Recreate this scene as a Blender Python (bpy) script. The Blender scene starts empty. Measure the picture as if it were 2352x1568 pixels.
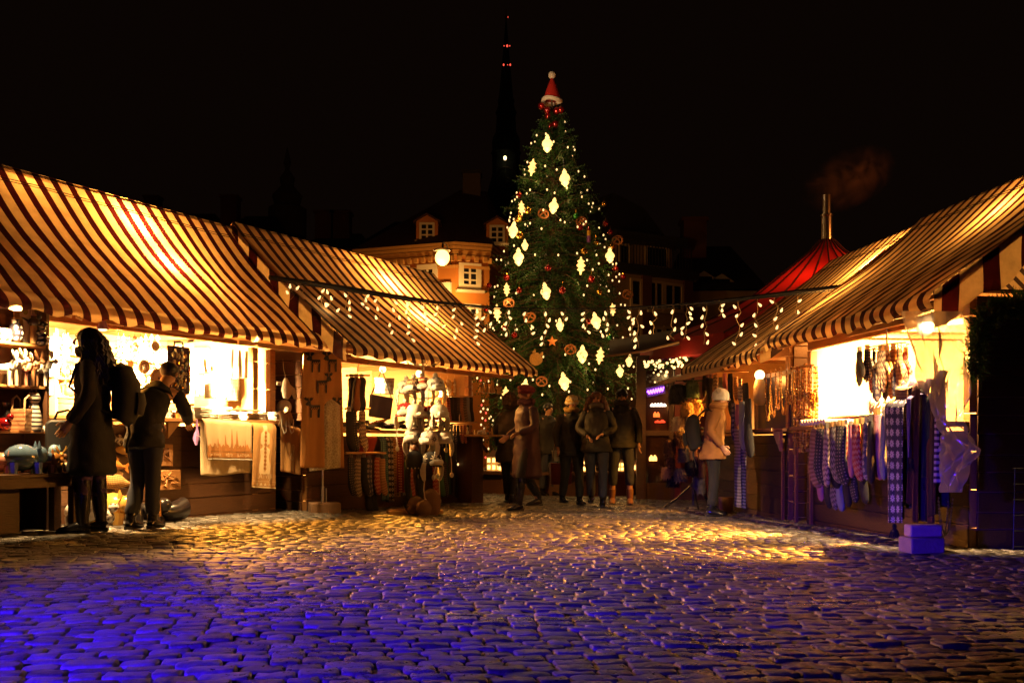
import bpy, math, random
import numpy as np
from mathutils import Vector, Matrix
R = random.Random(7)
S = bpy.context.scene
COL = S.collection
PI = math.pi
rad = math.radians
F, CX, HY, CZ = 2200.0, 1176.0, 1015.0, 0.73      # camera: focal length, axis and eye height


def gz(x, y):
    """height of the gently sloping square"""
    return -.0143 * (x + 3.6) - .0177 * (y - 7.8)


def P(px, py, Y):
    return Vector(((px - CX) / F * Y, Y, CZ + (HY - py) / F * Y))


def G(px, py):
    """where a line of sight meets the sloping ground"""
    kx, kz = (px - CX) / F, (HY - py) / F
    Y = (-.0143 * 3.6 + .0177 * 7.8 - CZ) / (kz + .0143 * kx + .0177)
    return Vector((kx * Y, Y, CZ + kz * Y))


def on_ground(px, py, rz=0.):
    return Matrix.Translation(G(px, py)) @ Matrix.Rotation(rz, 4, 'Z')


# ------------------------------------------------------------------ materials
MATS = {}


def nd(nt, t, **kw):
    n = nt.nodes.new(t)
    for k, v in kw.items():
        if k.startswith('i_'):
            k = k[2:]
            n.inputs[int(k) if k.isdigit() else k.replace('_', ' ')].default_value = v
        else:
            setattr(n, k, v)
    return n


def mat(name, col=(.5, .5, .5), rough=.65, metal=0., var=.25, scale=9., bump=.0, bscale=60., emit=0., ecol=None,
        stretch=None, trans=0., sheen=0., coat=0., spec=.5):
    if name in MATS:
        return MATS[name]
    m = bpy.data.materials.new(name)
    m.use_nodes = True
    MATS[name] = m
    nt = m.node_tree
    b = nt.nodes['Principled BSDF']
    b.inputs['Roughness'].default_value = rough
    b.inputs['Metallic'].default_value = metal
    b.inputs['Specular IOR Level'].default_value = spec
    b.inputs['Coat Weight'].default_value = coat
    if sheen:
        b.inputs['Sheen Weight'].default_value = sheen
    tc = nd(nt, 'ShaderNodeTexCoord')
    mp = nd(nt, 'ShaderNodeMapping')
    if stretch:
        mp.inputs['Scale'].default_value = stretch
    nt.links.new(tc.outputs['Object'], mp.inputs['Vector'])
    no = nd(nt, 'ShaderNodeTexNoise', i_Scale=scale, i_Detail=4., i_Roughness=.6)
    nt.links.new(mp.outputs[0], no.inputs['Vector'])
    cr = nd(nt, 'ShaderNodeMix', data_type='RGBA')
    lo = [c * (1 - var) for c in col]
    hi = [min(1., c * (1 + var * .6)) for c in col]
    cr.inputs[6].default_value = (*lo, 1)
    cr.inputs[7].default_value = (*hi, 1)
    nt.links.new(no.outputs[0], cr.inputs[0])
    nt.links.new(cr.outputs[2], b.inputs['Base Color'])
    if bump:
        n2 = nd(nt, 'ShaderNodeTexNoise', i_Scale=bscale, i_Detail=3.)
        nt.links.new(mp.outputs[0], n2.inputs['Vector'])
        bp = nd(nt, 'ShaderNodeBump', i_Strength=bump, i_Distance=.01)
        nt.links.new(n2.outputs[0], bp.inputs['Height'])
        nt.links.new(bp.outputs[0], b.inputs['Normal'])
    if emit:
        b.inputs['Emission Color'].default_value = (*(ecol or col), 1)
        b.inputs['Emission Strength'].default_value = emit
        m.cycles.emission_sampling = 'NONE'
    if trans:
        tl = nd(nt, 'ShaderNodeBsdfTranslucent')
        nt.links.new(cr.outputs[2], tl.inputs[0])
        mx = nd(nt, 'ShaderNodeMixShader')
        mx.inputs[0].default_value = trans
        nt.links.new(b.outputs[0], mx.inputs[1])
        nt.links.new(tl.outputs[0], mx.inputs[2])
        nt.links.new(mx.outputs[0], nt.nodes['Material Output'].inputs[0])
    return m


def pat_mat(name, kind, c1, c2, scale=10., rough=.8, trans=0., thr=.5, bump=0.):
    """two-colour patterned cloth driven by the mesh attribute 'pat' (metres on the cloth)"""
    if name in MATS:
        return MATS[name]
    m = mat(name, c1, rough, var=.0)
    nt = m.node_tree
    b = nt.nodes['Principled BSDF']
    at = nd(nt, 'ShaderNodeAttribute', attribute_name='pat')
    tc = nd(nt, 'ShaderNodeTexCoord')
    dirt = nd(nt, 'ShaderNodeTexNoise', i_Scale=7., i_Detail=5., i_Roughness=.65)
    nt.links.new(tc.outputs['Object'], dirt.inputs['Vector'])

    def math2(op, a, b_=None):
        n = nd(nt, 'ShaderNodeMath', operation=op)
        for i, q in enumerate((a, b_)):
            if q is None:
                continue
            if isinstance(q, (int, float)):
                n.inputs[i].default_value = q
            else:
                nt.links.new(q, n.inputs[i])
        return n.outputs[0]
    sx = nd(nt, 'ShaderNodeSeparateXYZ')
    nt.links.new(at.outputs['Vector'], sx.inputs[0])
    if kind == 'stripe':
        fr = math2('FRACT', math2('MULTIPLY', sx.outputs[0], scale))
        mask = math2('LESS_THAN', fr, thr)
    elif kind == 'band':
        fr = math2('FRACT', math2('MULTIPLY', sx.outputs[1], scale))
        mask = math2('LESS_THAN', fr, thr)
    elif kind == 'knit':      # zig-zag folk bands
        zz = math2('ABSOLUTE', math2('SUBTRACT', math2('FRACT', math2('MULTIPLY', sx.outputs[0], scale * 2)), .5))
        fr = math2('FRACT', math2('ADD', math2('MULTIPLY', sx.outputs[1], scale), zz))
        mask = math2('LESS_THAN', fr, thr)
    elif kind == 'dots':
        fx = math2('SUBTRACT', math2('FRACT', math2('MULTIPLY', sx.outputs[0], scale)), .5)
        fy = math2('SUBTRACT', math2('FRACT', math2('MULTIPLY', sx.outputs[1], scale)), .5)
        d = math2('ADD', math2('MULTIPLY', fx, fx), math2('MULTIPLY', fy, fy))
        mask = math2('LESS_THAN', d, thr * thr)
    elif kind == 'flake':     # eight-armed stars on a grid
        fx = math2('SUBTRACT', math2('FRACT', math2('MULTIPLY', sx.outputs[0], scale)), .5)
        fy = math2('SUBTRACT', math2('FRACT', math2('MULTIPLY', sx.outputs[1], scale)), .5)
        ang = math2('ARCTAN2', fy, fx)
        ri = math2('SQRT', math2('ADD', math2('MULTIPLY', fx, fx), math2('MULTIPLY', fy, fy)))
        pet = math2('ADD', math2('MULTIPLY', math2('ABSOLUTE', math2('COSINE', math2('MULTIPLY', ang, 4.))), .3), .08)
        mask = math2('MULTIPLY', math2('LESS_THAN', ri, pet), math2('GREATER_THAN', ri, .07))
    elif kind == 'leaf':
        no = nd(nt, 'ShaderNodeTexVoronoi', feature='DISTANCE_TO_EDGE', i_Scale=scale)
        nt.links.new(at.outputs['Vector'], no.inputs['Vector'])
        mask = math2('LESS_THAN', no.outputs[0], thr)
    mix = nd(nt, 'ShaderNodeMix', data_type='RGBA')
    mix.inputs[6].default_value = (*c1, 1)
    mix.inputs[7].default_value = (*c2, 1)
    nt.links.new(mask, mix.inputs[0])
    dm = nd(nt, 'ShaderNodeMapRange')
    dm.inputs[1].default_value = .3
    dm.inputs[2].default_value = .75
    dm.inputs[3].default_value = 1.08
    dm.inputs[4].default_value = .68
    nt.links.new(dirt.outputs[0], dm.inputs[0])
    mul = nd(nt, 'ShaderNodeVectorMath', operation='SCALE')
    nt.links.new(mix.outputs[2], mul.inputs[0])
    nt.links.new(dm.outputs[0], mul.inputs['Scale'])
    nt.links.new(mul.outputs[0], b.inputs['Base Color'])
    wr = nd(nt, 'ShaderNodeTexNoise', i_Scale=14., i_Detail=4.)
    nt.links.new(tc.outputs['Object'], wr.inputs['Vector'])
    bp = nd(nt, 'ShaderNodeBump', i_Strength=.5 + bump, i_Distance=.02)
    nt.links.new(wr.outputs[0], bp.inputs['Height'])
    nt.links.new(bp.outputs[0], b.inputs['Normal'])
    if trans:
        tl = nd(nt, 'ShaderNodeBsdfTranslucent')
        nt.links.new(mul.outputs[0], tl.inputs[0])
        mx = nd(nt, 'ShaderNodeMixShader')
        mx.inputs[0].default_value = trans
        nt.links.new(b.outputs[0], mx.inputs[1])
        nt.links.new(tl.outputs[0], mx.inputs[2])
        nt.links.new(mx.outputs[0], nt.nodes['Material Output'].inputs[0])
    return m


# ------------------------------------------------------------------ mesh building
class MB:
    def __init__(s, T=None):
        s.v, s.f, s.mi, s.p = [], [], [], []
        s.T = T or Matrix()

    def add(s, vs, fs, mi=0, pat=None):
        o = len(s.v)
        T = s.T
        s.v += [tuple(T @ Vector(v)) for v in vs]
        s.f += [tuple(i + o for i in f) for f in fs]
        s.mi += [mi] * len(fs)
        s.p += list(pat) if pat else [(v[0], v[2], v[1]) for v in vs]
        return s

    def box(s, c, d, mi=0, rz=0., M=None):
        hx, hy, hz = d[0] / 2, d[1] / 2, d[2] / 2
        vs = [Vector((x, y, z)) for x in (-hx, hx) for y in (-hy, hy) for z in (-hz, hz)]
        m = Matrix.Translation(c) @ (M or Matrix.Rotation(rz, 4, 'Z'))
        return s.add([m @ v for v in vs], [(0, 1, 3, 2), (4, 6, 7, 5), (0, 4, 5, 1), (2, 3, 7, 6), (0, 2, 6, 4), (1, 5, 7, 3)], mi)

    def beam(s, a, b, w, h, mi=0):
        a, b = Vector(a), Vector(b)
        d = (b - a)
        L = d.length
        q = d.to_track_quat('X', 'Z').to_matrix().to_4x4()
        return s.box((a + b) / 2, (L, w, h), mi, M=q)

    def sweep(s, pts, rx, ry=None, n=10, mi=0, cap=True, up=(0, -1, 0)):
        """loft of ellipses along a path; rx is across, ry is along `up`"""
        pts = [Vector(p) for p in pts]
        k = len(pts)
        rx = rx if isinstance(rx, (list, tuple)) else [rx] * k
        ry = ry if ry is not None else rx
        ry = ry if isinstance(ry, (list, tuple)) else [ry] * k
        vs, fs, pa = [], [], []
        ln = 0.
        for i, p in enumerate(pts):
            t = pts[min(i + 1, k - 1)] - pts[max(i - 1, 0)]
            if t.length < 1e-9:
                t = Vector((0, 0, 1))
            t.normalize()
            u = Vector(up)
            u = u - t * u.dot(t)
            if u.length < 1e-3:
                u = t.orthogonal()
            u.normalize()
            w = t.cross(u)
            if i:
                ln += (pts[i] - pts[i - 1]).length
            for j in range(n):
                a = 2 * PI * j / n
                vs.append(p + w * math.cos(a) * rx[i] + u * math.sin(a) * ry[i])
                pa.append((math.cos(a) * rx[i], ln, 0))
        for i in range(k - 1):
            for j in range(n):
                fs.append((i * n + j, i * n + (j + 1) % n, (i + 1) * n + (j + 1) % n, (i + 1) * n + j))
        if cap:
            fs.append(tuple(range(n))[::-1])
            fs.append(tuple((k - 1) * n + j for j in range(n)))
        return s.add(vs, fs, mi, pa)

    def tube(s, a, b, r, r2=None, n=8, mi=0):
        return s.sweep([a, b], [r, r if r2 is None else r2], n=n, mi=mi)

    def lathe(s, prof, c=(0, 0, 0), n=16, mi=0, sx=1., sy=1.):
        c = Vector(c)
        vs, fs = [], []
        for r, z in prof:
            for j in range(n):
                a = 2 * PI * j / n
                vs.append(c + Vector((r * math.cos(a) * sx, r * math.sin(a) * sy, z)))
        for i in range(len(prof) - 1):
            for j in range(n):
                fs.append((i * n + j, i * n + (j + 1) % n, (i + 1) * n + (j + 1) % n, (i + 1) * n + j))
        fs.append(tuple(range(n))[::-1])
        fs.append(tuple((len(prof) - 1) * n + j for j in range(n)))
        return s.add(vs, fs, mi)

    def ell(s, c, r, nu=10, nv=7, mi=0, M=None, jit=0.):
        r = (r, r, r) if isinstance(r, (int, float)) else r
        vs, fs = [], []
        for i in range(nv + 1):
            th = PI * i / nv
            for j in range(nu):
                a = 2 * PI * j / nu
                k = 1 + (R.uniform(-jit, jit) if jit else 0)
                v = Vector((math.sin(th) * math.cos(a) * r[0] * k, math.sin(th) * math.sin(a) * r[1] * k, -math.cos(th) * r[2] * k))
                vs.append(Vector(c) + ((M @ v) if M else v))
        for i in range(nv):
            for j in range(nu):
                fs.append((i * nu + j, i * nu + (j + 1) % nu, (i + 1) * nu + (j + 1) % nu, (i + 1) * nu + j))
        return s.add(vs, fs, mi)

    def prism(s, poly, y0, y1, mi=0):
        """outline in x,z pushed from y0 to y1"""
        n = len(poly)
        vs = [(x, y0, z) for x, z in poly] + [(x, y1, z) for x, z in poly]
        fs = [tuple(range(n)), tuple(range(n, 2 * n))[::-1]] + [(i + n, (i + 1) % n + n, (i + 1) % n, i) for i in range(n)]
        return s.add(vs, fs, mi)

    def sheet(s, fn, nu, nv, mi=0, pat=None, thick=0., flip=False):
        vs, pa, fs = [], [], []
        for i in range(nv + 1):
            for j in range(nu + 1):
                u, v = j / nu, i / nv
                vs.append(Vector(fn(u, v)))
                pa.append(pat(u, v) if pat else (u, v, 0))
        w = nu + 1
        for i in range(nv):
            for j in range(nu):
                q = (i * w + j, i * w + j + 1, (i + 1) * w + j + 1, (i + 1) * w + j)
                fs.append(q[::-1] if flip else q)
        s.add(vs, fs, mi, pa)
        return s

    def build(s, name, mats, parent=None, smooth=40, solid=0., bevel=0., sub=0):
        me = bpy.data.meshes.new(name)
        me.from_pydata(s.v, [], s.f)
        for m in (mats if isinstance(mats, (list, tuple)) else [mats]):
            me.materials.append(m)
        if any(s.mi):
            me.polygons.foreach_set('material_index', s.mi)
        at = me.attributes.new('pat', 'FLOAT_VECTOR', 'POINT')
        at.data.foreach_set('vector', np.array(s.p, dtype=np.float32).ravel())
        me.validate()
        me.update()
        if smooth:
            me.shade_smooth()
            me.set_sharp_from_angle(angle=rad(smooth))
        o = bpy.data.objects.new(name, me)
        COL.objects.link(o)
        if solid:
            k = o.modifiers.new('solid', 'SOLIDIFY')
            k.thickness = solid
            k.offset = 0.
        if bevel:
            k = o.modifiers.new('bevel', 'BEVEL')
            k.width = bevel
            k.segments = 2
            k.limit_method = 'ANGLE'
        if sub:
            k = o.modifiers.new('sub', 'SUBSURF')
            k.levels = k.render_levels = sub
        if parent is not None:
            o.parent = parent
        return o


def tag(o, label, cat, group=None, kind=None):
    if label:
        o['label'] = label
    if cat:
        o['category'] = cat
    if group:
        o['group'] = group
    if kind:
        o['kind'] = kind
    return o


def thing(name, label, cat, M=None, group=None):
    o = bpy.data.objects.new(name, None)
    o.empty_display_size = .1
    COL.objects.link(o)
    o.matrix_world = M or Matrix()
    return tag(o, label, cat, group)


def solo(mb, name, mats, label, cat, M=None, group=None, **kw):
    o = mb.build(name, mats, **kw)
    o.matrix_world = M or Matrix()
    return tag(o, label, cat, group)


def dup(root, M, label=None, group=None, mats=None):
    def cp(o, par):
        c = o.copy()
        COL.objects.link(c)
        if par is not None:
            c.parent = par
        if mats and o.type == 'MESH':
            for sl in c.material_slots:
                for k, v in mats.items():
                    if sl.material is k:
                        sl.link = 'OBJECT'
                        sl.material = v
        for ch in o.children:
            cp(ch, c)
        return c
    r = cp(root, None)
    r.matrix_world = M
    if label:
        r['label'] = label
    if group:
        r['group'] = group
    return r


def lamp(name, loc, power, col, radius=.05, spot=None, target=None, blend=.4):
    l = bpy.data.lights.new(name, 'SPOT' if spot else 'POINT')
    l.energy = power
    l.color = col
    l.shadow_soft_size = radius
    if spot:
        l.spot_size = rad(spot)
        l.spot_blend = blend
    o = bpy.data.objects.new(name, l)
    COL.objects.link(o)
    o.location = loc
    if target is not None:
        o.rotation_euler = (Vector(target) - Vector(loc)).to_track_quat('-Z', 'Y').to_euler()
    return o


def T3(x, y, z, rz=0., rx=0., ry=0., s=1.):
    return Matrix.Translation((x, y, z)) @ Matrix.Rotation(rz, 4, 'Z') @ Matrix.Rotation(ry, 4, 'Y') @ Matrix.Rotation(rx, 4, 'X') @ Matrix.Scale(s, 4)


class Frame:
    """local axes of a stall: x along its front, y into the stall, z up, origin on the ground"""
    def __init__(s, x, y, ang):
        s.M = Matrix.Translation((x, y, gz(x, y))) @ Matrix.Rotation(rad(ang), 4, 'Z')
        s.I = s.M.inverted()
        s.cam = s.I @ Vector((0, 0, CZ))

    def ray(s, px, py):
        return (s.I @ P(px, py, 1.)) - s.cam

    def at_y(s, px, py, y):
        d = s.ray(px, py)
        return s.cam + d * ((y - s.cam.y) / d.y)

    def at_z(s, px, py, z):
        d = s.ray(px, py)
        return s.cam + d * ((z - s.cam.z) / d.z)

    def m(s, x, y, z, rz=0., rx=0., ry=0., sc=1.):
        return s.M @ T3(x, y, z, rz, rx, ry, sc)

    def w(s, x, y, z):
        return s.M @ Vector((x, y, z))


ORD = 'first second third fourth fifth sixth seventh eighth ninth tenth eleventh twelfth thirteenth fourteenth fifteenth sixteenth seventeenth eighteenth nineteenth twentieth'.split()
WARM = (1., .33, .055)
GOLD = (1., .50, .10)
# palette
wood = mat('wood_pine', (.40, .19, .065), .55, stretch=(1.2, 9, 9), scale=7, var=.5, bump=.3, bscale=14)
wood_d = mat('wood_dark', (.10, .042, .018), .55, stretch=(1.2, 9, 9), scale=7, var=.5, bump=.3, bscale=14)
wood_p = mat('wood_pale', (.58, .36, .15), .55, stretch=(1.2, 9, 9), scale=6, var=.3, bump=.2, bscale=14)
linen = mat('linen', (.78, .74, .66), .9, var=.12, bump=.3, bscale=300)
white = mat('white_ceramic', (.8, .78, .74), .35, var=.08)
cream = mat('cream_ceramic', (.72, .62, .42), .4, var=.15)
brown = mat('brown_clay', (.24, .11, .05), .4, var=.4)
dark = mat('dark_clay', (.016, .012, .014), .3, var=.4, coat=.15)
black = mat('black_cloth', (.012, .012, .016), .85, var=.4)
navy = mat('navy_cloth', (.02, .022, .06), .85, var=.3)
metal = mat('steel', (.45, .43, .4), .3, metal=1., var=.2)
iron = mat('black_metal', (.03, .03, .035), .4, metal=.6, var=.2)
gold = mat('gold_glass', (.7, .4, .08), .12, metal=.9, var=.1)
redg = mat('red_glass', (.35, .012, .015), .12, metal=.6, var=.1, coat=1.)
greeng = mat('green_glass', (.03, .3, .05), .15, metal=.5, var=.1, coat=1.)
rope = mat('rope', (.45, .33, .18), .9, var=.3)
fur_w = mat('white_fur', (.8, .76, .7), .95, var=.2, scale=40, bump=1., bscale=160, sheen=.6)
glass_d = mat('dark_window', (.015, .014, .018), .08, var=.2)
bulb_m = mat('bulb_glow', (1., .8, .5), .3, var=0, emit=1.9, ecol=(1., .62, .24))
lant_m = mat('lantern_glow', (1., .8, .5), .3, var=0, emit=1.9, ecol=(1., .58, .17))
lamp_m = mat('lamp_glow', (1., .9, .7), .3, var=0, emit=5., ecol=(1., .66, .28))
redb_m = mat('red_bulb_glow', (1., .1, .05), .3, var=0, emit=1.5, ecol=(1., .09, .05))
# ------------------------------------------------------------------ world, camera
W = bpy.data.worlds.new('World')
S.world = W
W.use_nodes = True
bg = W.node_tree.nodes['Background']
bg.inputs[0].default_value = (.0042, .0019, .0011, 1)
bg.inputs[1].default_value = .62
cam = bpy.data.cameras.new('camera')
cam.lens = 36 * F / 2352
cam.shift_y = (HY - 784) / 2352
cam.clip_end = 600
cam.clip_start = .05
co = bpy.data.objects.new('camera', cam)
COL.objects.link(co)
co.location = (0, 0, CZ)
co.rotation_euler = (PI / 2, 0, 0)
S.camera = co
S.view_settings.view_transform = 'Standard'
S.view_settings.look = 'None'
S.view_settings.exposure = 0
S.view_settings.gamma = 1
cy = S.cycles
cy.use_denoising = True
cy.max_bounces = 6
cy.diffuse_bounces = 3
cy.glossy_bounces = 3
cy.transmission_bounces = 4
cy.transparent_max_bounces = 8
cy.caustics_reflective = False
cy.caustics_refractive = False
cy.sample_clamp_indirect = 4.


# ------------------------------------------------------------------ cobbled square
def cobbles():
    rng = np.random.default_rng(3)
    ang = rad(9)
    ca, sa = math.cos(ang), math.sin(ang)
    V, Fc, off = [], [], 0

    def stones(cx, cy_, wx, wy, n):
        nonlocal off
        k = len(cx)
        t = np.array([-1, -.965, -.85, -.3, .3, .85, .965, 1]) if n == 8 else np.array([-1, -.9, 0, .9, 1])
        uu, vv = np.meshgrid(t, t)
        uu, vv = uu.ravel(), vv.ravel()
        e = 1 - np.maximum(np.abs(uu), np.abs(vv)) ** 5
        dome = (1 - np.abs(uu) ** 16) * (1 - np.abs(vv) ** 12)
        # squash the grid to a rounded rectangle
        shx = uu * (1 - .07 * vv ** 4)
        shy = vv * (1 - .07 * uu ** 4)
        rj = rng.normal(0, .05, (k, n * n))
        X = cx[:, None] + shx * wx[:, None] * (.5 + .6 * rj * (np.abs(vv) > .99)[None, :])
        Yy = cy_[:, None] + shy * wy[:, None] * (.5 + .6 * rj * (np.abs(uu) > .99)[None, :])
        tx, ty = rng.normal(0, .015, k), rng.normal(0, .02, k)
        hz = rng.normal(0, .0028, k)
        Z = (-.012 + .012 * np.sqrt(np.clip(dome, 0, 1)) - .03 * (np.maximum(np.abs(uu), np.abs(vv)) > .99) * .42)[None, :] + hz[:, None] + tx[:, None] * uu * wx[:, None] * .5 + ty[:, None] * vv * wy[:, None] * .5
        Z += rng.normal(0, .0017, (k, n * n))
        wx_ = .05 * np.sin(Yy * .9 + .5) + .04 * np.sin(Yy * .37)
        wy_ = .09 * np.sin(X * .55 + .8) + .03 * np.sin(X * 1.3) + .012 * np.sin(X * 5.1 + Yy * 3)
        X2, Y2 = X + wx_, Yy + wy_
        gx = ca * X2 - sa * Y2
        gy = sa * X2 + ca * Y2
        Z += -.0143 * (gx + 3.6) - .0177 * (gy - 7.8) + .012 * np.sin(gx * 1.7) * np.sin(gy * 1.3)
        V.append(np.stack([gx, gy, Z], -1).reshape(-1, 3))
        i, j = np.meshgrid(np.arange(n - 1), np.arange(n - 1))
        q = (j * n + i).ravel()
        quad = np.stack([q, q + 1, q + n + 1, q + n], -1)
        Fc.append((quad[None] + (np.arange(k) * n * n)[:, None, None]).reshape(-1, 4) + off)
        off += k * n * n
    near, far = [], []
    y = -1.5
    while y < 24:
        h = rng.uniform(.066, .094)
        x = -12 + rng.uniform(0, .2)
        while x < 14:
            w = rng.uniform(.085, .165)
            mx, my = x + w / 2, y + h / 2
            gx, gy = ca * mx - sa * my, sa * mx + ca * my
            if gy > 1.5 and gy < 20.5 and abs(gx) < .58 * gy + 1.3:
                (near if gy < 6.5 else far).append((mx, my, w - .003, h - .004))
            x += w
        y += h
    for lst, n in ((near, 8), (far, 5)):
        a = np.array(lst)
        stones(a[:, 0], a[:, 1], a[:, 2], a[:, 3], n)
    # bed of sand and dirt below, reaching to the horizon
    gx, gy = np.meshgrid(np.linspace(-14, 14, 141), np.linspace(0, 23, 116))
    gzz = -.0143 * (gx + 3.6) - .0177 * (gy - 7.8) + .012 * np.sin(gx * 1.7) * np.sin(gy * 1.3) - .0145
    V.append(np.stack([gx, gy, gzz], -1).reshape(-1, 3))
    i, j = np.meshgrid(np.arange(140), np.arange(115))
    q = (j * 141 + i).ravel()
    bedf = np.stack([q, q + 1, q + 142, q + 141], -1) + off
    nst = sum(len(x) for x in Fc)
    Fc.append(bedf)
    g = [(-90, -12), (90, -12), (90, 260), (-90, 260)]
    V.append(np.array([(x, y, gz(x, y) - .045) for x, y in g]))
    v = np.concatenate(V)
    f = np.concatenate(Fc)
    me = bpy.data.meshes.new('cobbled_ground')
    me.vertices.add(len(v))
    me.vertices.foreach_set('co', v.astype(np.float32).ravel())
    nf = len(f) + 1
    me.loops.add(nf * 4)
    idx = np.concatenate([f.ravel(), np.arange(len(v) - 4, len(v))]).astype(np.int32)
    me.loops.foreach_set('vertex_index', idx)
    me.polygons.add(nf)
    me.polygons.foreach_set('loop_start', np.arange(nf, dtype=np.int32) * 4)
    mi = np.zeros(nf, dtype=np.int32)
    mi[nst:] = 1
    # each stone gets a random tone
    m = bpy.data.materials.new('cobblestone')
    m.use_nodes = True
    nt = m.node_tree
    b = nt.nodes['Principled BSDF']
    geo = nd(nt, 'ShaderNodeNewGeometry')
    tc = nd(nt, 'ShaderNodeTexCoord')
    cr = nd(nt, 'ShaderNodeValToRGB')
    e = cr.color_ramp.elements
    e[0].color = (.055, .05, .047, 1)
    e[1].color = (.20, .18, .165, 1)
    nt.links.new(geo.outputs['Random Per Island'], cr.inputs[0])
    n1 = nd(nt, 'ShaderNodeTexNoise', i_Scale=26., i_Detail=6., i_Roughness=.7)
    n2 = nd(nt, 'ShaderNodeTexNoise', i_Scale=140., i_Detail=3.)
    n3 = nd(nt, 'ShaderNodeTexNoise', i_Scale=1.1, i_Detail=3.)
    for n in (n1, n2, n3):
        nt.links.new(tc.outputs['Object'], n.inputs['Vector'])
    mx = nd(nt, 'ShaderNodeMix', data_type='RGBA', blend_type='MULTIPLY')
    mx.inputs[0].default_value = .8
    nt.links.new(cr.outputs[0], mx.inputs[6])
    r2 = nd(nt, 'ShaderNodeMapRange', i_1=.3, i_2=.7, i_3=.35, i_4=1.2)
    nt.links.new(n1.outputs[0], r2.inputs[0])
    nt.links.new(r2.outputs[0], mx.inputs[7])
    nt.links.new(mx.outputs[2], b.inputs['Base Color'])
    ro = nd(nt, 'ShaderNodeMapRange', i_1=.35, i_2=.65, i_3=.17, i_4=.52)
    ad = nd(nt, 'ShaderNodeMath', operation='ADD')
    ml = nd(nt, 'ShaderNodeMath', operation='MULTIPLY', i_1=.5)
    nt.links.new(n3.outputs[0], ad.inputs[0])
    nt.links.new(n1.outputs[0], ad.inputs[1])
    nt.links.new(ad.outputs[0], ml.inputs[0])
    nt.links.new(ml.outputs[0], ro.inputs[0])
    nt.links.new(ro.outputs[0], b.inputs['Roughness'])
    bp = nd(nt, 'ShaderNodeBump', i_Strength=.9, i_Distance=.008)
    bp2 = nd(nt, 'ShaderNodeBump', i_Strength=.7, i_Distance=.003)
    nt.links.new(n1.outputs[0], bp.inputs['Height'])
    nt.links.new(n2.outputs[0], bp2.inputs['Height'])
    nt.links.new(bp.outputs[0], bp2.inputs['Normal'])
    nt.links.new(bp2.outputs[0], b.inputs['Normal'])
    me.materials.append(m)
    me.materials.append(mat('joint_sand', (.05, .045, .04), .9, scale=60, var=.5, bump=.6, bscale=200))
    me.polygons.foreach_set('material_index', mi)
    me.update(calc_edges=True)
    me.shade_smooth()
    o = bpy.data.objects.new('cobbled_ground', me)
    COL.objects.link(o)
    tag(o, 'uneven wet cobblestone paving of the square', 'ground', None, 'structure')


cobbles()

# ------------------------------------------------------------------ market stalls
CLOTH = pat_mat('striped_canvas', 'stripe', (.58, .44, .26), (.024, .003, .004), 1 / .19, .75, trans=.5, thr=.43)
CLOTH_D = CLOTH


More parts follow.
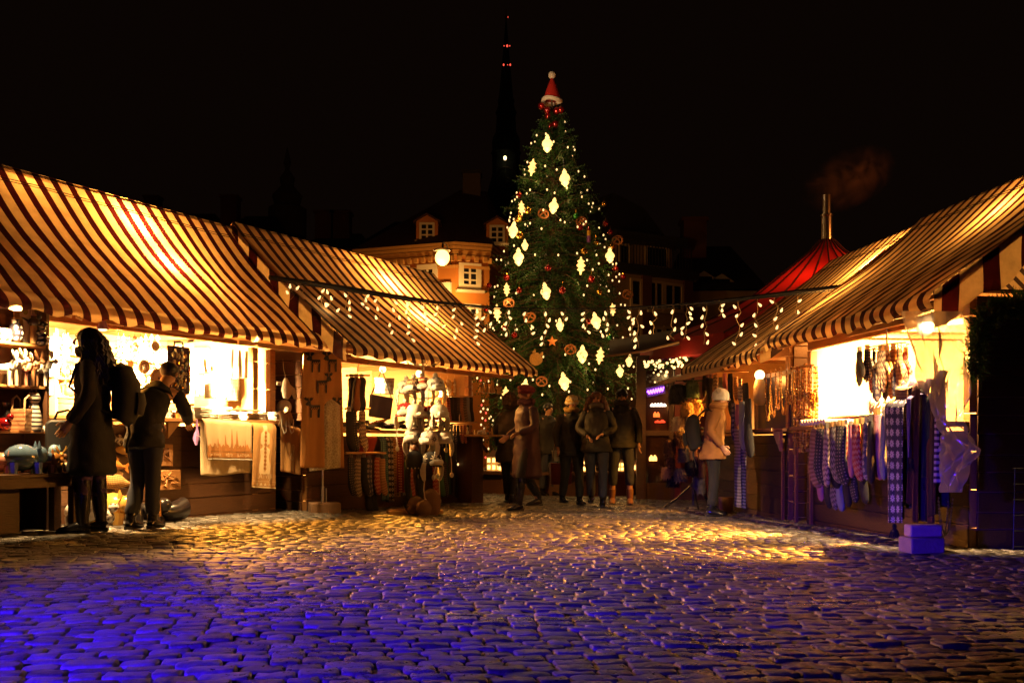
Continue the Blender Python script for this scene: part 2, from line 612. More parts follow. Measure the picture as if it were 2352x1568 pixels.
def stall(fr, label, x0, x1, r0, r1, ey, ez, ry, rz, by, bz, wy=0., cz=1.02, otop=1.86, wall_rng=None, gable=(0, 0), shut=None,
          post_x=(), plinth=True, val=.15, roofmat=CLOTH, open_rng=None):
    st = thing('market_stall', label, 'market stall', fr.M, 'striped wooden market stalls')
    # roof cloth: front slope sagging a little between ridge and eave
    depth = by

    def slope(u, v):
        x = r0 + (r1 - r0) * u
        y = ry + (ey - ry) * v
        sag = -.075 * math.sin(PI * v) - .02 * math.sin(PI * 2 * v)
        z = rz + (ez - rz) * v + sag + .010 * math.sin(x * 7 + v * 4) * math.sin(PI * v) - .028 * abs(math.sin(PI * 4 * u)) * math.sin(PI * min(1, v * 1.15)) + .006 * math.sin(x * 19 + v * 23) * v - .02 * math.sin(PI * u) * v
        return (x, y, z)
    mb = MB()
    mb.sheet(slope, 60, 18, pat=lambda u, v: (r0 + (r1 - r0) * u, v, 0))
    L = r1 - r0

    def back(u, v):
        return (r0 + L * u, ry + (by + .3 - ry) * v, rz + .004 + (bz - rz) * v)
    mb.sheet(back, 30, 6, pat=lambda u, v: (r0 + L * u, v, 0), flip=True)
    mb.build('canvas_roof', roofmat, st)
    # ridge seam band
    mb = MB()
    for v in (.085, .1):
        mb.sweep([Vector(slope(u / 30, v)) + Vector((0, -.006, .006)) for u in range(31)], .004, n=5)
    mb.build('ridge_seam', black, st)

    # front valance with a wavy hem
    def vl(u, v):
        x = r0 + L * u
        h = val * (1 + .1 * math.sin(x * 2 * PI / .38))
        b = math.sin(PI * v * .8) * .045 * (1 + .5 * math.sin(x * 3.1))
        p = Vector(slope(u, 1.))
        return (x + .05 * v, p.y - .004 - b, p.z - h * v)
    mb = MB()
    mb.sheet(vl, 80, 6, pat=lambda u, v: (r0 + L * u, v, 0))
    mb.build('front_valance', roofmat, st)
    # gable valances
    for side, dep in zip((0, 1), gable):
        if not dep:
            continue
        xx = (r0, r1)[side]

        def gv(u, v):
            p = Vector(slope(side, u))
            d = dep * (.93 + .1 * math.cos(u * 2 * PI * 4.4)) if True else dep
            d = min(d, dep)
            return (xx + (-.004, .004)[side] + .02 * math.sin(u * 17 + v * 2) * v, p.y, p.z - .004 - d * v)
        ln = math.hypot(ry - ey, rz - ez)
        mb = MB()
        mb.sheet(gv, 60, 6, pat=lambda u, v: (u * (ry - ey) * .58 + .02, v, 0))
        mb.build('gable_valance', roofmat, st)
    # eave pole, rafters
    mb = MB()
    for x in [r0 + .03 + (L - .06) * k / 5 for k in (0, 5)]:
        mb.beam((x, ey + .03, ez - .06), (x, ry, rz - .07), .04, .05)
    mb.beam((r0, ey + .02, ez - .05), (r1, ey + .02, ez - .05), .035, .035)
    mb.beam((r0, ry, rz - .06), (r1, ry, rz - .06), .05, .06)
    mb.build('roof_frame', wood, st)
    # walls: boards
    w0, w1 = wall_rng or (x0, x1)

    def boards(a, b, z0, z1, hb, t=.022, axis='x', y=0., lin=.012):
        q = MB()
        if axis == 'x':
            q.box(((a + b) / 2, y + lin, (z0 + z1) / 2), (b - a - .01, .008, z1 - z0 - .02))
        else:
            l_ = MB()
            l_.box((y + lin * 1.2, (a + b) / 2, (z0 + z1) / 2), (.008, b - a - .01, z1 - z0 - .02))
            zz = z0 + .2
            while zz < z1:
                l_.box((y + lin * 1.55, (a + b) / 2, zz), (.004, b - a - .01, .17))
                zz += .178
            l_.build('inner_lining', wood_p, st)
        z = z0
        k = 0
        while z < z1 - .02:
            h = min(hb * (1 + .12 * math.sin(k * 2.3)), z1 - z)
            off = .003 * math.sin(k * 5.1 + a)
            if axis == 'x':
                q.box(((a + b) / 2, y + off, z + h / 2 - .003), (b - a, t, h - .007))
            else:
                q.box((y + off, (a + b) / 2, z + h / 2 - .003), (t, b - a, h - .007))
            z += h
            k += 1
        return q
    boards(w0, w1, -.12, cz - .05, .165, y=wy).build('front_wall', wood_d, st, bevel=.004)
    boards(.05, depth, -.12, 2.02, .15, axis='y', y=x0 - .02).build('side_wall', wood_d, st, bevel=.004)
    boards(.05, depth, -.12, 2.02, .15, axis='y', y=x1 + .02, lin=-.012).build('side_wall', wood_d, st, bevel=.004)
    boards(x0, x1, -.12, 2.2, .15, y=depth).build('back_wall', wood_p, st, bevel=.004)
    # header and posts
    q = MB()
    q.box(((x0 + x1) / 2, .03, otop + .09), (x1 - x0, .06, .16))
    q.build('header_beam', wood, st, bevel=.004)
    for x in (x0 + .04, x1 - .04, *post_x):
        q = MB()
        z = -.1
        while z < otop:
            h = min(.3, otop - z)
            q.box((x, .035, z + h / 2), (.085, .075, h - .006))
            z += h
        q.build('corner_post', wood_p if x in post_x else wood, st, bevel=.004)
    q = MB()
    q.box(((x0 + x1) / 2, depth / 2, -.02), (x1 - x0, depth - .1, .06))
    q.build('floor', wood_d, st)
    q = MB()
    q.box(((x0 + x1) / 2, depth / 2 + .05, otop + .19), (x1 - x0, depth - .06, .02))
    q.build('ceiling', wood_p, st)
    q = MB()
    q.box(((x0 + x1) / 2, depth / 2 + .05, otop + .208), (x1 - x0, depth - .06, .012))
    q.build('light_baffle', wood_d, st)  # unseen dark panel added to soak up the canvas bulbs' light
    for k in range(5):
        q = MB()
        q.box((x0 + (x1 - x0) * (k + .5) / 5, depth / 2 + .03, otop + .15), (.05, depth - .12, .055))
        q.build('ceiling_beam', wood, st)
    # counter
    o0, o1 = open_rng or (x0, x1)
    q = MB()
    q.box(((o0 + o1) / 2, .1, cz), (o1 - o0, .62, .035))
    q.build('counter', wood, st, bevel=.004)
    # flap boards folded up under the eave
    for a, b, yo, zo in shut or ():
        q = MB()
        q.beam((a, yo, zo), (b, yo, zo), .03, .05)
        q.box(((a + b) / 2, yo / 2 + .0, (zo + otop + .1) / 2 + .015), (b - a - .04, abs(yo), .016), M=Matrix.Rotation(math.atan2(otop + .1 - zo, -yo), 4, 'X'))
        q.build('raised_shutter', wood, st, bevel=.003)
    return st


FA = Frame(-2.72, 11.0, 61.8)
FB = Frame(-.60, 14.2, 58.95)
FC = Frame(3.23, 10.33, -82.85)
FD = Frame(3.168, 10.826, -82.85)
stA = stall(FA, 'wide striped-roof stall selling figurines and linen behind the dark-coated woman', -4.7, 0, -4.85, .126, -.55, 2.01, .845, 3.39, 1.75, 2.0,
            gable=(0, .2), shut=((-2.75, -1.2, -.42, 1.87), (-1.1, .75, -.5, 1.82)), post_x=(-.32,), open_rng=(-4.7, -.05))
stB = stall(FB, 'striped-roof stall with moose towel and fur-trimmed hats beside the spruce', -3.5, 0, -3.775, .345, -.85, 2.0, .937, 3.52, 1.9, 2.1,
            gable=(.27, .2), shut=((-3.1, -1.6, -.6, 1.83), (-1.5, .2, -.6, 1.83)), open_rng=(-2.6, -.5))
stC = stall(FC, 'striped-roof stall hung with socks, gloves and a plastic sheet', -.1, 2.85, -.27, 3.02, -.4, 2.03, 1.41, 3.38, 2.6, 2.0,
            gable=(.2, .33), shut=((-.1, 1.2, -.34, 1.9), (1.5, 2.6, -.34, 1.86)))
stD = stall(FD, 'striped-roof stall selling amber necklaces and fur hats beside the red pavilion', -2.8, -.1, -2.83, .05, -.4, 1.94, 1.8, 3.5, 3.0, 2.0,
            gable=(.2, .2), shut=((-3.3, -.6, -.62, 1.74),))
# ------------------------------------------------------------------ the spruce
TX, TY = .94, 19.
TZ = gz(TX, TY)
RAD = [(0.75, 1.25), (1.2, 1.4), (1.9, 1.46), (2.6, 1.47), (3.2, 1.42), (3.9, 1.30), (4.5, 1.18), (5.1, 1.02), (5.7, .84), (6.3, .62), (6.9, .42), (7.3, .26), (7.6, .06)]


def crown_r(h):
    for (a, ra), (b, rb) in zip(RAD, RAD[1:]):
        if h <= b:
            return ra + (rb - ra) * max(0., (h - a) / (b - a))
    return .03


def axis_x(h):
    return -.15 * h / 7.6


tree = thing('christmas_tree', 'tall drooping spruce hung with lanterns and tiny lights in the market square', 'tree', Matrix.Translation((TX, TY, TZ)))
mb = MB()
mb.sweep([(axis_x(h), 0, h) for h in (-.1, .6, 2, 4, 6, 7.3, 8.0)], [.17, .15, .12, .085, .05, .03, .012], n=10)
limbs = []
rt = random.Random(11)
nV, nF = [], []


def needle_twig(p, d, ln, wd):
    """a hanging spray: a spine with short needles to both sides"""
    d = d.normalized()
    s1 = d.cross(Vector((rt.uniform(-1, 1), rt.uniform(-1, 1), .15)))
    if s1.length < .05:
        s1 = Vector((1, 0, 0))
    s1.normalize()
    s2 = d.cross(s1)
    k = max(4, int(ln / .034))
    for i in range(k):
        t = i / k
        q = p + d * ln * t + Vector((0, 0, -.05 * ln * t * t))
        for sgn in (-1, 1):
            ax = s1 * sgn if i % 2 else (s1 * .6 + s2 * .8) * sgn
            w = wd * (1 - .65 * t) * rt.uniform(.7, 1.25)
            tip = q + ax * w + d * w * .9
            b = q + d * .026
            o = len(nV)
            nV.extend([tuple(q), tuple(b), tuple(tip)])
            nF.append((o, o + 1, o + 2))


h = .85
while h < 7.5:
    r = crown_r(h)
    nb = 6 + int(r * 5)
    a0 = rt.uniform(0, 7)
    for b in range(nb):
        if rt.random() < .08:
            continue
        a = a0 + 2 * PI * b / nb + rt.uniform(-.25, .25)
        ln = r * rt.uniform(.72, 1.15)
        if rt.random() < .1:
            ln *= 1.12
        dr = Vector((math.cos(a), math.sin(a), 0))
        base = Vector((axis_x(h), 0, h + rt.uniform(-.06, .06)))
        pts = []
        lift = .12 if h < 5.5 else .3
        for i in range(6):
            t = i / 5
            pts.append(base + dr * ln * t + Vector((0, 0, lift * ln * t - (.38 if h < 5.5 else .3) * ln * t * t + .06 * t ** 4)))
        mb.sweep(pts, [.02 * (1 - .8 * i / 5) * (.4 + r * .5) for i in range(6)], n=4, cap=False)
        side = Vector((-dr.y, dr.x, 0))
        nt_ = int(7 + ln * 15)
        for i in range(nt_):
            t = .16 + .84 * (i + rt.random()) / nt_
            k = min(4, int(t * 5))
            p = pts[k].lerp(pts[k + 1], t * 5 - k)
            sg = rt.choice((-1, 1))
            spread = .20 * r * (1.1 - t) * rt.random()
            p = p + side * sg * spread
            dn = Vector((0, 0, -1)) * rt.uniform(.35, 1.2) + dr * rt.uniform(.1, .75) + side * sg * rt.uniform(0, .7)
            needle_twig(p, dn, rt.uniform(.10, .30) * (.45 + .4 * r), .036)
        needle_twig(pts[4], dr + Vector((0, 0, .1)), .12 + ln * .14, .034)
        needle_twig(pts[5] - dr * .05, dr + Vector((0, 0, .2)), .10 + ln * .08, .032)
    h += .075 + .045 * r
mb.build('trunk', mat('bark', (.10, .065, .04), .85, var=.4, scale=30, bump=.6), tree)
me = bpy.data.meshes.new('crown')
me.from_pydata(nV, [], nF)
fol = mat('spruce_needles', (.024, .085, .016), .5, var=.7, scale=3.5, trans=.3)
me.materials.append(fol)
me.update()
o = bpy.data.objects.new('crown', me)
COL.objects.link(o)
o.parent = tree


def Z8(x, y):          # picture coordinates read off one enlargement of the tree
    return 1033.6 + .3663 * x, 344.5 + .3663 * y


def on_tree(px, py, push=.0):
    """a point hanging on the front of the crown along this line of sight"""
    p = P(px, py, TY)
    h_ = p.z - TZ
    r = crown_r(h_)
    dx = p.x - TX - axis_x(h_)
    dy = math.sqrt(max(.02, r * r - dx * dx)) if abs(dx) < r else .08
    return P(px, py, TY - dy * .97 - push)


# lights strung on the tree
bm_ = MB()
bm_.ell((0, 0, 0), (.016, .016, .023), 6, 4)
bulb_src = None
SLAB = ['fairy light string winding round the narrow top of the spruce', 'fairy light string winding just below the top third of the spruce',
        'fairy light string winding round the upper middle of the spruce', 'fairy light string winding round the middle of the spruce',
        'fairy light string winding round the lower middle of the spruce', 'fairy light string winding round the widest part of the spruce',
        'fairy light string winding round the lowest boughs of the spruce']
hs = [7.3, 6.0, 5.2, 4.3, 3.5, 2.7, 1.9, 1.0]
for i in range(7):
    st_ = thing('fairy_light_string', SLAB[i], 'fairy lights', Matrix.Translation((TX, TY, TZ)), 'fairy light strings on the spruce')
    n = 36 if i else 26
    pts = []
    for k in range(n):
        t = k / n
        hh = hs[i] + (hs[i + 1] - hs[i]) * t + rt.uniform(-.13, .13)
        a = i * 1.7 + t * 2 * PI * (1.6 if i else 2.2) + rt.uniform(-.12, .12)
        r = crown_r(hh) * rt.uniform(.9, 1.06) + .02
        pts.append(Vector((axis_x(hh) + r * math.cos(a), r * math.sin(a), hh)))
    q = MB()
    q.sweep(pts, .004, n=3, cap=False)
    q.build('wire', black, st_)
    for p in pts:
        if bulb_src is None:
            bulb_src = bm_.build('bulb', bulb_m, st_)
            ob = bulb_src
        else:
            ob = bulb_src.copy()
            COL.objects.link(ob)
            ob.parent = st_
        ob.location = p

# glowing lanterns
lant2_m = mat('lantern_glow_deep', (1., .7, .4), .3, var=0, emit=1.6, ecol=(1., .55, .15))
q = MB()
q.lathe([(.012, .19), (.05, .12), (.035, .105), (.10, .03), (.115, -.02), (.07, -.09), (.085, -.105), (.02, -.18)], n=7)
lan0 = None
q2 = MB()
q2.lathe([(.012, .2), (.03, .13), (.09, .09), (.05, .06), (.105, .0), (.05, -.05), (.09, -.09), (.03, -.12), (.015, -.19)], n=5)
lan1 = None
LN = [(610, -40, 1.15), (515, 110, 1), (720, 175, 1.15), (650, 350, 1), (450, 365, .85), (397, 500, 1.05), (430, 670, 1.1), (820, 725, 1.05), (1003, 660, 1.0), (600, 885, 1.05), (295, 1020, 1.0),
      (915, 1070, 1.05), (690, 1095, .8), (355, 875, .8), (470, 595, .7), (830, 1280, 1.1), (940, 1290, 1), (715, 1450, 1.1), (470, 1480, .9), (350, 1530, .9), (1125, 1320, .8), (1065, 1385, .8), (1020, 1000, .75)]
NEAR = ['alone below the hat at the very top', 'at the upper left edge of the crown', 'at the upper right, tilted and large', 'in the middle beneath two golden balls', 'small, on the left beside a golden ball',
        'broad, far out on the left edge', 'large, low on the left edge above a red ball', 'hanging alone right of the centre', 'far out on the right edge of the crown', 'alone in the centre left just above the black cable',
        'at the left, touching the black cable', 'right of centre, just below the cable', 'small, in the centre just below the cable', 'dim cluster lantern on the left above the cable', 'small crystal shape between two left lanterns',
        'broad, low on the right of the crown', 'narrow, low on the right beside a pole', 'large, low in the middle above the crowd', 'low above the dark red beret', 'lowest left, beside the fur-hooded walker', 'under the dark pavilion edge, lower right', 'round cluster lowest on the right', 'on the right side, level with the cable']
for (x, y, sc), nn in zip(LN, NEAR):
    p = on_tree(*Z8(x, y), .06)
    M = T3(*p, rt.uniform(0, 6), 0, rt.uniform(-.25, .25), sc * .84)
    lab = 'glowing lantern on the spruce ' + nn
    lab = ' '.join(lab.split()[:16])
    if lan0 is None:
        lan0 = thing('star_lantern', lab, 'lantern', M, 'glowing lanterns on the spruce')
        q.build('lantern_shade', lant_m, lan0, smooth=0)
        c = MB()
        c.tube((0, 0, .185), (0, 0, .215), .02, .012)
        c.tube((0, 0, .2), (0, 0, .4), .004, n=4)
        c.build('cap', iron, lan0)
    elif LN.index((x, y, sc)) % 3 == 1:
        if lan1 is None:
            lan1 = thing('star_lantern', lab, 'lantern', M, 'glowing lanterns on the spruce')
            q2.build('lantern_shade', lant2_m, lan1, smooth=0)
            c = MB()
            c.tube((0, 0, .19), (0, 0, .215), .02, .012)
            c.tube((0, 0, .2), (0, 0, .4), .004, n=4)
            c.build('cap', iron, lan1)
        else:
            dup(lan1, M, lab)
    else:
        dup(lan0, M, lab)
    lamp('lantern_light', p + Vector((0, -.14, -.24)), 3.4 * sc, (1., .55, .16), .06)

# baubles, pretzels
bau0 = {}


def bauble(x, y, mt, r, lab, name='tree_bauble'):
    p = on_tree(*Z8(x, y), .03)
    if mt not in bau0:
        t = thing(name, lab, 'bauble', T3(*p, 0, 0, 0, r / .07), 'glass balls on the spruce')
        a = MB()
        a.ell((0, 0, 0), .07, 16, 10)
        a.build('ball', mt, t)
        a = MB()
        a.tube((0, 0, .066), (0, 0, .085), .018)
        a.tube((0, 0, .08), (0, 0, .15), .004, n=4)
        a.build('cap', gold, t)
        bau0[mt] = t
    else:
        dup(bau0[mt], T3(*p, 0, 0, 0, r / .07), lab)


BA = [(435, 285, redg, 'on the left edge high above the yellow house'), (1085, 795, redg, 'far right above the uppermost outer pretzel'), (1040, 745, redg, 'right edge just under the edge lantern'), (705, 880, redg, 'centre, largest and darkest, right of the central lantern'),
      (815, 485, redg, 'right of centre below the upper pretzel'), (975, 460, redg, 'upper right edge, higher of a pair'), (1005, 515, redg, 'upper right edge, lower of a pair'), (355, 800, redg, 'left side above the cluster lantern'),
      (245, 850, redg, 'farthest left, before the yellow house wall'), (230, 1005, redg, 'left edge touching the black cable'), (435, 880, redg, 'left, right of the cluster lantern'), (865, 1075, redg, 'just left of the lantern under the cable'),
      (615, 740, redg, 'middle left among tiny lights'), (887, 810, redg, 'right of centre above the golden ball'), (340, 1115, redg, 'low left under the cable'), (405, 1160, redg, 'low left, small and dim, above the awning tip'),
      (490, 380, gold, 'upper left beside a small lantern'), (430, 430, gold, 'upper left beneath a small lantern'), (840, 635, gold, 'right of centre above a lantern'), (935, 890, gold, 'right side above the cable'),
      (1015, 605, gold, 'right edge above the edge lantern'), (965, 340, gold, 'farthest out, upper right'), (440, 535, gold, 'left edge below the broad lantern'), (915, 575, gold, 'right side beside the candle ornament'), (1000, 1175, greeng, 'shiny green, low right under the cable'), (790, 415, greeng, 'dark green, upper right by the pretzel')]
for x, y, m_, l_ in BA:
    nm = {redg: 'dark red ', gold: 'golden ', greeng: ''}[m_]
    bauble(x, y, m_, R.uniform(.055, .075) * (1.25 if 'largest' in l_ else 1), (nm + 'glass ball on the spruce, ' + l_)[:200])
for k, (x, y) in enumerate([(1335, 740), (1375, 770), (1440, 775), (1470, 768), (1382, 815), (1395, 885), (1430, 868)]):
    px, py = (1400 + x * .574) / 1.7415, y * .574 / 1.7415
    p = P(px, py, TY - .12)
    dup(bau0[redg], T3(*p), ['red ball under the hat brim, farthest left', 'red ball hanging on the pole, left, upper', 'red ball just right of the pole under the hat', 'red ball under the hat brim, farthest right',
                             'red ball on the left of the pole, lower', 'red ball where the pole meets the needles, left', 'red ball where the pole meets the needles, right'][k])
pz = MB()
pz.sweep([(.085 * math.cos(a), 0, .07 * math.sin(a)) for a in [2 * PI * i / 16 for i in range(17)]], .016, n=6, cap=False)
pz.sweep([(-.06, -.012, -.045), (-.02, -.02, .0), (.02, -.02, .03), (.05, -.01, .05)], .012, n=6)
pz.sweep([(.06, -.012, -.045), (.02, -.02, .0), (-.02, -.02, .03), (-.05, -.01, .05)], .012, n=6)
pret = mat('baked_dough', (.36, .13, .04), .5, var=.35)
pr0 = None
for x, y, l_ in [(825, 450, 'upper right'), (1050, 565, 'on the right edge beside the edge lantern'), (1115, 905, 'far right above the cable'), (500, 1050, 'left of centre just below the cable'), (1098, 1200, 'low right, the broadest'),
                 (755, 1250, 'low centre beneath the cable'), (575, 1450, 'low above the heads, left'), (1175, 1205, 'low right, seen edge on'), (585, 400, 'upper centre left'), (370, 960, 'left, close above the cable')]:
    M = T3(*on_tree(*Z8(x, y), .03), R.uniform(-.5, .5), 0, R.uniform(-.4, .4), 1.15)
    if pr0 is None:
        pr0 = solo(pz, 'pretzel_ornament', pret, 'brown pretzel ornament on the spruce, ' + l_, 'ornament', M, 'pretzels on the spruce')
    else:
        dup(pr0, M, 'brown pretzel ornament on the spruce, ' + l_)
a = MB()
a.tube((0, 0, .02), (0, 0, .12), .035, mi=0)
a.tube((0, 0, -.1), (0, 0, .02), .035, mi=1)
a.lathe([(.035, .12), (.03, .16), (.004, .21)], mi=2, n=10)
solo(a, 'candle_ornament', [mat('yellow_wax', (.8, .5, .05), .4), mat('purple_wax', (.25, .08, .5), .4), redg], 'yellow and purple candle-shaped ornament on the spruce', 'ornament', T3(*on_tree(*Z8(870, 545), .04)))
a = MB()
a.prism([(math.sin(PI * i / 5) * (.1 if i % 2 == 0 else .045), math.cos(PI * i / 5) * (.1 if i % 2 == 0 else .045)) for i in range(10)], -.015, .015)
solo(a, 'star_ornament', mat('orange_paper', (.6, .2, .05), .6), 'orange five-pointed star under a lantern low on the spruce', 'ornament', T3(*on_tree(*Z8(640, 1200), .05)))
a = MB()
a.ell((0, 0, 0), (.13, .07, .12), 12, 8, jit=.06)
a.lathe([(.04, .09), (.02, .14), (.002, .17)], c=(-.07, 0, 0), n=6)
a.lathe([(.04, .09), (.02, .14), (.002, .17)], c=(.07, 0, 0), n=6)
solo(a, 'straw_cat_ornament', mat('straw', (.5, .28, .09), .8, var=.6, scale=40, bump=.8), 'straw cat-head ornament beside the awning tip low on the spruce', 'ornament', T3(*on_tree(*Z8(540, 1310), .1), 0, 0, .3))

# hat on the tip
HX, HZ = P(1268, 232, TY).x, P(1268, 232, TY).z
hat = thing('santa_hat', 'red pointed hat with white trim and pompom crowning the spruce', 'hat', Matrix.Translation((HX, TY, HZ)))
a = MB()
a.lathe([(.175, .02), (.14, .14), (.085, .3), (.03, .44), (.012, .47)], n=20)
a.build('cone', mat('red_felt', (.5, .02, .015), .7, var=.2), hat)
a = MB()
a.sweep([(.175 * math.cos(t), .175 * math.sin(t), .02 * math.sin(2 * t)) for t in [2 * PI * i / 20 for i in range(21)]], .042, n=8, cap=False, up=(0, 0, 1))
a.build('fur_brim', fur_w, hat)
a = MB()
a.ell((0, 0, .51), .075, 12, 8, jit=.05)
a.build('pompom', fur_w, hat)
lamp('hat_light', (HX - .9, TY - 1.6, HZ - .5), 55, (1., .62, .3), .1)

# ------------------------------------------------------------------ ring of model houses round the tree foot
fence = thing('tree_planter', 'low dark timber planter ring around the foot of the spruce', 'planter', Matrix.Translation((TX, TY, TZ)))
a = MB()
a.lathe([(1.75, -.1), (1.75, .40), (1.9, .40), (1.9, .46), (1.5, .46), (1.5, -.1)], n=24)
a.build('ring_wall', wood_d, fence, smooth=20)
hm = mat('model_house_card', (.6, .42, .2), .7, var=.2)
hw = mat('model_window_glow', (1., .7, .3), .4, var=0, emit=3.2, ecol=(1., .55, .16))
hroof = mat('model_roof', (.1, .05, .03), .7)


def model_house(w, d, h, nx, nz, lab, M, tower=False):
    t = thing('model_house', lab, 'model house', M, 'lit model houses round the spruce')
    a = MB()
    a.box((0, 0, h / 2), (w, d, h))
    a.build('wall', hm, t)
    a = MB()
    if tower:
        a.lathe([(w * .7, h), (w * .1, h + w * 1.3), (.004, h + w * 1.9)], n=4)
    else:
        a.prism([(-w / 2 - .015, h), (w / 2 + .015, h), (0, h + w * .45)], -d / 2 - .015, d / 2 + .015)
    a.build('roof', hroof, t, smooth=0)
    for i in range(nx):
        for j in range(nz):
            a = MB()
            cw, ch = w / nx, h / nz
            a.box((-w / 2 + cw * (i + .5), -d / 2 - .002, ch * (j + .5)), (cw * .55, .006, ch * .6))
            a.build('window', hw, t)
    lamp('house_light', (M @ Vector((0, -d / 2 - .12, .06))), .9, (1., .6, .2), .03)


for px, w, h, nx, nz, tw, l_ in [(1137, .30, .26, 3, 2, 0, 'wide pale model house with arched windows left of the walkers'), (1155, .16, .1, 2, 1, 0, 'low model house beside the wide one on the left'),
                                 (1335, .16, .10, 2, 1, 0, 'lowest model house left of the jeans-clad walker'), (1352, .24, .2, 3, 2, 0, 'model house with two rows of windows behind the crowd centre'), (1386, .12, .14, 1, 2, 0, 'narrow model house between two walkers'),
                                 (1408, .1, .3, 1, 3, 1, 'tallest model tower with pointed roof'), (1422, .14, .16, 2, 2, 0, 'model house just right of the tower'), (1440, .12, .24, 1, 3, 1, 'slim model tower behind the tan-booted man'), (1458, .2, .12, 2, 1, 0, 'low model house near the dark booth post'), (1472, .1, .08, 1, 1, 0, 'smallest model house at the right end of the ring')]:
    X = (px - CX) / F * 17.3
    dx = X * 1.02 - TX
    yy = TY - math.sqrt(max(.02, 1.7 ** 2 - min(dx * dx, 2.8)))
    X = (px - CX) / F * yy
    model_house(w, .12, h, nx, nz, l_, T3(X, yy, TZ + .462, math.atan2(dx, 1.7) * .6), tw)

# ------------------------------------------------------------------ houses behind
plaster = mat('ochre_plaster', (.46, .17, .03), .8, var=.18, scale=2, bump=.15)
plaster_w = mat('white_plaster', (.74, .70, .62), .75, var=.1, scale=3)
tiles = mat('roof_tiles', (.075, .03, .022), .75, var=.5, scale=14, stretch=(1, 1, 4), bump=.6, bscale=12)
slate = mat('slate_roof', (.03, .027, .028), .7, var=.5, scale=8, bump=.4)
brickm = mat('dark_brick', (.13, .045, .03), .8, var=.4, scale=20, bump=.4)
framew = mat('window_paint', (.66, .6, .48), .5, var=.1)


class Wall(Frame):
    def __init__(s, a, b):
        ang = math.atan2(b[1] - a[1], b[0] - a[0])
        s.M = Matrix.Translation((a[0], a[1], 0)) @ Matrix.Rotation(ang, 4, 'Z')
        s.I = s.M.inverted()
        s.cam = s.I @ Vector((0, 0, CZ))
        s.L = math.hypot(b[0] - a[0], b[1] - a[1])


def window(root, fr, x0, x1, z0, z1, nx=2, nz=3, fm=None, casing=.12, gl=None):
    I = root.matrix_world.inverted() @ fr.M
    a = MB(I)
    w = .06
    for x in (x0, x1):
        a.box((x, -.03, (z0 + z1) / 2), (casing, .08, z1 - z0 + casing))
    for z in (z0, z1):
        a.box(((x0 + x1) / 2, -.034, z), (x1 - x0 - casing, .07, casing))
    for i in range(1, nx):
        a.box((x0 + (x1 - x0) * i / nx, -.028, (z0 + z1) / 2), (w, .05, z1 - z0 - casing))
    for i in range(1, nz):
        a.box(((x0 + x1) / 2, -.024, z0 + (z1 - z0) * i / nz), (x1 - x0 - casing, .04, w * .7))
    o_ = a.build('window', fm or framew, root)
    a = MB(I)
    a.box(((x0 + x1) / 2, -.006, (z0 + z1) / 2), (x1 - x0 - casing * .8, .02, z1 - z0 - casing * .8))
    a.build('pane', gl or glass_d, o_)
    a = MB(I)
    a.box(((x0 + x1) / 2, -.09, z0 - casing * .9), (x1 - x0 + .34, .2, .07))
    a.build('sill', fm or framew, o_)
    return o_


def pw(px, Y):
    return ((px - CX) / F * Y, Y)


c0, c1, c2, c3 = pw(826, 31.2), pw(1046, 30.), pw(1124, 30.4), pw(1180, 34.5)
ZC = CZ + (HY - 585) / F * 30        # wall top under the cornice
yb = thing('corner_house', 'ochre corner house with dormers and cornice lit by the street lamp', 'house', Matrix.Translation((c1[0], c1[1], 0)))
I = yb.matrix_world.inverted()
poly = [c0, c1, c2, c3, (c3[0], 44), (c0[0] - .6, 44)]
a = MB(I)


def walls(a, poly, z0, z1, mi=0):
    n = len(poly)
    vs = [(x, y, z0) for x, y in poly] + [(x, y, z1) for x, y in poly]
    a.add(vs, [(i, (i + 1) % n, (i + 1) % n + n, i + n) for i in range(n)] + [tuple(range(n, 2 * n))], mi)


walls(a, poly, -1.5, ZC)
a.build('wall', plaster, yb, smooth=0)
a = MB(I)


def grow(poly, d):
    cx, cy_ = sum(p[0] for p in poly) / len(poly), sum(p[1] for p in poly) / len(poly)
    out = []
    for x, y in poly:
        v = Vector((x - cx, y - cy_))
        out.append((x + v.x / v.length * d * 1.2, y + v.y / v.length * d * 1.2))
    return out


for d, z0, z1 in ((.06, ZC - .42, ZC - .32), (.1, ZC - .06, ZC), (.16, ZC, ZC + .14), (.24, ZC + .14, ZC + .24), (.3, ZC + .24, ZC + .34)):
    walls(a, grow(poly, d), z0, z1)
    if d > .4:
        continue
for (p, q_) in ((c0, c1), (c1, c2), (c2, c3)):
    n = int(math.hypot(q_[0] - p[0], q_[1] - p[1]) / .24)
    for i in range(n):
        t = (i + .5) / n
        a.box((p[0] + (q_[0] - p[0]) * t, p[1] + (q_[1] - p[1]) * t - .2, ZC - .14), (.11, .14, .15), rz=math.atan2(q_[1] - p[1], q_[0] - p[0]))
a.build('cornice', mat('cornice_plaster', (.50, .25, .07), .75, var=.12), yb, smooth=0)
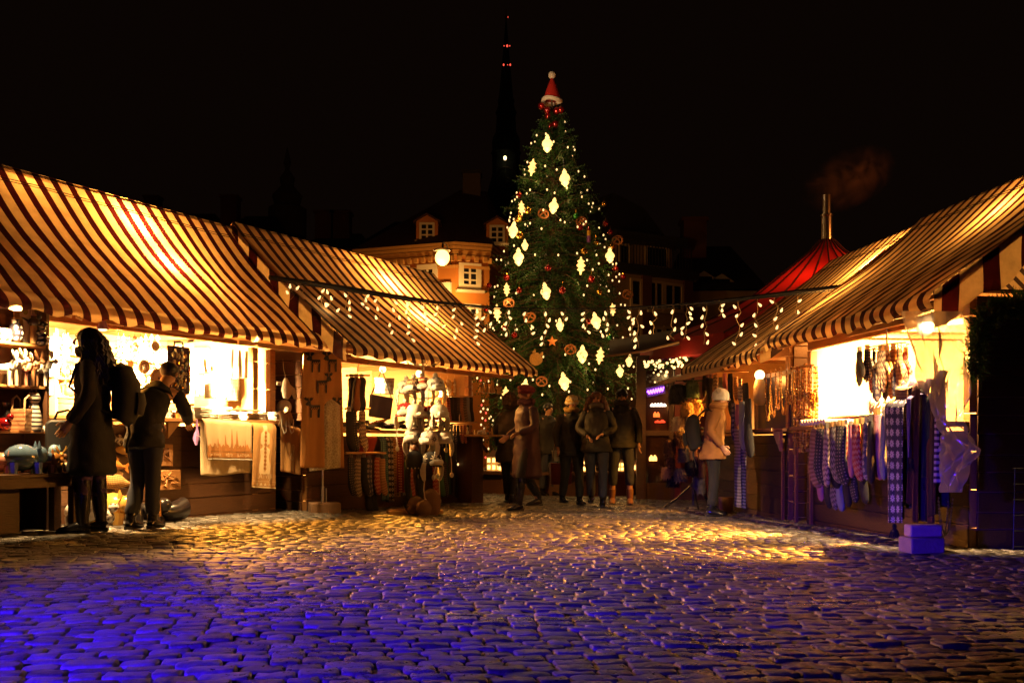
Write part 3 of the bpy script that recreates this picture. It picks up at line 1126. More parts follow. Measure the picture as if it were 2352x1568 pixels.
# hipped roof
rp = grow(poly, .3)
pk = [P(1056, 437, 36.), P(1118, 440, 36.5)]
a = MB(I)
vs = [(x, y, ZC + .344) for x, y in rp] + [tuple(pk[0]), tuple(pk[1])]
a.add(vs, [(0, 1, 6), (1, 2, 7, 6), (2, 3, 7), (3, 4, 7), (4, 5, 6, 7), (5, 0, 6)])
a.build('roof', tiles, yb, smooth=0)
a = MB(I)
ch = P(1084, 430, 36.)
a.box((ch.x, ch.y, ch.z - .3), (.66, .66, 1.5), mi=0)
a.box((ch.x, ch.y, ch.z + .49), (.76, .76, .12), mi=1)
a.build('chimney', [mat('dark_plaster', (.10, .07, .04), .8, var=.3), slate], yb, smooth=0)  # chimney in dark brown plaster of random tone
f1, f2, f3 = Wall(c0, c1), Wall(c1, c2), Wall(c2, c3)
for fr, xs, ys in ((f2, (1059, 1099), (612, 658)), (f1, (964, 1000), (612, 664)), (f2, (1059, 1099), (705, 760)), (f1, (900, 936), (616, 668))):
    p0, p1 = fr.at_y(xs[0], ys[1], -.02), fr.at_y(xs[1], ys[0], -.02)
    window(yb, fr, p0.x, p1.x, p0.z, p1.z, casing=.16)
a = MB(I @ f1.M)
p0, p1 = f1.at_y(1001, 600, 0), f1.at_y(1038, 600, 0)
a.box(((p0.x + p1.x) / 2, -.05, (ZC - .86) / 2 - .3), (p1.x - p0.x, .12, ZC - .86 + .6))
a.build('pilaster', plaster_w, yb)
for px, py, wpx in ((981, 560, 50), (1142, 566, 50)):
    b = P(px, py, 30.7)
    d = thing('x', None, None)
    bpy.data.objects.remove(d)
    a = MB(I @ Matrix.Translation(b))
    w = wpx / F * 30.7
    a.prism([(-w / 2, 0), (w / 2, 0), (w / 2, .72), (0, .92), (-w / 2, .72)], 0, 3.2)
    dm = a.build('dormer', plaster, yb, smooth=0)
    a = MB(I @ Matrix.Translation(b))
    a.add([(-w / 2 - .08, -.1, .70), (0, -.1, .95), (w / 2 + .08, -.1, .70), (-w / 2 - .08, 3.3, .70), (0, 3.3, .95), (w / 2 + .08, 3.3, .70)], [(0, 1, 4, 3), (1, 2, 5, 4)])
    a.build('dormer_roof', tiles, dm, solid=.04, smooth=0)
    fr = Wall((b.x - w / 2, b.y), (b.x + w / 2, b.y))
    wn = window(yb, fr, w * .2, w * .8, b.z + .1, b.z + .64, casing=.07)

# street lamp on a bracket
sl = P(1016, 592, 26.4)
st_ = thing('street_lamp', 'blazing street lamp on a bracket of the ochre corner house', 'street lamp', Matrix.Translation(sl))
a = MB()
a.ell((0, 0, 0), (.2, .2, .22), 16, 10)
a.build('globe', mat('street_lamp_glow', (1, .8, .4), .3, var=0, emit=5., ecol=(1., .55, .13)), st_)
a = MB()
a.lathe([(.05, .28), (.26, .22), (.24, .19), (.04, .22)], n=14)
a.sweep([(0, 0, .2), (0, .3, .5), (0, 1.9, .72), (0, 3.7, .5)], .025, n=6)
a.build('bracket', iron, st_)
lamp('street_lamp_and_fill', sl + Vector((-.05, -.2, -.3)), 130, (1., .28, .03), .15)
lamp('street_lamp_and_fill', sl + Vector((.1, 2.7, -.9)), 200, (1., .5, .12), .12)  # added fill near the wall, away from the globe, brightening the pilaster

# ------------------------------------------------------------------ flat-roofed house on the right behind the spruce


def Z5(x, y):
    return 1349.4 + .2198 * x, 488 + .2198 * y


d0, d1 = pw(1400, 33.), pw(1584, 35.)
zt = CZ + (HY - 632) / F * 34
rb = thing('modern_house', 'dark brick house with wide windows and set-back top floor right of the spruce', 'house', Matrix.Translation((d0[0], d0[1], 0)))
I = rb.matrix_world.inverted()
g = Wall(d0, d1)
plR = mat('dim_plaster', (.34, .22, .13), .8, var=.15)
a = MB(I @ g.M)
a.box((g.L / 2, 3, zt / 2 - .75), (g.L, 6, zt + 1.5))
a.build('wall', plR, rb, smooth=0)
a = MB(I @ g.M)
for px in (1375, 1483, 1578):
    p = g.at_y(px, 700, 0)
    a.box((p.x, -.04, zt / 2 - .75), (.42, .1, zt + 1.5))
a.build('brick_pier', brickm, rb, smooth=0)
a = MB(I @ g.M)
a.box((g.L / 2, -.1, zt + .1), (g.L + .3, .5, .3))
for k in range(26):
    a.box((g.L * k / 26, -.25, zt + .65), (.025, .025, .85))
a.box((g.L / 2, -.25, zt + 1.08), (g.L, .04, .04))
a.build('balcony', slate, rb, smooth=0)
for (x0, x1, y0, y1, nx) in ((645, 785, 735, 1010, 2), (805, 985, 765, 1010, 2), (455, 555, 710, 970, 1), (645, 785, 1210, 1480, 2), (805, 985, 1215, 1480, 2), (455, 555, 1190, 1450, 1)):
    q0, q1 = g.at_y(*Z5(x0, y1), -.02), g.at_y(*Z5(x1, y0), -.02)
    w_ = window(rb, g, q0.x, q1.x, q0.z, q1.z, nx, 1, casing=.09, fm=mat('dim_frame', (.5, .36, .22), .5))
e0, e1 = pw(1400, 35.5), pw(1543, 37.)
g2 = Wall(e0, e1)
zz0, zz1 = zt, CZ + (HY - 566) / F * 36.5
a = MB(I @ g2.M)
a.box((g2.L / 2, 2.6, (zz0 + zz1) / 2), (g2.L, 5.2, zz1 - zz0))
a.build('top_floor', plR, rb, smooth=0)
a = MB(I @ g2.M)
a.box((g2.L / 2, 2.3, zz1 + .14), (g2.L + .4, 6, .3))
a.prism([(-.2, zz1 + .3), (g2.L + .2, zz1 + .3), (g2.L * .62, zz1 + 1.5), (.4, zz1 + 1.9)], .3, 5)
a.build('roof', slate, rb, smooth=0)
for (x0, x1, y0, y1, nx) in ((610, 835, 375, 560, 1), (335, 440, 345, 560, 1)):
    q0, q1 = g2.at_y(*Z5(x0, y1), -.02), g2.at_y(*Z5(x1, y0), -.02)
    window(rb, g2, q0.x, q1.x, q0.z, q1.z, nx, 1, casing=.08, fm=mat('dim_frame', (.5, .36, .22), .5))


def far_house(px0, px1, Y, py_eave, py_ridge, lab, wm, rm, dormers=(), chim=(), hip=.25):
    a0, a1 = pw(px0, Y), pw(px1, Y)
    w = Wall(a0, a1)
    ze, zr = CZ + (HY - py_eave) / F * Y, CZ + (HY - py_ridge) / F * (Y + 3)
    t = thing('old_town_house', lab, 'house', w.M)
    a = MB()
    a.box((w.L / 2, 4, ze / 2 - 1), (w.L, 8, ze + 2))
    a.build('wall', wm, t, smooth=0)
    a = MB()
    i_ = w.L * hip
    a.add([(-.3, -.3, ze + .01), (w.L + .3, -.3, ze + .01), (w.L + .3, 8.3, ze + .01), (-.3, 8.3, ze + .01), (i_, 3.5, zr), (w.L - i_, 3.5, zr)],
          [(0, 1, 5, 4), (1, 2, 5), (2, 3, 4, 5), (3, 0, 4)])
    rf = a.build('roof', rm, t, smooth=0)
    for px in chim:
        p = w.at_y(px, py_ridge, 2.5)
        a = MB()
        a.box((p.x, 2.5, zr), (.9, .9, 1.5))
        a.box((p.x, 2.5, zr + .8), (1.05, 1.05, .14))
        a.build('chimney', brickm, rf, smooth=0)
    for px, py0, py1, dw in dormers:
        p, q = w.at_y(px, py0, .3), w.at_y(px, py1, .3)
        a = MB()
        a.prism([(p.x - dw / 2, p.z), (p.x + dw / 2, p.z), (p.x + dw / 2, q.z - .3), (p.x, q.z), (p.x - dw / 2, q.z - .3)], .3, 2.5)
        dd = a.build('dormer', framew, t, smooth=0)
        a = MB()
        a.box((p.x, .29, (p.z + q.z) / 2 - .1), (dw * .62, .03, (q.z - p.z) * .62))
        a.build('window', glass_d, dd)
    return t


far_house(1584, 1745, 36, 668, 560, 'old house with two small dormers right of the brick house', plR, slate, ((1617, 660, 622, .95), (1658, 664, 628, .95)), (1592,), hip=.12)
far_house(300, 505, 60, 545, 487, 'black roof silhouette above the wide left awning', brickm, slate, (), (352,))
far_house(500, 620, 52, 545, 492, 'dark mansard silhouette with chimney above the second awning', brickm, slate, (), (530,), .2)
far_house(690, 842, 46, 570, 532, 'dark house with broad chimney left of the ochre house', brickm, slate, (), (748, 785))
far_house(842, 960, 52, 560, 505, 'dark gabled house behind the ochre corner house', brickm, slate, (), (), .4)
a = MB()
a.lathe([(1.5, 0), (1.5, 2.2), (1.0, 2.5), (1.2, 3.2), (.5, 4.), (.6, 4.6), (.15, 5.3), (.3, 5.8), (.03, 7)], n=10)
tt = P(660, 545, 75.)
solo(a, 'tower_finial', mat('dim_stone', (.2, .15, .09), .8), 'small ornate tower top between the dark roofs on the left', 'tower', T3(tt.x, tt.y, tt.z))

# ------------------------------------------------------------------ church
CHY = 120.
cp = P(1162, 470, CHY)
k = CHY / F
chz = lambda py: CZ + (HY - py) * k
chs = mat('church_stone', (.05, .045, .045), .8, var=.3)
chm = mat('church_copper', (.018, .03, .028), .6, var=.3)
chu = thing('church', 'dark church with a needle spire and clock far behind the spruce', 'church', Matrix.Translation((cp.x, CHY, 0)))
a = MB()
a.box((0, 3, chz(470) / 2 - 2), (5.2, 5.2, chz(470) + 4))
a.box((0, 18, 6), (14, 26, 16))
a.prism([(-7.4, 14), (7.4, 14), (0, 22)], 5.5, 31)
a.build('tower', chs, chu, smooth=0)
a = MB()
prof = [(46, 470), (44, 430), (36, 400), (32, 385), (33, 340), (36, 336), (32, 328), (33, 310), (31, 300), (24, 285), (22, 250), (25, 240), (22, 234), (18, 222), (20, 212), (17, 205), (13, 165), (9, 120), (5, 70), (2, 30), (1, 16)]
a.lathe([(r * k, chz(y)) for r, y in prof], c=(0, 3, 0), n=8)
a.build('spire', chm, chu, smooth=15)
a = MB()
a.tube((0, 3, chz(22)), (0, 3, chz(-6)), .05)
a.ell((0, 3, chz(15)), .25)
a.build('weathervane', gold, chu)
a = MB()
a.sweep([(20 * k * math.cos(t), -.3, chz(409) + 23 * k * math.sin(t)) for t in [2 * PI * i / 24 for i in range(25)]], .12, n=5, cap=False)
a.tube((0, -.3, chz(409)), (0, -.3, chz(424)), .1)
a.tube((0, -.3, chz(409)), (.6, -.3, chz(414)), .1)
a.build('clock', mat('clock_metal', (.14, .11, .07), .5), chu)
for i, (px, py, mt, r) in enumerate([(1158, 115, redb_m, .06), (1165, 115, redb_m, .12), (1171, 115, redb_m, .06), (1157, 158, redb_m, .1), (1166, 158, redb_m, .05), (1172, 158, redb_m, .1), (1166, 15, redb_m, .08), (1160, 362, lamp_m, .2)]):
    p = P(px, py, CHY)
    a = MB()
    a.ell((p.x - cp.x, -1.2 if i < 7 and i != 6 else (3.05 if i == 6 else .2), p.z), (r, r, r * 1.4), 8, 6)
    a.build('beacon', mt, chu)

# ------------------------------------------------------------------ red pavilion with chimney
ap = P(1899, 552, 17.)
PX, PY = ap.x, 17.
pz0 = gz(PX, PY)
pav = thing('red_pavilion', 'round red tented pavilion with a tall metal chimney behind the right stalls', 'pavilion', Matrix.Translation((PX, PY, pz0)))
redc = mat('red_canvas', (.36, .012, .010), .7, var=.25, scale=3, trans=.3)
A = ap.z - pz0
a = MB()
prof = [(.12, A), (.30, A - .2), (.7, A - .52), (1.3, A - .98), (2.1, A - 1.42), (3.3, A - 1.9)]
a.lathe(prof, n=24)
a.build('tent_roof', redc, pav, smooth=0)
for kk in range(24):
    t = 2 * PI * kk / 24
    a = MB()
    a.sweep([((r + .012) * math.cos(t), (r + .012) * math.sin(t), z) for r, z in prof], .016, n=4)
    a.build('roof_rib', mat('dark_red_rope', (.05, .006, .008), .8), pav)
a = MB()
a.lathe([(3.3, A - 1.9), (3.34, A - 2.2), (3.28, A - 2.2)], n=24)
a.build('valance', redc, pav, smooth=0)
a = MB()
hz = P(1899, 498, 17.).z - pz0
tz = P(1899, 448, 17.).z - pz0
a.lathe([(.095, A - .12), (.09, hz), (.105, hz + .01), (.105, hz + .04), (.068, hz + .06), (.068, tz)], n=18)
a.build('chimney', mat('flue_steel', (.5, .42, .34), .28, metal=1., var=.25, scale=4), pav)
# glazed cabin wall under the pavilion roof, by the spruce
gf = Frame(*pw(1470, 16.4), -4)
cab = thing('glazed_booth', 'dark red booth with glass panes and garland lights between spruce and fur hats', 'booth', gf.M)
a = MB()
for px, w, mt in ((1472, .16, 0), (1541, .07, 0), (1556, .1, 1), (1630, .1, 1)):
    p = gf.at_y(px, 1000, 0)
    a.box((p.x, 0, 1.2), (w, .12, 2.4), mi=mt)
p = gf.at_y(1556, 1000, 0)
for z in (.12, 1.12, 2.4):
    a.box((p.x / 2 + .2, 0, z), (p.x + .5, .09, .09 if z > 1 else .3))
a.build('frame', [wood_d, mat('red_paint', (.22, .03, .015), .5)], cab)
a = MB()
a.box((p.x / 2, .02, 1.25), (p.x, .012, 2.2))
gl = mat('booth_glass', (.05, .02, .015), .06, var=.1)
a.build('pane', gl, cab)
a = MB()
a.box((1.3, 1.3, 1.2), (2.4, 2.2, 2.4))
a.build('back_wall', mat('red_paint', (.22, .03, .015), .5), cab)
# things seen in the window: a lit snowy ledge, two small red lit boards, a pink tube sign
sg = thing('tube_sign', 'pink and violet glowing tube sign in the booth window', 'sign', gf.m(*gf.at_y(1506, 897, -.05)))
a = MB()
pts = []
for i in range(40):
    t = i / 39
    pts.append((-.14 + .28 * t, 0, .035 * math.sin(t * 40) + .06 * (t - .5)))
a.sweep(pts, .010, n=5)
a.build('tube', mat('pink_neon', (.6, .15, 1.), .3, var=0, emit=7., ecol=(.45, .10, 1.)), sg)
a = MB()
a.box((0, .02, 0), (.32, .01, .16), M=Matrix.Rotation(-.2, 4, 'Y'))
a.build('back_plate', mat('violet_plate', (.12, .03, .3), .4), sg)
for px, py, w, h, lab, mm, em in ((1512, 930, .26, .05, 'row of white lit snow-covered roofs on the booth ledge', 'window_snow', (1., .8, .62)), (1508, 952, .1, .08, 'small orange lit box glowing behind the booth pane', 'box_orange', (1., .18, .03)),
                                  (1516, 968, .16, .035, 'flat red glowing tray behind the booth pane', 'box_red', (1., .06, .02)), (1500, 1052, .12, .09, 'lit lantern house low behind the booth pane', 'box_gold', (1., .5, .12))):
    p = gf.at_y(px, py, -.06)
    a = MB()
    n = 5 if w > .2 else 2
    for i in range(n):
        a.lathe([(w / n * .62, -h / 2), (w / n * .62, h * .1), (w / n * .1, h / 2 + R.uniform(0, .02))], c=(-w / 2 + w * (i + .5) / n, 0, 0), n=6)
    solo(a, 'window_light', mat(mm, em, .4, var=0, emit=1.6 if 'red' in mm or 'orange' in mm else 3., ecol=em), lab, 'window light', gf.m(p.x, -.06, p.z), 'lit things in the booth window')
# garland and awning pole of the booth
gar = thing('fir_garland', 'fir garland with white lights draped over the booth eave', 'garland', Matrix())
ga, gb = P(1478, 838, 15.6), P(1640, 786, 15.6)
a = MB()
bl = []
for i in range(420):
    t = R.random()
    c = ga.lerp(gb, t) + Vector((0, 0, -.10 * math.sin(PI * t) - R.random() ** 2 * .05))
    d = Vector((R.gauss(0, 1), R.gauss(0, 1), R.gauss(0, 1) - .3)).normalized() * R.uniform(.06, .13)
    s_ = d.orthogonal().normalized() * .012
    a.add([c - s_, c + s_, c + d], [(0, 1, 2)])
a.build('foliage', fol, gar, smooth=0)
a = MB()
a.sweep([ga.lerp(gb, i / 10) + Vector((0, 0, -.10 * math.sin(PI * i / 10))) for i in range(11)], .02, n=5)
a.build('stem', wood_d, gar)
b0 = None
for i in range(84):
    t = R.random()
    dz = -abs(R.gauss(0, .16)) if t < .55 else -abs(R.gauss(0, .05))
    c = ga.lerp(gb, t) + Vector((0, -.1, -.10 * math.sin(PI * t) + .05 + dz * (1 if t > .1 else .5)))
    if b0 is None:
        a = MB()
        a.ell((0, 0, 0), .02, 6, 4)
        b0 = a.build('bulb', bulb_m, gar)
        b0.location = c
    else:
        o = b0.copy()
        COL.objects.link(o)
        o.location = c
        sc = R.uniform(.7, 1.35)
        o.scale = (sc, sc, sc)
lamp('garland_light', ga.lerp(gb, .5) + Vector((0, -.4, -.2)), 9, (1., .6, .2), .15)
ev = solo(MB().sheet(lambda u, v: P(1400 + 165 * u, 817 - 28 * u + (6 - 20 * (1 - u)) * v * .0 + v * 0, 15.4 + 1.2 * v) + Vector((0, 0, .25 * v + .0)), 8, 2), 'booth_awning', mat('dark_canvas', (.05, .03, .025), .8), 'low dark canvas awning edge reaching from the booth toward the spruce', 'awning', solid=.03)
poleA, poleB = P(1392, 818, 15.35), P(1570, 800, 15.35)
solo(MB().sweep([poleA, P(1430, 813, 15.35), P(1480, 806, 15.35), P(1560, 785, 15.35)], .018, n=6), 'awning_pole', wood, 'thin bent pole along the front of the dark booth awning', 'pole')
# ------------------------------------------------------------------ people
FOLD = bpy.data.textures.new('cloth_folds', 'CLOUDS')
FOLD.noise_scale = .075
FOLD.noise_depth = 2
skin = mat('skin', (.50, .27, .17), .5, var=.12)
skin_d = mat('lips', (.30, .09, .07), .5, var=.1)
eyem = mat('eye', (.04, .03, .03), .2, var=0)


def skin_body(parent, pts, edges, radii, root=0):
    me = bpy.data.meshes.new('body')
    me.from_pydata(pts, edges, [])
    me.materials.append(skin)
    o = bpy.data.objects.new('body', me)
    COL.objects.link(o)
    o.parent = parent
    md = o.modifiers.new('skin', 'SKIN')
    md.use_smooth_shade = True
    if not me.skin_vertices:
        me.skin_vertices.new()
    for i, r in enumerate(radii):
        r = r if isinstance(r, tuple) else (r, r)
        me.skin_vertices[0].data[i].radius = r
    me.skin_vertices[0].data[root].use_root = True
    sb = o.modifiers.new('sub', 'SUBSURF')
    sb.levels = sb.render_levels = 1
    return o


def hand(parent, w, d, side, curl=.6):
    """palm, four unequal bent fingers and a thumb; w wrist point, d direction of the forearm"""
    d = Vector(d).normalized()
    s = Vector((0, -1, 0)) - d * d.y * -1
    s = Vector((0, -1, 0))
    s = (s - d * s.dot(d)).normalized()
    n = d.cross(s) * side
    w = Vector(w)
    a = MB()
    a.sweep([w - d * .02, w + d * .02, w + d * .05, w + d * .085], [.02, .034, .04, .037], [.018, .017, .016, .013], n=8, up=n)
    for i, ln in enumerate((.066, .075, .07, .054)):
        b = w + d * .08 + s * (.028 - .019 * i)
        p = [b]
        dd = d
        for k in range(3):
            dd = (dd + n * -curl * .55).normalized()
            p.append(p[-1] + dd * ln * (.45, .32, .23)[k])
        a.sweep(p, [.0095, .009, .008, .006], n=6)
    b = w + d * .03 + s * .033
    t = (d * .6 + s * .75 - n * .35).normalized()
    t2 = (d * .95 + s * .2 - n * .35).normalized()
    a.sweep([b, b + t * .032, b + t * .032 + t2 * .03], [.012, .011, .008], n=6)
    a.build('hand', skin, parent)


def person(label, M, Hh=1.7, lean=0., legs=None, arms=None, coat=None, hem=.78, coat_w=.23, trous=None, boots=None, hair=None, hairlen=0., hairm=None,
           hat=None, hatm=None, bootz=.14, hood=None, head_yaw=0., head_pitch=0., scarf=None, glasses=False, flare=1.1, beanie_h=.13, gloves=None):
    """faces -y; legs/arms are lists of (knee, ankle) / (elbow, wrist) offsets"""
    t = thing('person', label, 'person', M @ Matrix.Scale(Hh / 1.72, 4))
    L = legs or [((.10, -.02, .49), (.11, 0, .08)), ((-.10, -.02, .49), (-.11, 0, .08))]
    A = arms or [((.25, .03, 1.12), (.25, -.06, .88)), ((-.25, .03, 1.12), (-.25, -.06, .88))]

    def ln(z):
        return -lean * max(0., z - .92)
    hips = Vector((0, 0, .92))
    chest = Vector((0, ln(1.28), 1.28 - abs(lean) * .1))
    sh = Vector((0, ln(1.42), 1.42 - abs(lean) * .18))
    neck = sh + Vector((0, -.015 - .05 * lean, .045))
    hd = neck + Vector((0, -.02 - .1 * lean - .05 * head_pitch, .105))
    pts = [hips, Vector((0, ln(1.1), 1.1)), chest, neck - Vector((0, 0, .03)), neck + Vector((0, 0, .03)), hd + Vector((0, -.005, -.045)), hd + Vector((0, 0, .02)), hd + Vector((0, .008, .075))]
    rd = [(.14, .11), (.13, .10), (.15, .11), (.06, .06), (.052, .055), (.062, .075), (.078, .095), (.062, .078)]
    ed = [(0, 1), (1, 2), (2, 3), (3, 4), (4, 5), (5, 6), (6, 7)]

    def ad(p, q, r):
        pts.append(Vector(q))
        rd.append(r)
        ed.append((p, len(pts) - 1))
        return len(pts) - 1
    for (kn, an), sx in zip(L, (1, -1)):
        h_ = ad(0, (sx * .095, 0, .86), .085)
        k_ = ad(h_, kn, .055)
        ad(k_, an, .04)
    for (el, wr), sx in zip(A, (1, -1)):
        s_ = ad(2, (sx * .165, sh.y + .005, sh.z - .035), .05)
        e_ = ad(s_, el, .04)
        ad(e_, wr, .026)
    skin_body(t, pts, ed, rd)
    Hm = Matrix.Translation(hd) @ Matrix.Rotation(head_yaw, 4, 'Z') @ Matrix.Rotation(head_pitch, 4, 'X')
    a = MB(Hm)
    a.sweep([(0, -.092, .022), (0, -.112, -.012), (0, -.094, -.022)], [.008, .015, .012], n=7)
    a.build('nose', skin, t)
    for sx in (-1, 1):
        a = MB(Hm)
        a.ell((sx * .031, -.083, .02), (.015, .008, .009), 8, 5)
        a.sweep([(sx * .012, -.088, .042), (sx * .032, -.088, .047), (sx * .05, -.078, .04)], .005, n=5)
        a.build('eye', eyem, t)
        a = MB(Hm)
        a.ell((sx * .080, .005, -.002), (.010, .02, .03), 8, 5)
        a.build('ear', skin, t)
    a = MB(Hm)
    a.sweep([(-.022, -.083, -.052), (0, -.092, -.049), (.022, -.083, -.052)], .006, n=6)
    a.build('mouth', skin_d, t)
    if glasses:
        a = MB(Hm)
        for sx in (-1, 1):
            a.sweep([(sx * .034 + .026 * math.cos(q), -.098, .02 + .018 * math.sin(q)) for q in [2 * PI * i / 10 for i in range(11)]], .003, n=4, cap=False)
            a.tube((sx * .06, -.096, .022), (sx * .083, .0, .02), .003, n=4)
        a.tube((-.008, -.1, .022), (.008, -.1, .022), .003, n=4)
        a.build('glasses', iron, t)
    if hairm:
        a = MB(Hm)
        a.ell((0, .018, .035), (.092, .102, .085), 14, 9, jit=.03)
        if hairlen:
            rr = random.Random(len(label))
            for i in range(46):
                q = rad(-18) + (PI + rad(36)) * i / 45
                x0, y0 = .088 * math.cos(q), .02 + .092 * math.sin(q)
                pt = [(x0 * .8, y0 * .85, .06)]
                for k in range(1, 9):
                    f = k / 8
                    pt.append((x0 * (1 + 1.15 * f * math.sin(f * 2.4)) + .018 * math.sin(k * 1.9 + i * 1.3), y0 * (1 + .75 * f * math.sin(f * 2.2)) + .045 * f + .018 * math.cos(k * 2.1 + i * 2.1), .06 - hairlen * f * rr.uniform(.9, 1.06)))
                a.sweep(pt, [.022, .03, .034, .036, .036, .034, .03, .022, .008], n=5)
        a.build('hair', hairm, t)
    if hat:
        a = MB(Hm)
        if hat == 'beanie':
            a.lathe([(.100, .005), (.106, .045), (.1, .085), (.07, .125), (.02, .145), (.004, .148)], c=(0, .008, 0), n=16, sx=.93, sy=1.06)
            a.lathe([(.103, -.005), (.113, .01), (.113, .045), (.104, .055)], c=(0, .008, 0), n=16, sx=.93, sy=1.06)
        elif hat == 'beret':
            a.ell((.01, .02, .085), (.125, .135, .062), 16, 8, M=Matrix.Rotation(.25, 3, 'Y'))
            a.lathe([(.094, .02), (.1, .05), (.1, .07)], n=16)
        elif hat == 'knit':
            a.lathe([(.102, -.02), (.108, .03), (.1, .085), (.06, .13), (.004, .14)], c=(0, .01, 0), n=16, sx=.95, sy=1.06)
            a.ell((-.07, .03, .1), (.04, .045, .05), 8, 6)
            a.ell((.07, .03, .1), (.04, .045, .05), 8, 6)
        elif hat == 'furhood':
            for i in range(150):
                q = R.uniform(0, 2 * PI)
                z = R.uniform(-.1, .15)
                rr_ = .135 - abs(z - .02) * .25
                p = Vector((rr_ * math.cos(q), .03 + rr_ * math.sin(q), z))
                d = Vector((math.cos(q), math.sin(q), R.uniform(-.5, .5))) * .07
                s_ = Vector((-math.sin(q), math.cos(q), 0)) * .014
                a.add([p - s_, p + s_, p + d], [(0, 1, 2)])
            a.ell((0, .035, .02), (.128, .13, .15), 14, 9, jit=.05)
        a.build('hat' if hat != 'furhood' else 'fur_hood', hatm, t)
    if coat:
        a = MB()
        zs = [sh.z + .045, sh.z + .01, sh.z - .06, 1.25, 1.05, .92, (hem + .92) / 2, hem]
        wd = [.065, .115, .172, coat_w * .92, coat_w * .85, coat_w * .93, coat_w * (1 + flare) / 2, coat_w * flare]
        dp = [.07, .09, .125, .145, .14, .155, .16 * (1 + flare) / 2, .16 * flare]
        cpts = [(0, ln(z) - (.015 if z > 1.4 else 0), z) for z in zs]
        # soft horizontal and vertical folds
        fine, w2, d2 = [], [], []
        for i in range(len(zs) - 1):
            for k in range(4):
                f = k / 4
                fine.append(Vector(cpts[i]).lerp(Vector(cpts[i + 1]), f))
                wob = 1 + .018 * math.sin((i * 4 + k) * 2.1)
                w2.append((wd[i] + (wd[i + 1] - wd[i]) * f) * wob)
                d2.append((dp[i] + (dp[i + 1] - dp[i]) * f) * wob)
        fine.append(Vector(cpts[-1]))
        w2.append(wd[-1])
        d2.append(dp[-1])
        a.sweep(fine, w2, d2, n=22, up=(0, -1, 0))
        for (el, wr), sx in zip(A, (1, -1)):
            s_ = Vector((sx * .16, sh.y, sh.z - .045))
            el, wr = Vector(el), Vector(wr)
            pp = [s_ - Vector((sx * .05, 0, 0)), s_, s_.lerp(el, .35), s_.lerp(el, .7), el, el.lerp(wr, .35), el.lerp(wr, .7), wr]
            a.sweep(pp, [.05, .072, .07, .066, .062, .06, .054, .048], [.05, .07, .068, .064, .06, .058, .054, .048], n=12)
        cb_ = a.build('coat', coat, t, sub=1)
        k_ = cb_.modifiers.new('folds', 'DISPLACE')
        k_.texture = FOLD
        k_.strength = .035
        k_.mid_level = .5
    for (el, wr), sx in zip(A, (1, -1)):
        hand(t, Vector(wr), Vector(wr) - Vector(el), sx)
    if scarf:
        a = MB()
        a.sweep([(.085 * math.cos(q), ln(1.46) - .01 + .085 * math.sin(q), sh.z + .06 + .012 * math.sin(3 * q)) for q in [2 * PI * i / 14 for i in range(15)]], .045, n=8, cap=False, up=(0, 0, 1))
        a.build('collar', scarf, t)
    if trous:
        a = MB()
        for (kn, an), sx in zip(L, (1, -1)):
            kn, an = Vector(kn), Vector(an)
            h_ = Vector((sx * .09, 0, .93))
            end = an + Vector((0, 0, .02)) if bootz < .2 else an.lerp(kn, .45)
            pp = [h_, h_.lerp(kn, .3), h_.lerp(kn, .65), kn, kn.lerp(end, .3), kn.lerp(end, .7), end]
            a.sweep(pp, [.105, .1, .085, .072, .07, .066, .066], n=14)
        a.sweep([(0, 0, 1.0), (0, 0, .93), (0, 0, .85)], [.17, .18, .15], [.12, .13, .12], n=16)
        cb_ = a.build('trousers', trous, t, sub=1)
        k_ = cb_.modifiers.new('folds', 'DISPLACE')
        k_.texture = FOLD
        k_.strength = .025
        k_.mid_level = .5
    if boots:
        for (kn, an), sx in zip(L, (1, -1)):
            kn, an = Vector(kn), Vector(an)
            a = MB()
            top = an + (kn - an).normalized() * (bootz - .08 if bootz < .3 else (kn - an).length * .86)
            pp = [an + Vector((0, .01, -.035)), an + Vector((0, .005, .03))]
            k = 6 if bootz > .3 else 2
            for i in range(1, k + 1):
                pp.append((an + Vector((0, .005, .03))).lerp(top, i / k))
            rr_ = [.042, .046] + [.05 + .022 * (i / k) * (bootz > .3) + .0022 * math.sin(i * 7) for i in range(1, k + 1)]
            a.sweep(pp, rr_, n=14)
            a.sweep([an + Vector((0, .05, -.045)), an + Vector((0, .03, -.03)), an + Vector((0, -.04, -.035)), an + Vector((0, -.11, -.05)), an + Vector((0, -.165, -.058)), an + Vector((0, -.19, -.062))],
                    [.034, .043, .045, .047, .04, .02], [.03, .05, .043, .03, .022, .012], n=12, up=(0, 0, 1))
            b = a.build('boot', boots, t)
            a = MB()
            a.sweep([an + Vector((0, .06, -.078)), an + Vector((0, -.05, -.078)), an + Vector((0, -.13, -.078)), an + Vector((0, -.195, -.074))], [.034, .044, .046, .024], [.012] * 4, n=10, up=(0, 0, 1))
            a.box(an + Vector((0, .035, -.072)), (.06, .06, .035))
            a.build('sole', mat('rubber_sole', (.012, .011, .011), .6), b)
    return t


def at_feet(px, py, rz):
    return on_ground(px, py, rz)


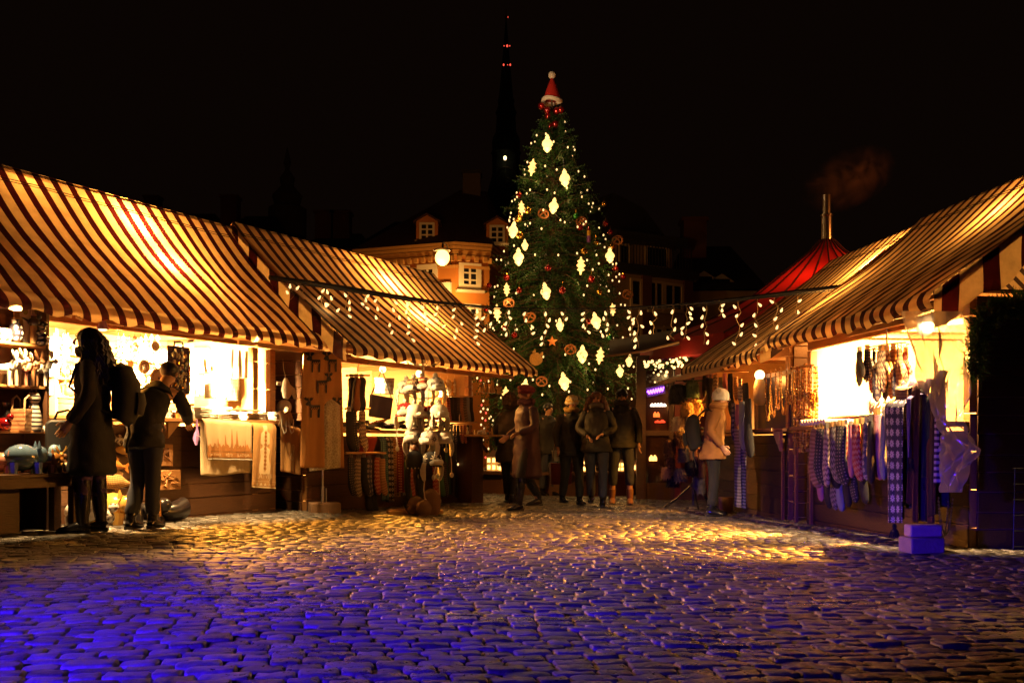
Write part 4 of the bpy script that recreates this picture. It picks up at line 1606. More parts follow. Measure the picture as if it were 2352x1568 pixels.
coat_navy = mat('navy_wool', (.006, .006, .009), .8, var=.35, scale=18, bump=.35, bscale=90)
coat_grey = mat('grey_quilted', (.06, .05, .045), .65, var=.3, scale=6, bump=.5, bscale=22)
coat_purp = mat('purple_quilted', (.06, .022, .035), .6, var=.3, scale=6, bump=.5, bscale=20)
coat_black = mat('black_jacket', (.014, .012, .012), .7, var=.4, bump=.4, bscale=30)
coat_tan = mat('tan_wool', (.44, .21, .065), .85, var=.15, scale=14, bump=.3, bscale=120)
jeans = mat('blue_denim', (.035, .04, .07), .8, var=.4, scale=12, bump=.3, bscale=200)
trblack = mat('black_trousers', (.012, .012, .015), .8, var=.4)
leather = mat('black_leather', (.012, .011, .015), .22, var=.3, scale=12, bump=.35, bscale=26)
tanboot = mat('tan_leather', (.28, .13, .05), .5, var=.3, bump=.3)
hair_b = mat('black_hair', (.010, .008, .010), .45, var=.5, scale=40)
hair_br = mat('brown_hair', (.16, .065, .03), .5, var=.5, scale=40)

# the woman before the left stall
MW = at_feet(212, 1221, rad(-78))
wom = person('person in long dark coat with curly hair and knee boots, side on, at the left', MW, 1.70,
             legs=[((.09, -.05, .49), (.10, -.06, .085)), ((-.09, .02, .49), (-.10, .04, .085))],
             arms=[((.23, .03, 1.12), (.20, -.13, .90)), ((-.23, .03, 1.12), (-.2, -.16, .90))],
             coat=coat_navy, hem=.46, coat_w=.225, flare=1.22, trous=mat('violet_tights', (.05, .02, .12), .8), boots=leather, bootz=.42, hairm=hair_b, hairlen=.46, scarf=mat('dark_fur', (.02, .018, .02), .95, bump=.8, bscale=80))
wl = MW @ Matrix.Scale(1.70 / 1.72, 4)
bp = thing('backpack', 'black backpack on the back of the curly-haired person', 'backpack', wl @ T3(0, .235, 1.17))
a = MB()
a.sweep([(0, 0, -.26), (0, .01, -.25), (0, .03, -.12), (0, .03, .05), (0, 0, .17), (0, -.03, .22)], [.10, .15, .165, .165, .14, .05], [.06, .09, .115, .11, .08, .03], n=18)
a.build('pack', black, bp)
a = MB()
a.sweep([(0, .13, -.2), (0, .145, -.1), (0, .14, -.02)], [.10, .115, .10], [.03, .04, .03], n=12)
a.build('pocket', black, bp)
for sx in (-1, 1):
    a = MB()
    a.sweep([(sx * .11, -.06, .18), (sx * .12, -.18, .28), (sx * .13, -.33, .2), (sx * .14, -.38, .02), (sx * .13, -.2, -.15), (sx * .12, -.04, -.2)], .022, .01, n=6)
    a.build('strap', black, bp)
a = MB()
a.sweep([(.02, .05, -.25), (.03, .06, -.36), (.05, .04, -.46), (.05, .045, -.52)], .013, n=5)
a.build('hanging_strap', black, bp)
bg_ = thing('handbag', 'big boxy black bag carried in front of the curly-haired person', 'bag', wl @ T3(-.2, -.235, .93, .2))
a = MB()
a.prism([(-.17, -.36), (.15, -.36), (.16, -.02), (.12, .0), (-.13, .0), (-.17, -.03)], -.07, .07)
a.T = Matrix.Rotation(PI / 2, 4, 'Z')
a.v = [tuple(Matrix.Rotation(PI / 2, 4, 'Z') @ Vector(v)) for v in a.v]
a.build('body', mat('black_nylon', (.012, .012, .014), .55, var=.3), bg_, bevel=.02)
a = MB()
a.sweep([(0, -.1, 0), (0, -.08, .06), (0, 0, .08), (0, .08, .06), (0, .1, 0)], .012, n=6)
a.build('handle', leather, bg_)

# figure bent toward the counter
MG = at_feet(332, 1213, rad(172))
person('person in dark blue trousers bending over the left stall counter beside the curly-haired person', MG, 1.60, lean=.62,
       legs=[((.07, -.03, .49), (.08, .10, .085)), ((-.07, -.02, .49), (-.07, -.02, .085))],
       arms=[((.22, -.38, 1.08), (.16, -.55, 1.0)), ((-.22, -.38, 1.08), (-.15, -.55, 1.0))],
       coat=coat_navy, hem=.74, coat_w=.17, trous=jeans, boots=leather, bootz=.16, hairm=hair_b, head_pitch=.5)

# crowd before the spruce
person('person in a grey quilted coat with a fur hood walking away beside the left stalls', at_feet(1172, 1154, rad(150)), 1.62, coat=coat_grey, hem=.62, coat_w=.235, trous=trblack, boots=leather, hat='furhood',
       hatm=mat('brown_fur', (.10, .06, .035), .95, bump=1., bscale=120), hairm=hair_b, legs=[((.1, -.04, .49), (.1, -.1, .085)), ((-.1, 0, .49), (-.1, .1, .085))])
person('person in a long dull purple coat and dark red beret walking toward the left stalls', at_feet(1210, 1170, rad(-55)), 1.60,
       legs=[((.09, -.16, .50), (.09, -.2, .085)), ((-.09, .06, .48), (-.09, .26, .13))], arms=[((.25, -.05, 1.13), (.16, -.24, 1.05)), ((-.25, .05, 1.12), (-.18, -.2, 1.0))],
       coat=coat_purp, hem=.42, coat_w=.225, scarf=mat('dull_scarf', (.10, .03, .04), .9), flare=1.15, trous=trblack, boots=leather, bootz=.4, hairm=hair_br, hat='beret', hatm=mat('dark_red_felt', (.16, .015, .02), .85))
person('person in dark jacket with yellow and white knit hat amid the crowd', at_feet(1312, 1157, rad(20)), 1.60, coat=coat_black, hem=.74, coat_w=.205, scarf=mat('mustard_scarf', (.3, .18, .05), .9), trous=trblack, boots=leather, hat='beanie',
       hatm=pat_mat('yellow_knit', 'knit', (.7, .5, .15), (.75, .7, .6), 12.), hairm=hair_b, legs=[((.09, -.1, .5), (.09, -.12, .085)), ((-.09, .02, .48), (-.09, .14, .1))])
person('person with loose brown hair and dark jacket over blue jeans, right of the knit hat', at_feet(1370, 1160, rad(-8)), 1.66, coat=coat_black, hem=.78, coat_w=.22, trous=jeans, boots=leather, hairm=hair_br, hairlen=.3, scarf=mat('grey_scarf', (.12, .10, .09), .9),
       arms=[((.27, -.03, 1.13), (.10, -.22, 1.05)), ((-.27, -.03, 1.13), (-.12, -.22, 1.02))], legs=[((.10, -.12, .5), (.1, -.16, .085)), ((-.09, .02, .48), (-.09, .18, .11))])
person('person with glasses in a black jacket, pale jeans and tan boots near the booth', at_feet(1428, 1157, rad(-6)), 1.74, coat=coat_black, hem=.82, coat_w=.215, scarf=mat('dark_collar', (.03, .025, .025), .9), trous=jeans, boots=tanboot, bootz=.22, hairm=hair_b, glasses=True,
       legs=[((.11, -.06, .49), (.12, -.06, .085)), ((-.12, -.02, .49), (-.14, .04, .085))])
person('person in dark clothes and shiny shoes half hidden behind the purple coat', at_feet(1258, 1137, rad(30)), 1.70, coat=coat_black, hem=.74, trous=jeans, boots=leather, hairm=hair_b)
rb_ = thing('shopping_bag', 'dark red bag carried between the purple coat and the knit hat', 'bag', T3(*(G(1288, 1150) + Vector((0, 0, .26))), .2))
a = MB()
a.prism([(-.16, 0), (.16, 0), (.18, .34), (-.18, .34)], -.06, .06)
a.build('body', mat('dark_red_paper', (.16, .012, .02), .5), rb_, bevel=.01)
a = MB()
for y in (-.055, .055):
    a.sweep([(-.07, y, .33), (-.05, y, .46), (.05, y, .46), (.07, y, .33)], .006, n=5)
a.build('handle', black, rb_)
vw = thing('handbag', 'small white bag hanging by the knit-hatted person', 'bag', T3(*(G(1285, 1157) + Vector((.0, .1, .62))), .3))
a = MB()
a.prism([(-.09, 0), (.09, 0), (.11, .16), (-.11, .16)], -.04, .04)
a.build('body', mat('pale_bag', (.5, .45, .3), .4), vw, bevel=.01)
a = MB()
a.sweep([(-.09, 0, .15), (-.05, 0, .34), (.05, 0, .34), (.09, 0, .15)], .008, n=5)
a.build('handle', mat('pale_bag', (.5, .45, .3), .4), vw)

# shopper at the right-hand stall
MS = at_feet(1637, 1183, rad(78))
person('person in tan hooded coat and white hat facing the right-hand stall', MS, 1.56,
       legs=[((.09, -.02, .49), (.10, 0, .085)), ((-.09, -.02, .49), (-.10, .02, .085))], arms=[((.24, .04, 1.12), (.23, -.10, .90)), ((-.24, .04, 1.12), (-.2, -.12, .92))],
       coat=coat_tan, hem=.74, coat_w=.225, flare=1.18, trous=trblack, boots=leather, hat='knit', hatm=fur_w, hairm=hair_br, scarf=coat_tan, lean=.12)
ml = MS @ Matrix.Scale(1.56 / 1.72, 4)
b2 = dup(bp, ml @ T3(0, .235, 1.13, 0, -.12, 0, .95), 'dark navy backpack on the tan-coated shopper', None)
# ------------------------------------------------------------------ small goods
def hang(fr, name, quad, y, mt, lab, cat, amp=.012, folds=3., nu=20, nv=22, pat=None, group=None, y1=None, over=.0, solid=.004, curl=0., hemw=0.):
    """cloth hanging between four picture corners (TL TR BR BL) in a plane of the stall"""
    y1 = y if y1 is None else y1
    c = [fr.at_y(*q, yy) for q, yy in zip(quad, (y, y, y1, y1))]
    o = (c[0] + c[1] + c[2] + c[3]) / 4
    w, h = (c[1] - c[0]).length, (c[3] - c[0]).length

    def fn(u, v):
        p = (c[0] * (1 - u) + c[1] * u) * (1 - v) + (c[3] * (1 - u) + c[2] * u) * v - o
        k = amp * (.25 + .75 * v)
        p.y += k * math.sin(2 * PI * folds * u + 1.3 * v + len(lab)) + .4 * k * math.sin(2 * PI * folds * 2.3 * u + 2 * v)
        p.z += hemw * math.sin(PI * 1.5 * u + .5) * v
        if over and v < .12:
            q = 1 - v / .12
            p.y += over * q * q
            p.z -= .01 * q * q
        return p
    a = MB()
    a.sheet(fn, nu, nv, pat=pat or (lambda u, v: (u * w, v * h, 0)))
    ob = solo(a, name, mt, lab, cat, fr.M @ Matrix.Translation(o), group, solid=solid)
    return ob, fn, w, h


def text_on(parent, fn, txt, u0, u1, v, size, mt, off=-.008, w=1., h=1.):
    cu = bpy.data.curves.new('t', 'FONT')
    cu.body = txt
    cu.size = 1.
    cu.align_x = 'CENTER'
    cu.resolution_u = 3
    ob = bpy.data.objects.new('t', cu)
    COL.objects.link(ob)
    dg = bpy.context.evaluated_depsgraph_get()
    dg.update()
    me = ob.evaluated_get(dg).to_mesh()
    vs = [v_.co.copy() for v_ in me.vertices]
    fs = [tuple(p.vertices) for p in me.polygons]
    ob.evaluated_get(dg).to_mesh_clear()
    bpy.data.objects.remove(ob)
    if not vs:
        return
    mx = max(abs(q.x) for q in vs)
    a = MB()
    out = []
    for q in vs:
        u = (u0 + u1) / 2 + q.x / mx * (u1 - u0) / 2
        p = Vector(fn(u, v - q.y * size / h))
        p.y += off
        out.append(p)
    a.add(out, fs)
    a.build('lettering', mt, parent, smooth=0)


def poly_on(parent, fn, polys, mt, off=-.006, name='motif'):
    """flat applied shapes, in cloth coordinates"""
    a = MB()
    for pl in polys:
        vs = [Vector(fn(min(1, max(0, u)), min(1, max(0, v)))) + Vector((0, off, 0)) for u, v in pl]
        a.add(vs, [tuple(range(len(vs)))])
    return a.build(name, mt, parent, smooth=0)


def put(fr, px, py, y):
    return fr.at_y(px, py, y)


# generic figurines: return meshes standing on z=0, facing -y
def g_pig(a, s=1., m=0):
    a.ell((0, .02 * s, .10 * s), (.085 * s, .11 * s, .085 * s), 14, 9, m)
    a.ell((0, -.085 * s, .115 * s), (.06 * s, .05 * s, .058 * s), 12, 8, m)
    a.tube((0, -.12 * s, .105 * s), (0, -.15 * s, .103 * s), .03 * s, .028 * s, 10, m)
    for sx in (-1, 1):
        a.lathe([(.026 * s, 0), (.018 * s, .025 * s), (.003 * s, .05 * s)], c=(sx * .045 * s, -.07 * s, .155 * s), n=6, mi=m, sy=.5)
        for y in (-.06, .08):
            a.tube((sx * .05 * s, y * s, 0), (sx * .045 * s, y * s, .07 * s), .026 * s, .034 * s, 8, m)
    return a


def g_deer(a, s=1., m=0, antler=True):
    a.ell((0, 0, .17 * s), (.045 * s, .10 * s, .05 * s), 12, 8, m)
    a.sweep([(0, -.08 * s, .18 * s), (0, -.11 * s, .24 * s), (0, -.15 * s, .25 * s), (0, -.18 * s, .235 * s)], [.035 * s, .028 * s, .03 * s, .016 * s], n=8, mi=m)
    for sx in (-1, 1):
        for y in (-.07, .07):
            a.tube((sx * .03 * s, y * s, 0), (sx * .028 * s, y * s, .15 * s), .014 * s, .02 * s, 6, m)
        if antler:
            a.sweep([(sx * .015 * s, -.12 * s, .27 * s), (sx * .05 * s, -.12 * s, .31 * s), (sx * .06 * s, -.11 * s, .36 * s)], [.008 * s, .016 * s, .006 * s], n=5, mi=m)
            a.sweep([(sx * .04 * s, -.12 * s, .30 * s), (sx * .08 * s, -.12 * s, .34 * s)], [.01 * s, .004 * s], n=5, mi=m)
    return a


def g_cat(a, s=1., m=0):
    a.lathe([(.05 * s, 0), (.06 * s, .03 * s), (.05 * s, .12 * s), (.03 * s, .2 * s)], n=12, mi=m)
    a.ell((0, -.005 * s, .24 * s), (.045 * s, .04 * s, .042 * s), 12, 8, m)
    for sx in (-1, 1):
        a.lathe([(.016 * s, 0), (.002 * s, .035 * s)], c=(sx * .028 * s, 0, .27 * s), n=5, mi=m)
    a.sweep([(.04 * s, .03 * s, .02 * s), (.09 * s, .02 * s, .04 * s), (.1 * s, 0, .12 * s)], .012 * s, n=6, mi=m)
    return a


def g_bird(a, s=1., m=0):
    a.ell((0, 0, .07 * s), (.06 * s, .085 * s, .065 * s), 12, 8, m)
    a.ell((0, -.07 * s, .14 * s), .035 * s, 10, 7, m)
    a.lathe([(.012 * s, 0), (.002 * s, .035 * s)], c=(0, -.1 * s, .14 * s), n=5, mi=m)
    a.sweep([(0, .06 * s, .08 * s), (0, .13 * s, .12 * s), (0, .16 * s, .13 * s)], [.03 * s, .03 * s, .012 * s], [.02 * s, .012 * s, .006 * s], n=7, mi=m)
    return a


def g_vase(a, s=1., m=0):
    a.lathe([(.04 * s, 0), (.075 * s, .05 * s), (.08 * s, .11 * s), (.05 * s, .17 * s), (.03 * s, .2 * s), (.042 * s, .23 * s), (.036 * s, .23 * s)], n=14, mi=m)
    return a


def g_angel(a, s=1., m=0):
    a.lathe([(.06 * s, 0), (.045 * s, .06 * s), (.022 * s, .14 * s), (.018 * s, .15 * s)], n=12, mi=m)
    a.ell((0, 0, .175 * s), .028 * s, 10, 7, m)
    for sx in (-1, 1):
        a.prism([(sx * .015 * s, .08 * s), (sx * .075 * s, .1 * s), (sx * .07 * s, .155 * s), (sx * .02 * s, .14 * s)], .01 * s, .022 * s, m)
    return a


def g_pot(a, s=1., m=0):
    a.lathe([(.045 * s, 0), (.06 * s, .03 * s), (.06 * s, .07 * s), (.05 * s, .085 * s), (.052 * s, .1 * s), (.03 * s, .105 * s)], n=14, mi=m)
    return a


def g_mug(a, s=1., m=0):
    a.lathe([(.04 * s, 0), (.042 * s, .1 * s), (.038 * s, .1 * s), (.036 * s, .01 * s)], n=14, mi=m)
    a.sweep([(.04 * s, 0, .08 * s), (.07 * s, 0, .075 * s), (.072 * s, 0, .035 * s), (.04 * s, 0, .025 * s)], .007 * s, n=6, mi=m)
    return a


def g_house(a, s=1., m=0):
    a.box((0, 0, .07 * s), (.11 * s, .09 * s, .14 * s), mi=m)
    a.prism([(-.065 * s, .14 * s), (.065 * s, .14 * s), (0, .21 * s)], -.055 * s, .055 * s, m)
    return a


def fig(fr, g, px, py, y, s, mt, name, lab, cat, rz=0., group=None):
    p = put(fr, px, py, y)
    return solo(g(MB(), s), name, mt, lab, cat, fr.m(p.x, p.y, p.z, rz), group)


blue_g = mat('blue_glaze', (.12, .2, .32), .12, var=.5, scale=5, coat=1.)
yel_g = mat('yellow_glaze', (.62, .36, .08), .25, var=.3, coat=.6)
or_g = mat('orange_glaze', (.5, .2, .04), .25, var=.3, coat=.6)
pink_g = mat('pink_glaze', (.6, .28, .2), .25, var=.3, coat=.6)
spot = pat_mat('spotted_glaze', 'dots', (.02, .018, .03), (.8, .76, .7), 22., .2, thr=.3)
spot_w = pat_mat('white_spotted_glaze', 'dots', (.78, .74, .68), (.10, .06, .05), 22., .3, thr=.3)
towel_o = mat('orange_terry', (.52, .28, .10), .95, var=.2, scale=30, bump=.6, bscale=260)
towel_b = mat('beige_terry', (.55, .42, .26), .95, var=.2, scale=30, bump=.6, bscale=260)

# ---- stall A: tall shelf unit at the left edge
xs = FA.at_y(112, 850, -.42).x
zt_, z1_, z2_, z3_ = [FA.at_y(60, py, -.42).z for py in (690, 788, 885, 988)]
sh_ = thing('display_shelf', 'tall dark wooden shelf unit of figurines at the far left stall front', 'shelf', FA.m(xs - .75, -.28, 0))
a = MB()
a.box((.735, 0, 1.0), (.03, .3, 2.0))
a.build('side_panel', wood_d, sh_, bevel=.004)
a = MB()
a.box((-.735, 0, 1.0), (.03, .3, 2.0))
a.build('side_panel', wood_d, sh_, bevel=.004)
a = MB()
a.box((0, .14, 1.0), (1.44, .02, 2.0))
a.build('back_panel', wood_d, sh_)
for z in (z1_, z2_, z3_, .62):
    a = MB()
    a.box((0, -.005, z - .012), (1.44, .28, .022))
    a.build('shelf_board', wood, sh_, bevel=.003)
LG = 'figurines on the dark shelf unit'
fig(FA, g_pot, 8, 787, -.36, 1.1, spot_w, 'figurine', 'white and black lumpy clay figure at the left end of the top shelf', 'figurine', .3, LG)
fig(FA, g_vase, 36, 784, -.37, .78, spot, 'vase', 'round black vase with big white dots on the top shelf', 'vase', 0, LG)
p = put(FA, 62, 787, -.3)
for i, (px, hh, l_) in enumerate(((60, .38, 'tall white cloth roll standing left on the top shelf'), (92, .40, 'tall white cloth roll standing right on the top shelf'), (44, .34, 'yellow carved board leaning at the back of the top shelf'))):
    p = put(FA, px, 788, -.26)
    a = MB()
    if i < 2:
        a.sweep([(0, 0, 0), (.004, 0, hh * .3), (0, .01, hh * .7), (.01, .01, hh)], [.05, .046, .042, .04], [.035, .03, .03, .03], n=12)
    else:
        a.box((0, 0, hh / 2), (.09, .02, hh))
    solo(a, 'cloth_roll' if i < 2 else 'carved_board', linen if i < 2 else wood_p, l_, 'cloth roll' if i < 2 else 'board', FA.m(p.x, p.y, p.z), LG)
fig(FA, g_bird, 78, 752, -.4, .62, dark, 'bird_figurine', 'dark round bird figure before the right cloth roll', 'figurine', .5, LG)
p = put(FA, 78, 790, -.4)
a = MB()
a.lathe([(.03, 0), (.03, .13), (.025, .15)], n=10)
solo(a, 'stump_stand', wood_p, 'pale wooden stump carrying the dark bird figure', 'stand', FA.m(p.x, p.y, p.z + .004))
p = put(FA, 95, 795, -.42)
a = MB()
for i in range(5):
    a.ell((.02 * math.sin(i * 2), 0, .03 + .038 * i), (.06 - .007 * i, .05, .028), 10, 6)
solo(a, 'pinecone_figurine', spot, 'stacked black and white pinecone figure at the right end of the top shelf', 'figurine', FA.m(p.x, p.y, p.z), LG)
for i, (px, s, mt, l_) in enumerate(((6, 1., white, 'white moose figure at the left end of the middle shelf'), (24, 1.05, cream, 'tall cream moose figure, second on the middle shelf'), (44, .95, pink_g, 'pinkish brown moose figure in the middle of the middle shelf'), (66, 1.0, brown, 'brown moose figure right of centre on the middle shelf'), (88, 1.05, white, 'white moose figure with broad antlers at the right end of the middle shelf'))):
    fig(FA, g_deer, px, 886, -.38, s * .8, mt, 'moose_figurine', l_, 'figurine', R.uniform(.3, .9), LG)
fig(FA, g_house, 50, 852, -.22, .9, cream, 'clay_house', 'cream block-shaped clay house behind the moose figures', 'figurine', 0, LG)
fig(FA, g_vase, 12, 989, -.3, 1.0, dark, 'vase', 'dark clay head vase at the left of the lower shelf', 'vase', 0, LG)
fig(FA, g_bird, 8, 990, -.42, .8, redg, 'bird_figurine', 'shiny red bird figure at the left of the lower shelf', 'figurine', .4, LG)
p = put(FA, 52, 990, -.38)
t = thing('basket', 'square basket with a bent handle on the lower shelf', 'basket', FA.m(p.x, p.y, p.z, .5), LG)
a = MB()
a.box((0, 0, .09), (.16, .12, .18))
a.build('body', pat_mat('wicker', 'knit', (.3, .12, .05), (.5, .3, .15), 30.), t, bevel=.006)
for y in (-.05, .05):
    a = MB()
    a.sweep([(-.07, y, .17), (-.06, y, .26), (0, y, .29), (.06, y, .26), (.07, y, .17)], .008, n=6)
    a.build('handle', rope, t)
fig(FA, g_cat, 78, 991, -.38, 1.15, pat_mat('striped_glaze', 'band', (.75, .7, .62), (.05, .04, .06), 28., .3, thr=.45), 'cat_figurine', 'tall striped cat figure on the lower shelf', 'figurine', .4, LG)
for px, l_ in ((91, 'small white pot, left of a pair on the lower shelf'), (102, 'small white pot, right of a pair on the lower shelf')):
    fig(FA, g_pot, px, 993, -.4, .55, white, 'pot', l_, 'pot', 0, LG)
# bench with piggy banks
x1 = FA.at_y(163, 1088, -.62).x
zb = FA.at_y(80, 1086, -.62).z
bn = thing('bench', 'low dark bench crowded with glazed animal banks at the left edge', 'bench', FA.m(x1, -.62, 0))
a = MB()
a.box((-.75, 0, zb - .015), (1.5, .34, .03))
a.build('top', wood_d, bn, bevel=.004)
a = MB()
a.box((-.75, -.13, zb - .07), (1.38, .025, .08))
a.build('apron', wood_d, bn)
for x in (-.06, -1.4):
    for y in (-.12, .12):
        a = MB()
        a.box((x, y, zb / 2 - .05), (.07, .07, zb + .04))
        a.build('leg', wood_d, bn, bevel=.004)
a = MB()
a.box((-.9, .1, zb / 2 - .03), (1.0, .02, zb - .02))
a.build('back_panel', wood_d, bn)
BG = 'animal banks on the low bench'
for g, px, y, s, mt, rz, nm, l_ in ((g_pig, 58, -.70, 1.25, blue_g, 1.2, 'piggy_bank', 'largest piggy bank with a blue-green glossy glaze on the bench'), (g_pig, 100, -.68, .95, or_g, .9, 'piggy_bank', 'orange piggy bank right of the blue one on the bench'),
                                   (g_pig, 122, -.70, .62, yel_g, .3, 'piggy_bank', 'smallest yellow piggy bank on the bench'), (g_bird, 98, -.5, 1.3, mat('pale_blue_glaze', (.25, .42, .6), .2, coat=.6), .6, 'bird_figurine', 'pale blue bird figure standing behind the orange pig'),
                                   (g_pig, 8, -.62, .9, pink_g, .5, 'piggy_bank', 'pink piggy bank at the left picture edge'), (g_deer, 138, -.66, .6, yel_g, -.5, 'cow_figurine', 'yellow hornless cow figure near the bench end'), (g_bird, 118, -.5, .8, spot_w, .2, 'bird_figurine', 'pale spotted bird figure behind the small yellow pig'),
                                   (g_pig, 24, -.5, .8, yel_g, .8, 'piggy_bank', 'yellow piggy bank behind the blue one'), (g_bird, 60, -.48, .9, or_g, .6, 'bird_figurine', 'orange bird figure behind the blue piggy bank'), (g_cat, 150, -.6, .55, brown, 0, 'cat_figurine', 'small brown cat figure at the bench end'), (g_bird, 156, -.7, .62, cream, 1., 'bird_figurine', 'cream bird figure at the very end of the bench')):
    p = put(FA, px, 1086, y)
    solo(g(MB(), s), nm, mt, l_, 'figurine', FA.m(p.x, y, zb + .001, rz), BG)
# goods on the ground before stall A


def gnd(fr, px, y):
    p = fr.at_y(px, 1190, y)
    w = fr.w(p.x, y, 0)
    z = gz(w.x, w.y) - fr.M.translation.z
    return p.x, y, z


GG = 'glazed animals on the ground by the stall wall'
for g, px, y, s, mt, rz, nm, l_ in ((g_pig, 266, -.30, 1.55, yel_g, 0.15, 'piggy_bank', 'big smiling yellow piggy bank on the ground behind the knee boots'), (g_cat, 300, -.26, 1.0, mat('grey_spotted_glaze', (.3, .28, .3), .15, var=.8, scale=16, coat=1.), .4, 'cat_figurine', 'grey mottled cat figure on the ground right of the yellow pig'),
                                   (g_cat, 316, -.3, .9, dark, 0, 'cat_figurine', 'black shiny cat figure behind the bending person'), (g_bird, 200, -.4, 1.6, white, -.6, 'goose_figurine', 'big white goose pot on the ground by the bench leg'), (g_pot, 178, -.5, 1.5, dark, 0, 'pot', 'dark open pot on the ground by the bench leg'),
                                   (g_vase, 222, -.2, 1.3, cream, 0, 'vase', 'cream floor vase behind the knee boots'), (g_bird, 236, -.5, 1.2, spot_w, .8, 'hen_figurine', 'speckled white hen figure on the ground before the boots'), (g_pig, 190, -.2, 1.2, white, .6, 'piggy_bank', 'white piggy bank on the ground near the bench')):
    x, yy, z = gnd(FA, px, y)
    solo(g(MB(), s), nm, mt, l_, 'figurine', FA.m(x, yy, z, rz), GG)
pe = bpy.data.objects.get('piggy_bank.005')
x, yy, z = gnd(FA, 352, -.3)
t = thing('dog_figurine', 'dark brown drooping-eared dog figure on the ground right of the bending person', 'figurine', FA.m(x, yy, z, .5), GG)
a = MB()
a.ell((0, .05, .1), (.09, .13, .09), 12, 8)
a.ell((0, -.1, .16), (.07, .075, .07), 12, 8)
for sx in (-1, 1):
    a.tube((sx * .06, -.06, 0), (sx * .05, -.04, .1), .035)
a.build('body', dark, t)
for sx in (-1, 1):
    a = MB()
    a.sweep([(sx * .06, -.08, .21), (sx * .09, -.09, .14), (sx * .085, -.1, .06)], [.015, .035, .02], [.012, .014, .01], n=8)
    a.build('ear', or_g, t)
x, yy, z = gnd(FA, 398, -.3)
a = MB()
a.sweep([(-.2, 0, .1), (-.12, 0, .09), (0, 0, .085), (.1, 0, .1), (.17, 0, .11), (.2, 0, .1)], [.03, .09, .1, .1, .09, .02], [.02, .085, .085, .1, .11, .03], n=14, up=(0, 0, 1))
solo(a, 'seal_figurine', dark, 'long glossy black animal figure, last on the ground to the right', 'figurine', FA.m(x, yy, z, .3), GG)
# carved fish on the wall


def fish(a, L):
    a.sweep([(-L * .5, 0, 0), (-L * .42, 0, 0), (-L * .2, 0, .01), (L * .05, 0, .01), (L * .28, 0, 0), (L * .36, 0, 0)], [.008, L * .09, L * .17, L * .16, L * .06, L * .04], [.006, .02, .035, .035, .018, .012], n=14, up=(0, -1, 0))
    a.prism([(L * .33, .02), (L * .5, L * .15), (L * .45, 0), (L * .5, -L * .15), (L * .33, -.02)], -.008, .008)
    a.prism([(-L * .1, L * .15), (0, L * .27), (L * .14, L * .22), (L * .12, L * .11)], -.006, .006)
    a.prism([(-L * .05, -L * .15), (.03, -L * .25), (L * .1, -L * .1)], -.006, .006)
    return a


WF = 'carved fish hung on the stall wall'
scale_m = pat_mat('fish_scales', 'dots', (.28, .14, .05), (.75, .5, .2), 55., .35, thr=.36)
for px, py, L, mt, l_ in ((292, 1036, .27, yel_g, 'uppermost plain carved fish with forked tail on the wall'), (262, 1070, .34, or_g, 'carved fish with fan tail under the coat hem'), (268, 1108, .44, scale_m, 'longest scaly carved fish low on the wall'), (272, 1010, .2, spot_w, 'small speckled carved fish highest by the backpack strap')):
    p = put(FA, px, py, -.07)
    solo(fish(MB(), L), 'carved_fish', mt, l_, 'carved fish', FA.m(p.x, p.y, p.z, 0, 0, .12), WF)
p = put(FA, 305, 1000, -.08)
a = MB()
for i in range(26):
    q = R.uniform(0, 2 * PI)
    d = Vector((math.cos(q), -.4, math.sin(q))) * R.uniform(.05, .12)
    a.sweep([(0, 0, 0), tuple(d * .6), tuple(d)], [.012, .02, .004], n=5)
solo(a, 'dried_flower_bunch', brown, 'brown dried flower bunch on the wall below the counter', 'flowers', FA.m(p.x, p.y, p.z))
for px, py, w, h, mt, l_ in ((372, 1045, .26, .22, brown, 'square dark relief board with a carved tree, upper of two'), (385, 1102, .32, .2, wood, 'wide reddish relief board with carved birds, lower of two')):
    p = put(FA, px, py, -.05)
    t = thing('relief_board', l_, 'relief', FA.m(p.x, p.y, p.z), 'carved relief boards on the wall')
    a = MB()
    a.box((0, 0, 0), (w, .03, h))
    a.build('board', wood, t, bevel=.008)
    a = MB()
    for i in range(7):
        a.sweep([(R.uniform(-w, w) * .36, -.02, R.uniform(-h, h) * .36) for _ in range(3)], [.008, .02, .006], [.008, .016, .006], n=6)
    a.build('relief', mt, t)
for px, py in ((325, 1046), (329, 1100)):
    pass
p = put(FA, 315, 1070, -.04)
a = MB()
a.box((0, 0, 0), (.03, .03, .5))
solo(a, 'wall_batten', wood_p, 'thin pale upright batten between fish and relief boards', 'batten', FA.m(p.x, p.y, p.z))
# bracket and counter hangings
a = MB()
p = put(FA, 400, 985, -.1)
a.prism([(-.09, .09), (.09, .09), (-.09, -.09)], -.02, .02)
solo(a, 'shelf_bracket', wood_p, 'pale triangular bracket under the left end of the linen counter', 'bracket', FA.m(p.x, p.y, p.z))
# boxes of the interior: shelves with white figurines
zi = [FA.at_y(330, py, .75).z for py in (828, 880, 918)]
xa, xb = FA.at_y(118, 850, .75).x, FA.at_y(432, 850, .75).x
ish = thing('back_shelf', 'bright shelf rack full of white figurines inside the left stall', 'shelf', FA.m((xa + xb) / 2, .75, 0))
for z in zi:
    a = MB()
    a.box((0, 0, z - .012), (xb - xa, .2, .022))
    a.build('shelf_board', wood_p, ish, bevel=.003)
for x in (xa, (xa + xb) / 2 + .15, xb):
    a = MB()
    a.box((x - (xa + xb) / 2, .02, 1.4), (.03, .2, 1.0))
    a.build('upright', wood_p, ish, bevel=.003)
gens = [(g_angel, 'angel'), (g_bird, 'bird'), (g_cat, 'cat'), (g_pot, 'pot'), (g_vase, 'vase'), (g_mug, 'mug'), (g_house, 'house'), (g_deer, 'deer'), (g_pig, 'pig')]
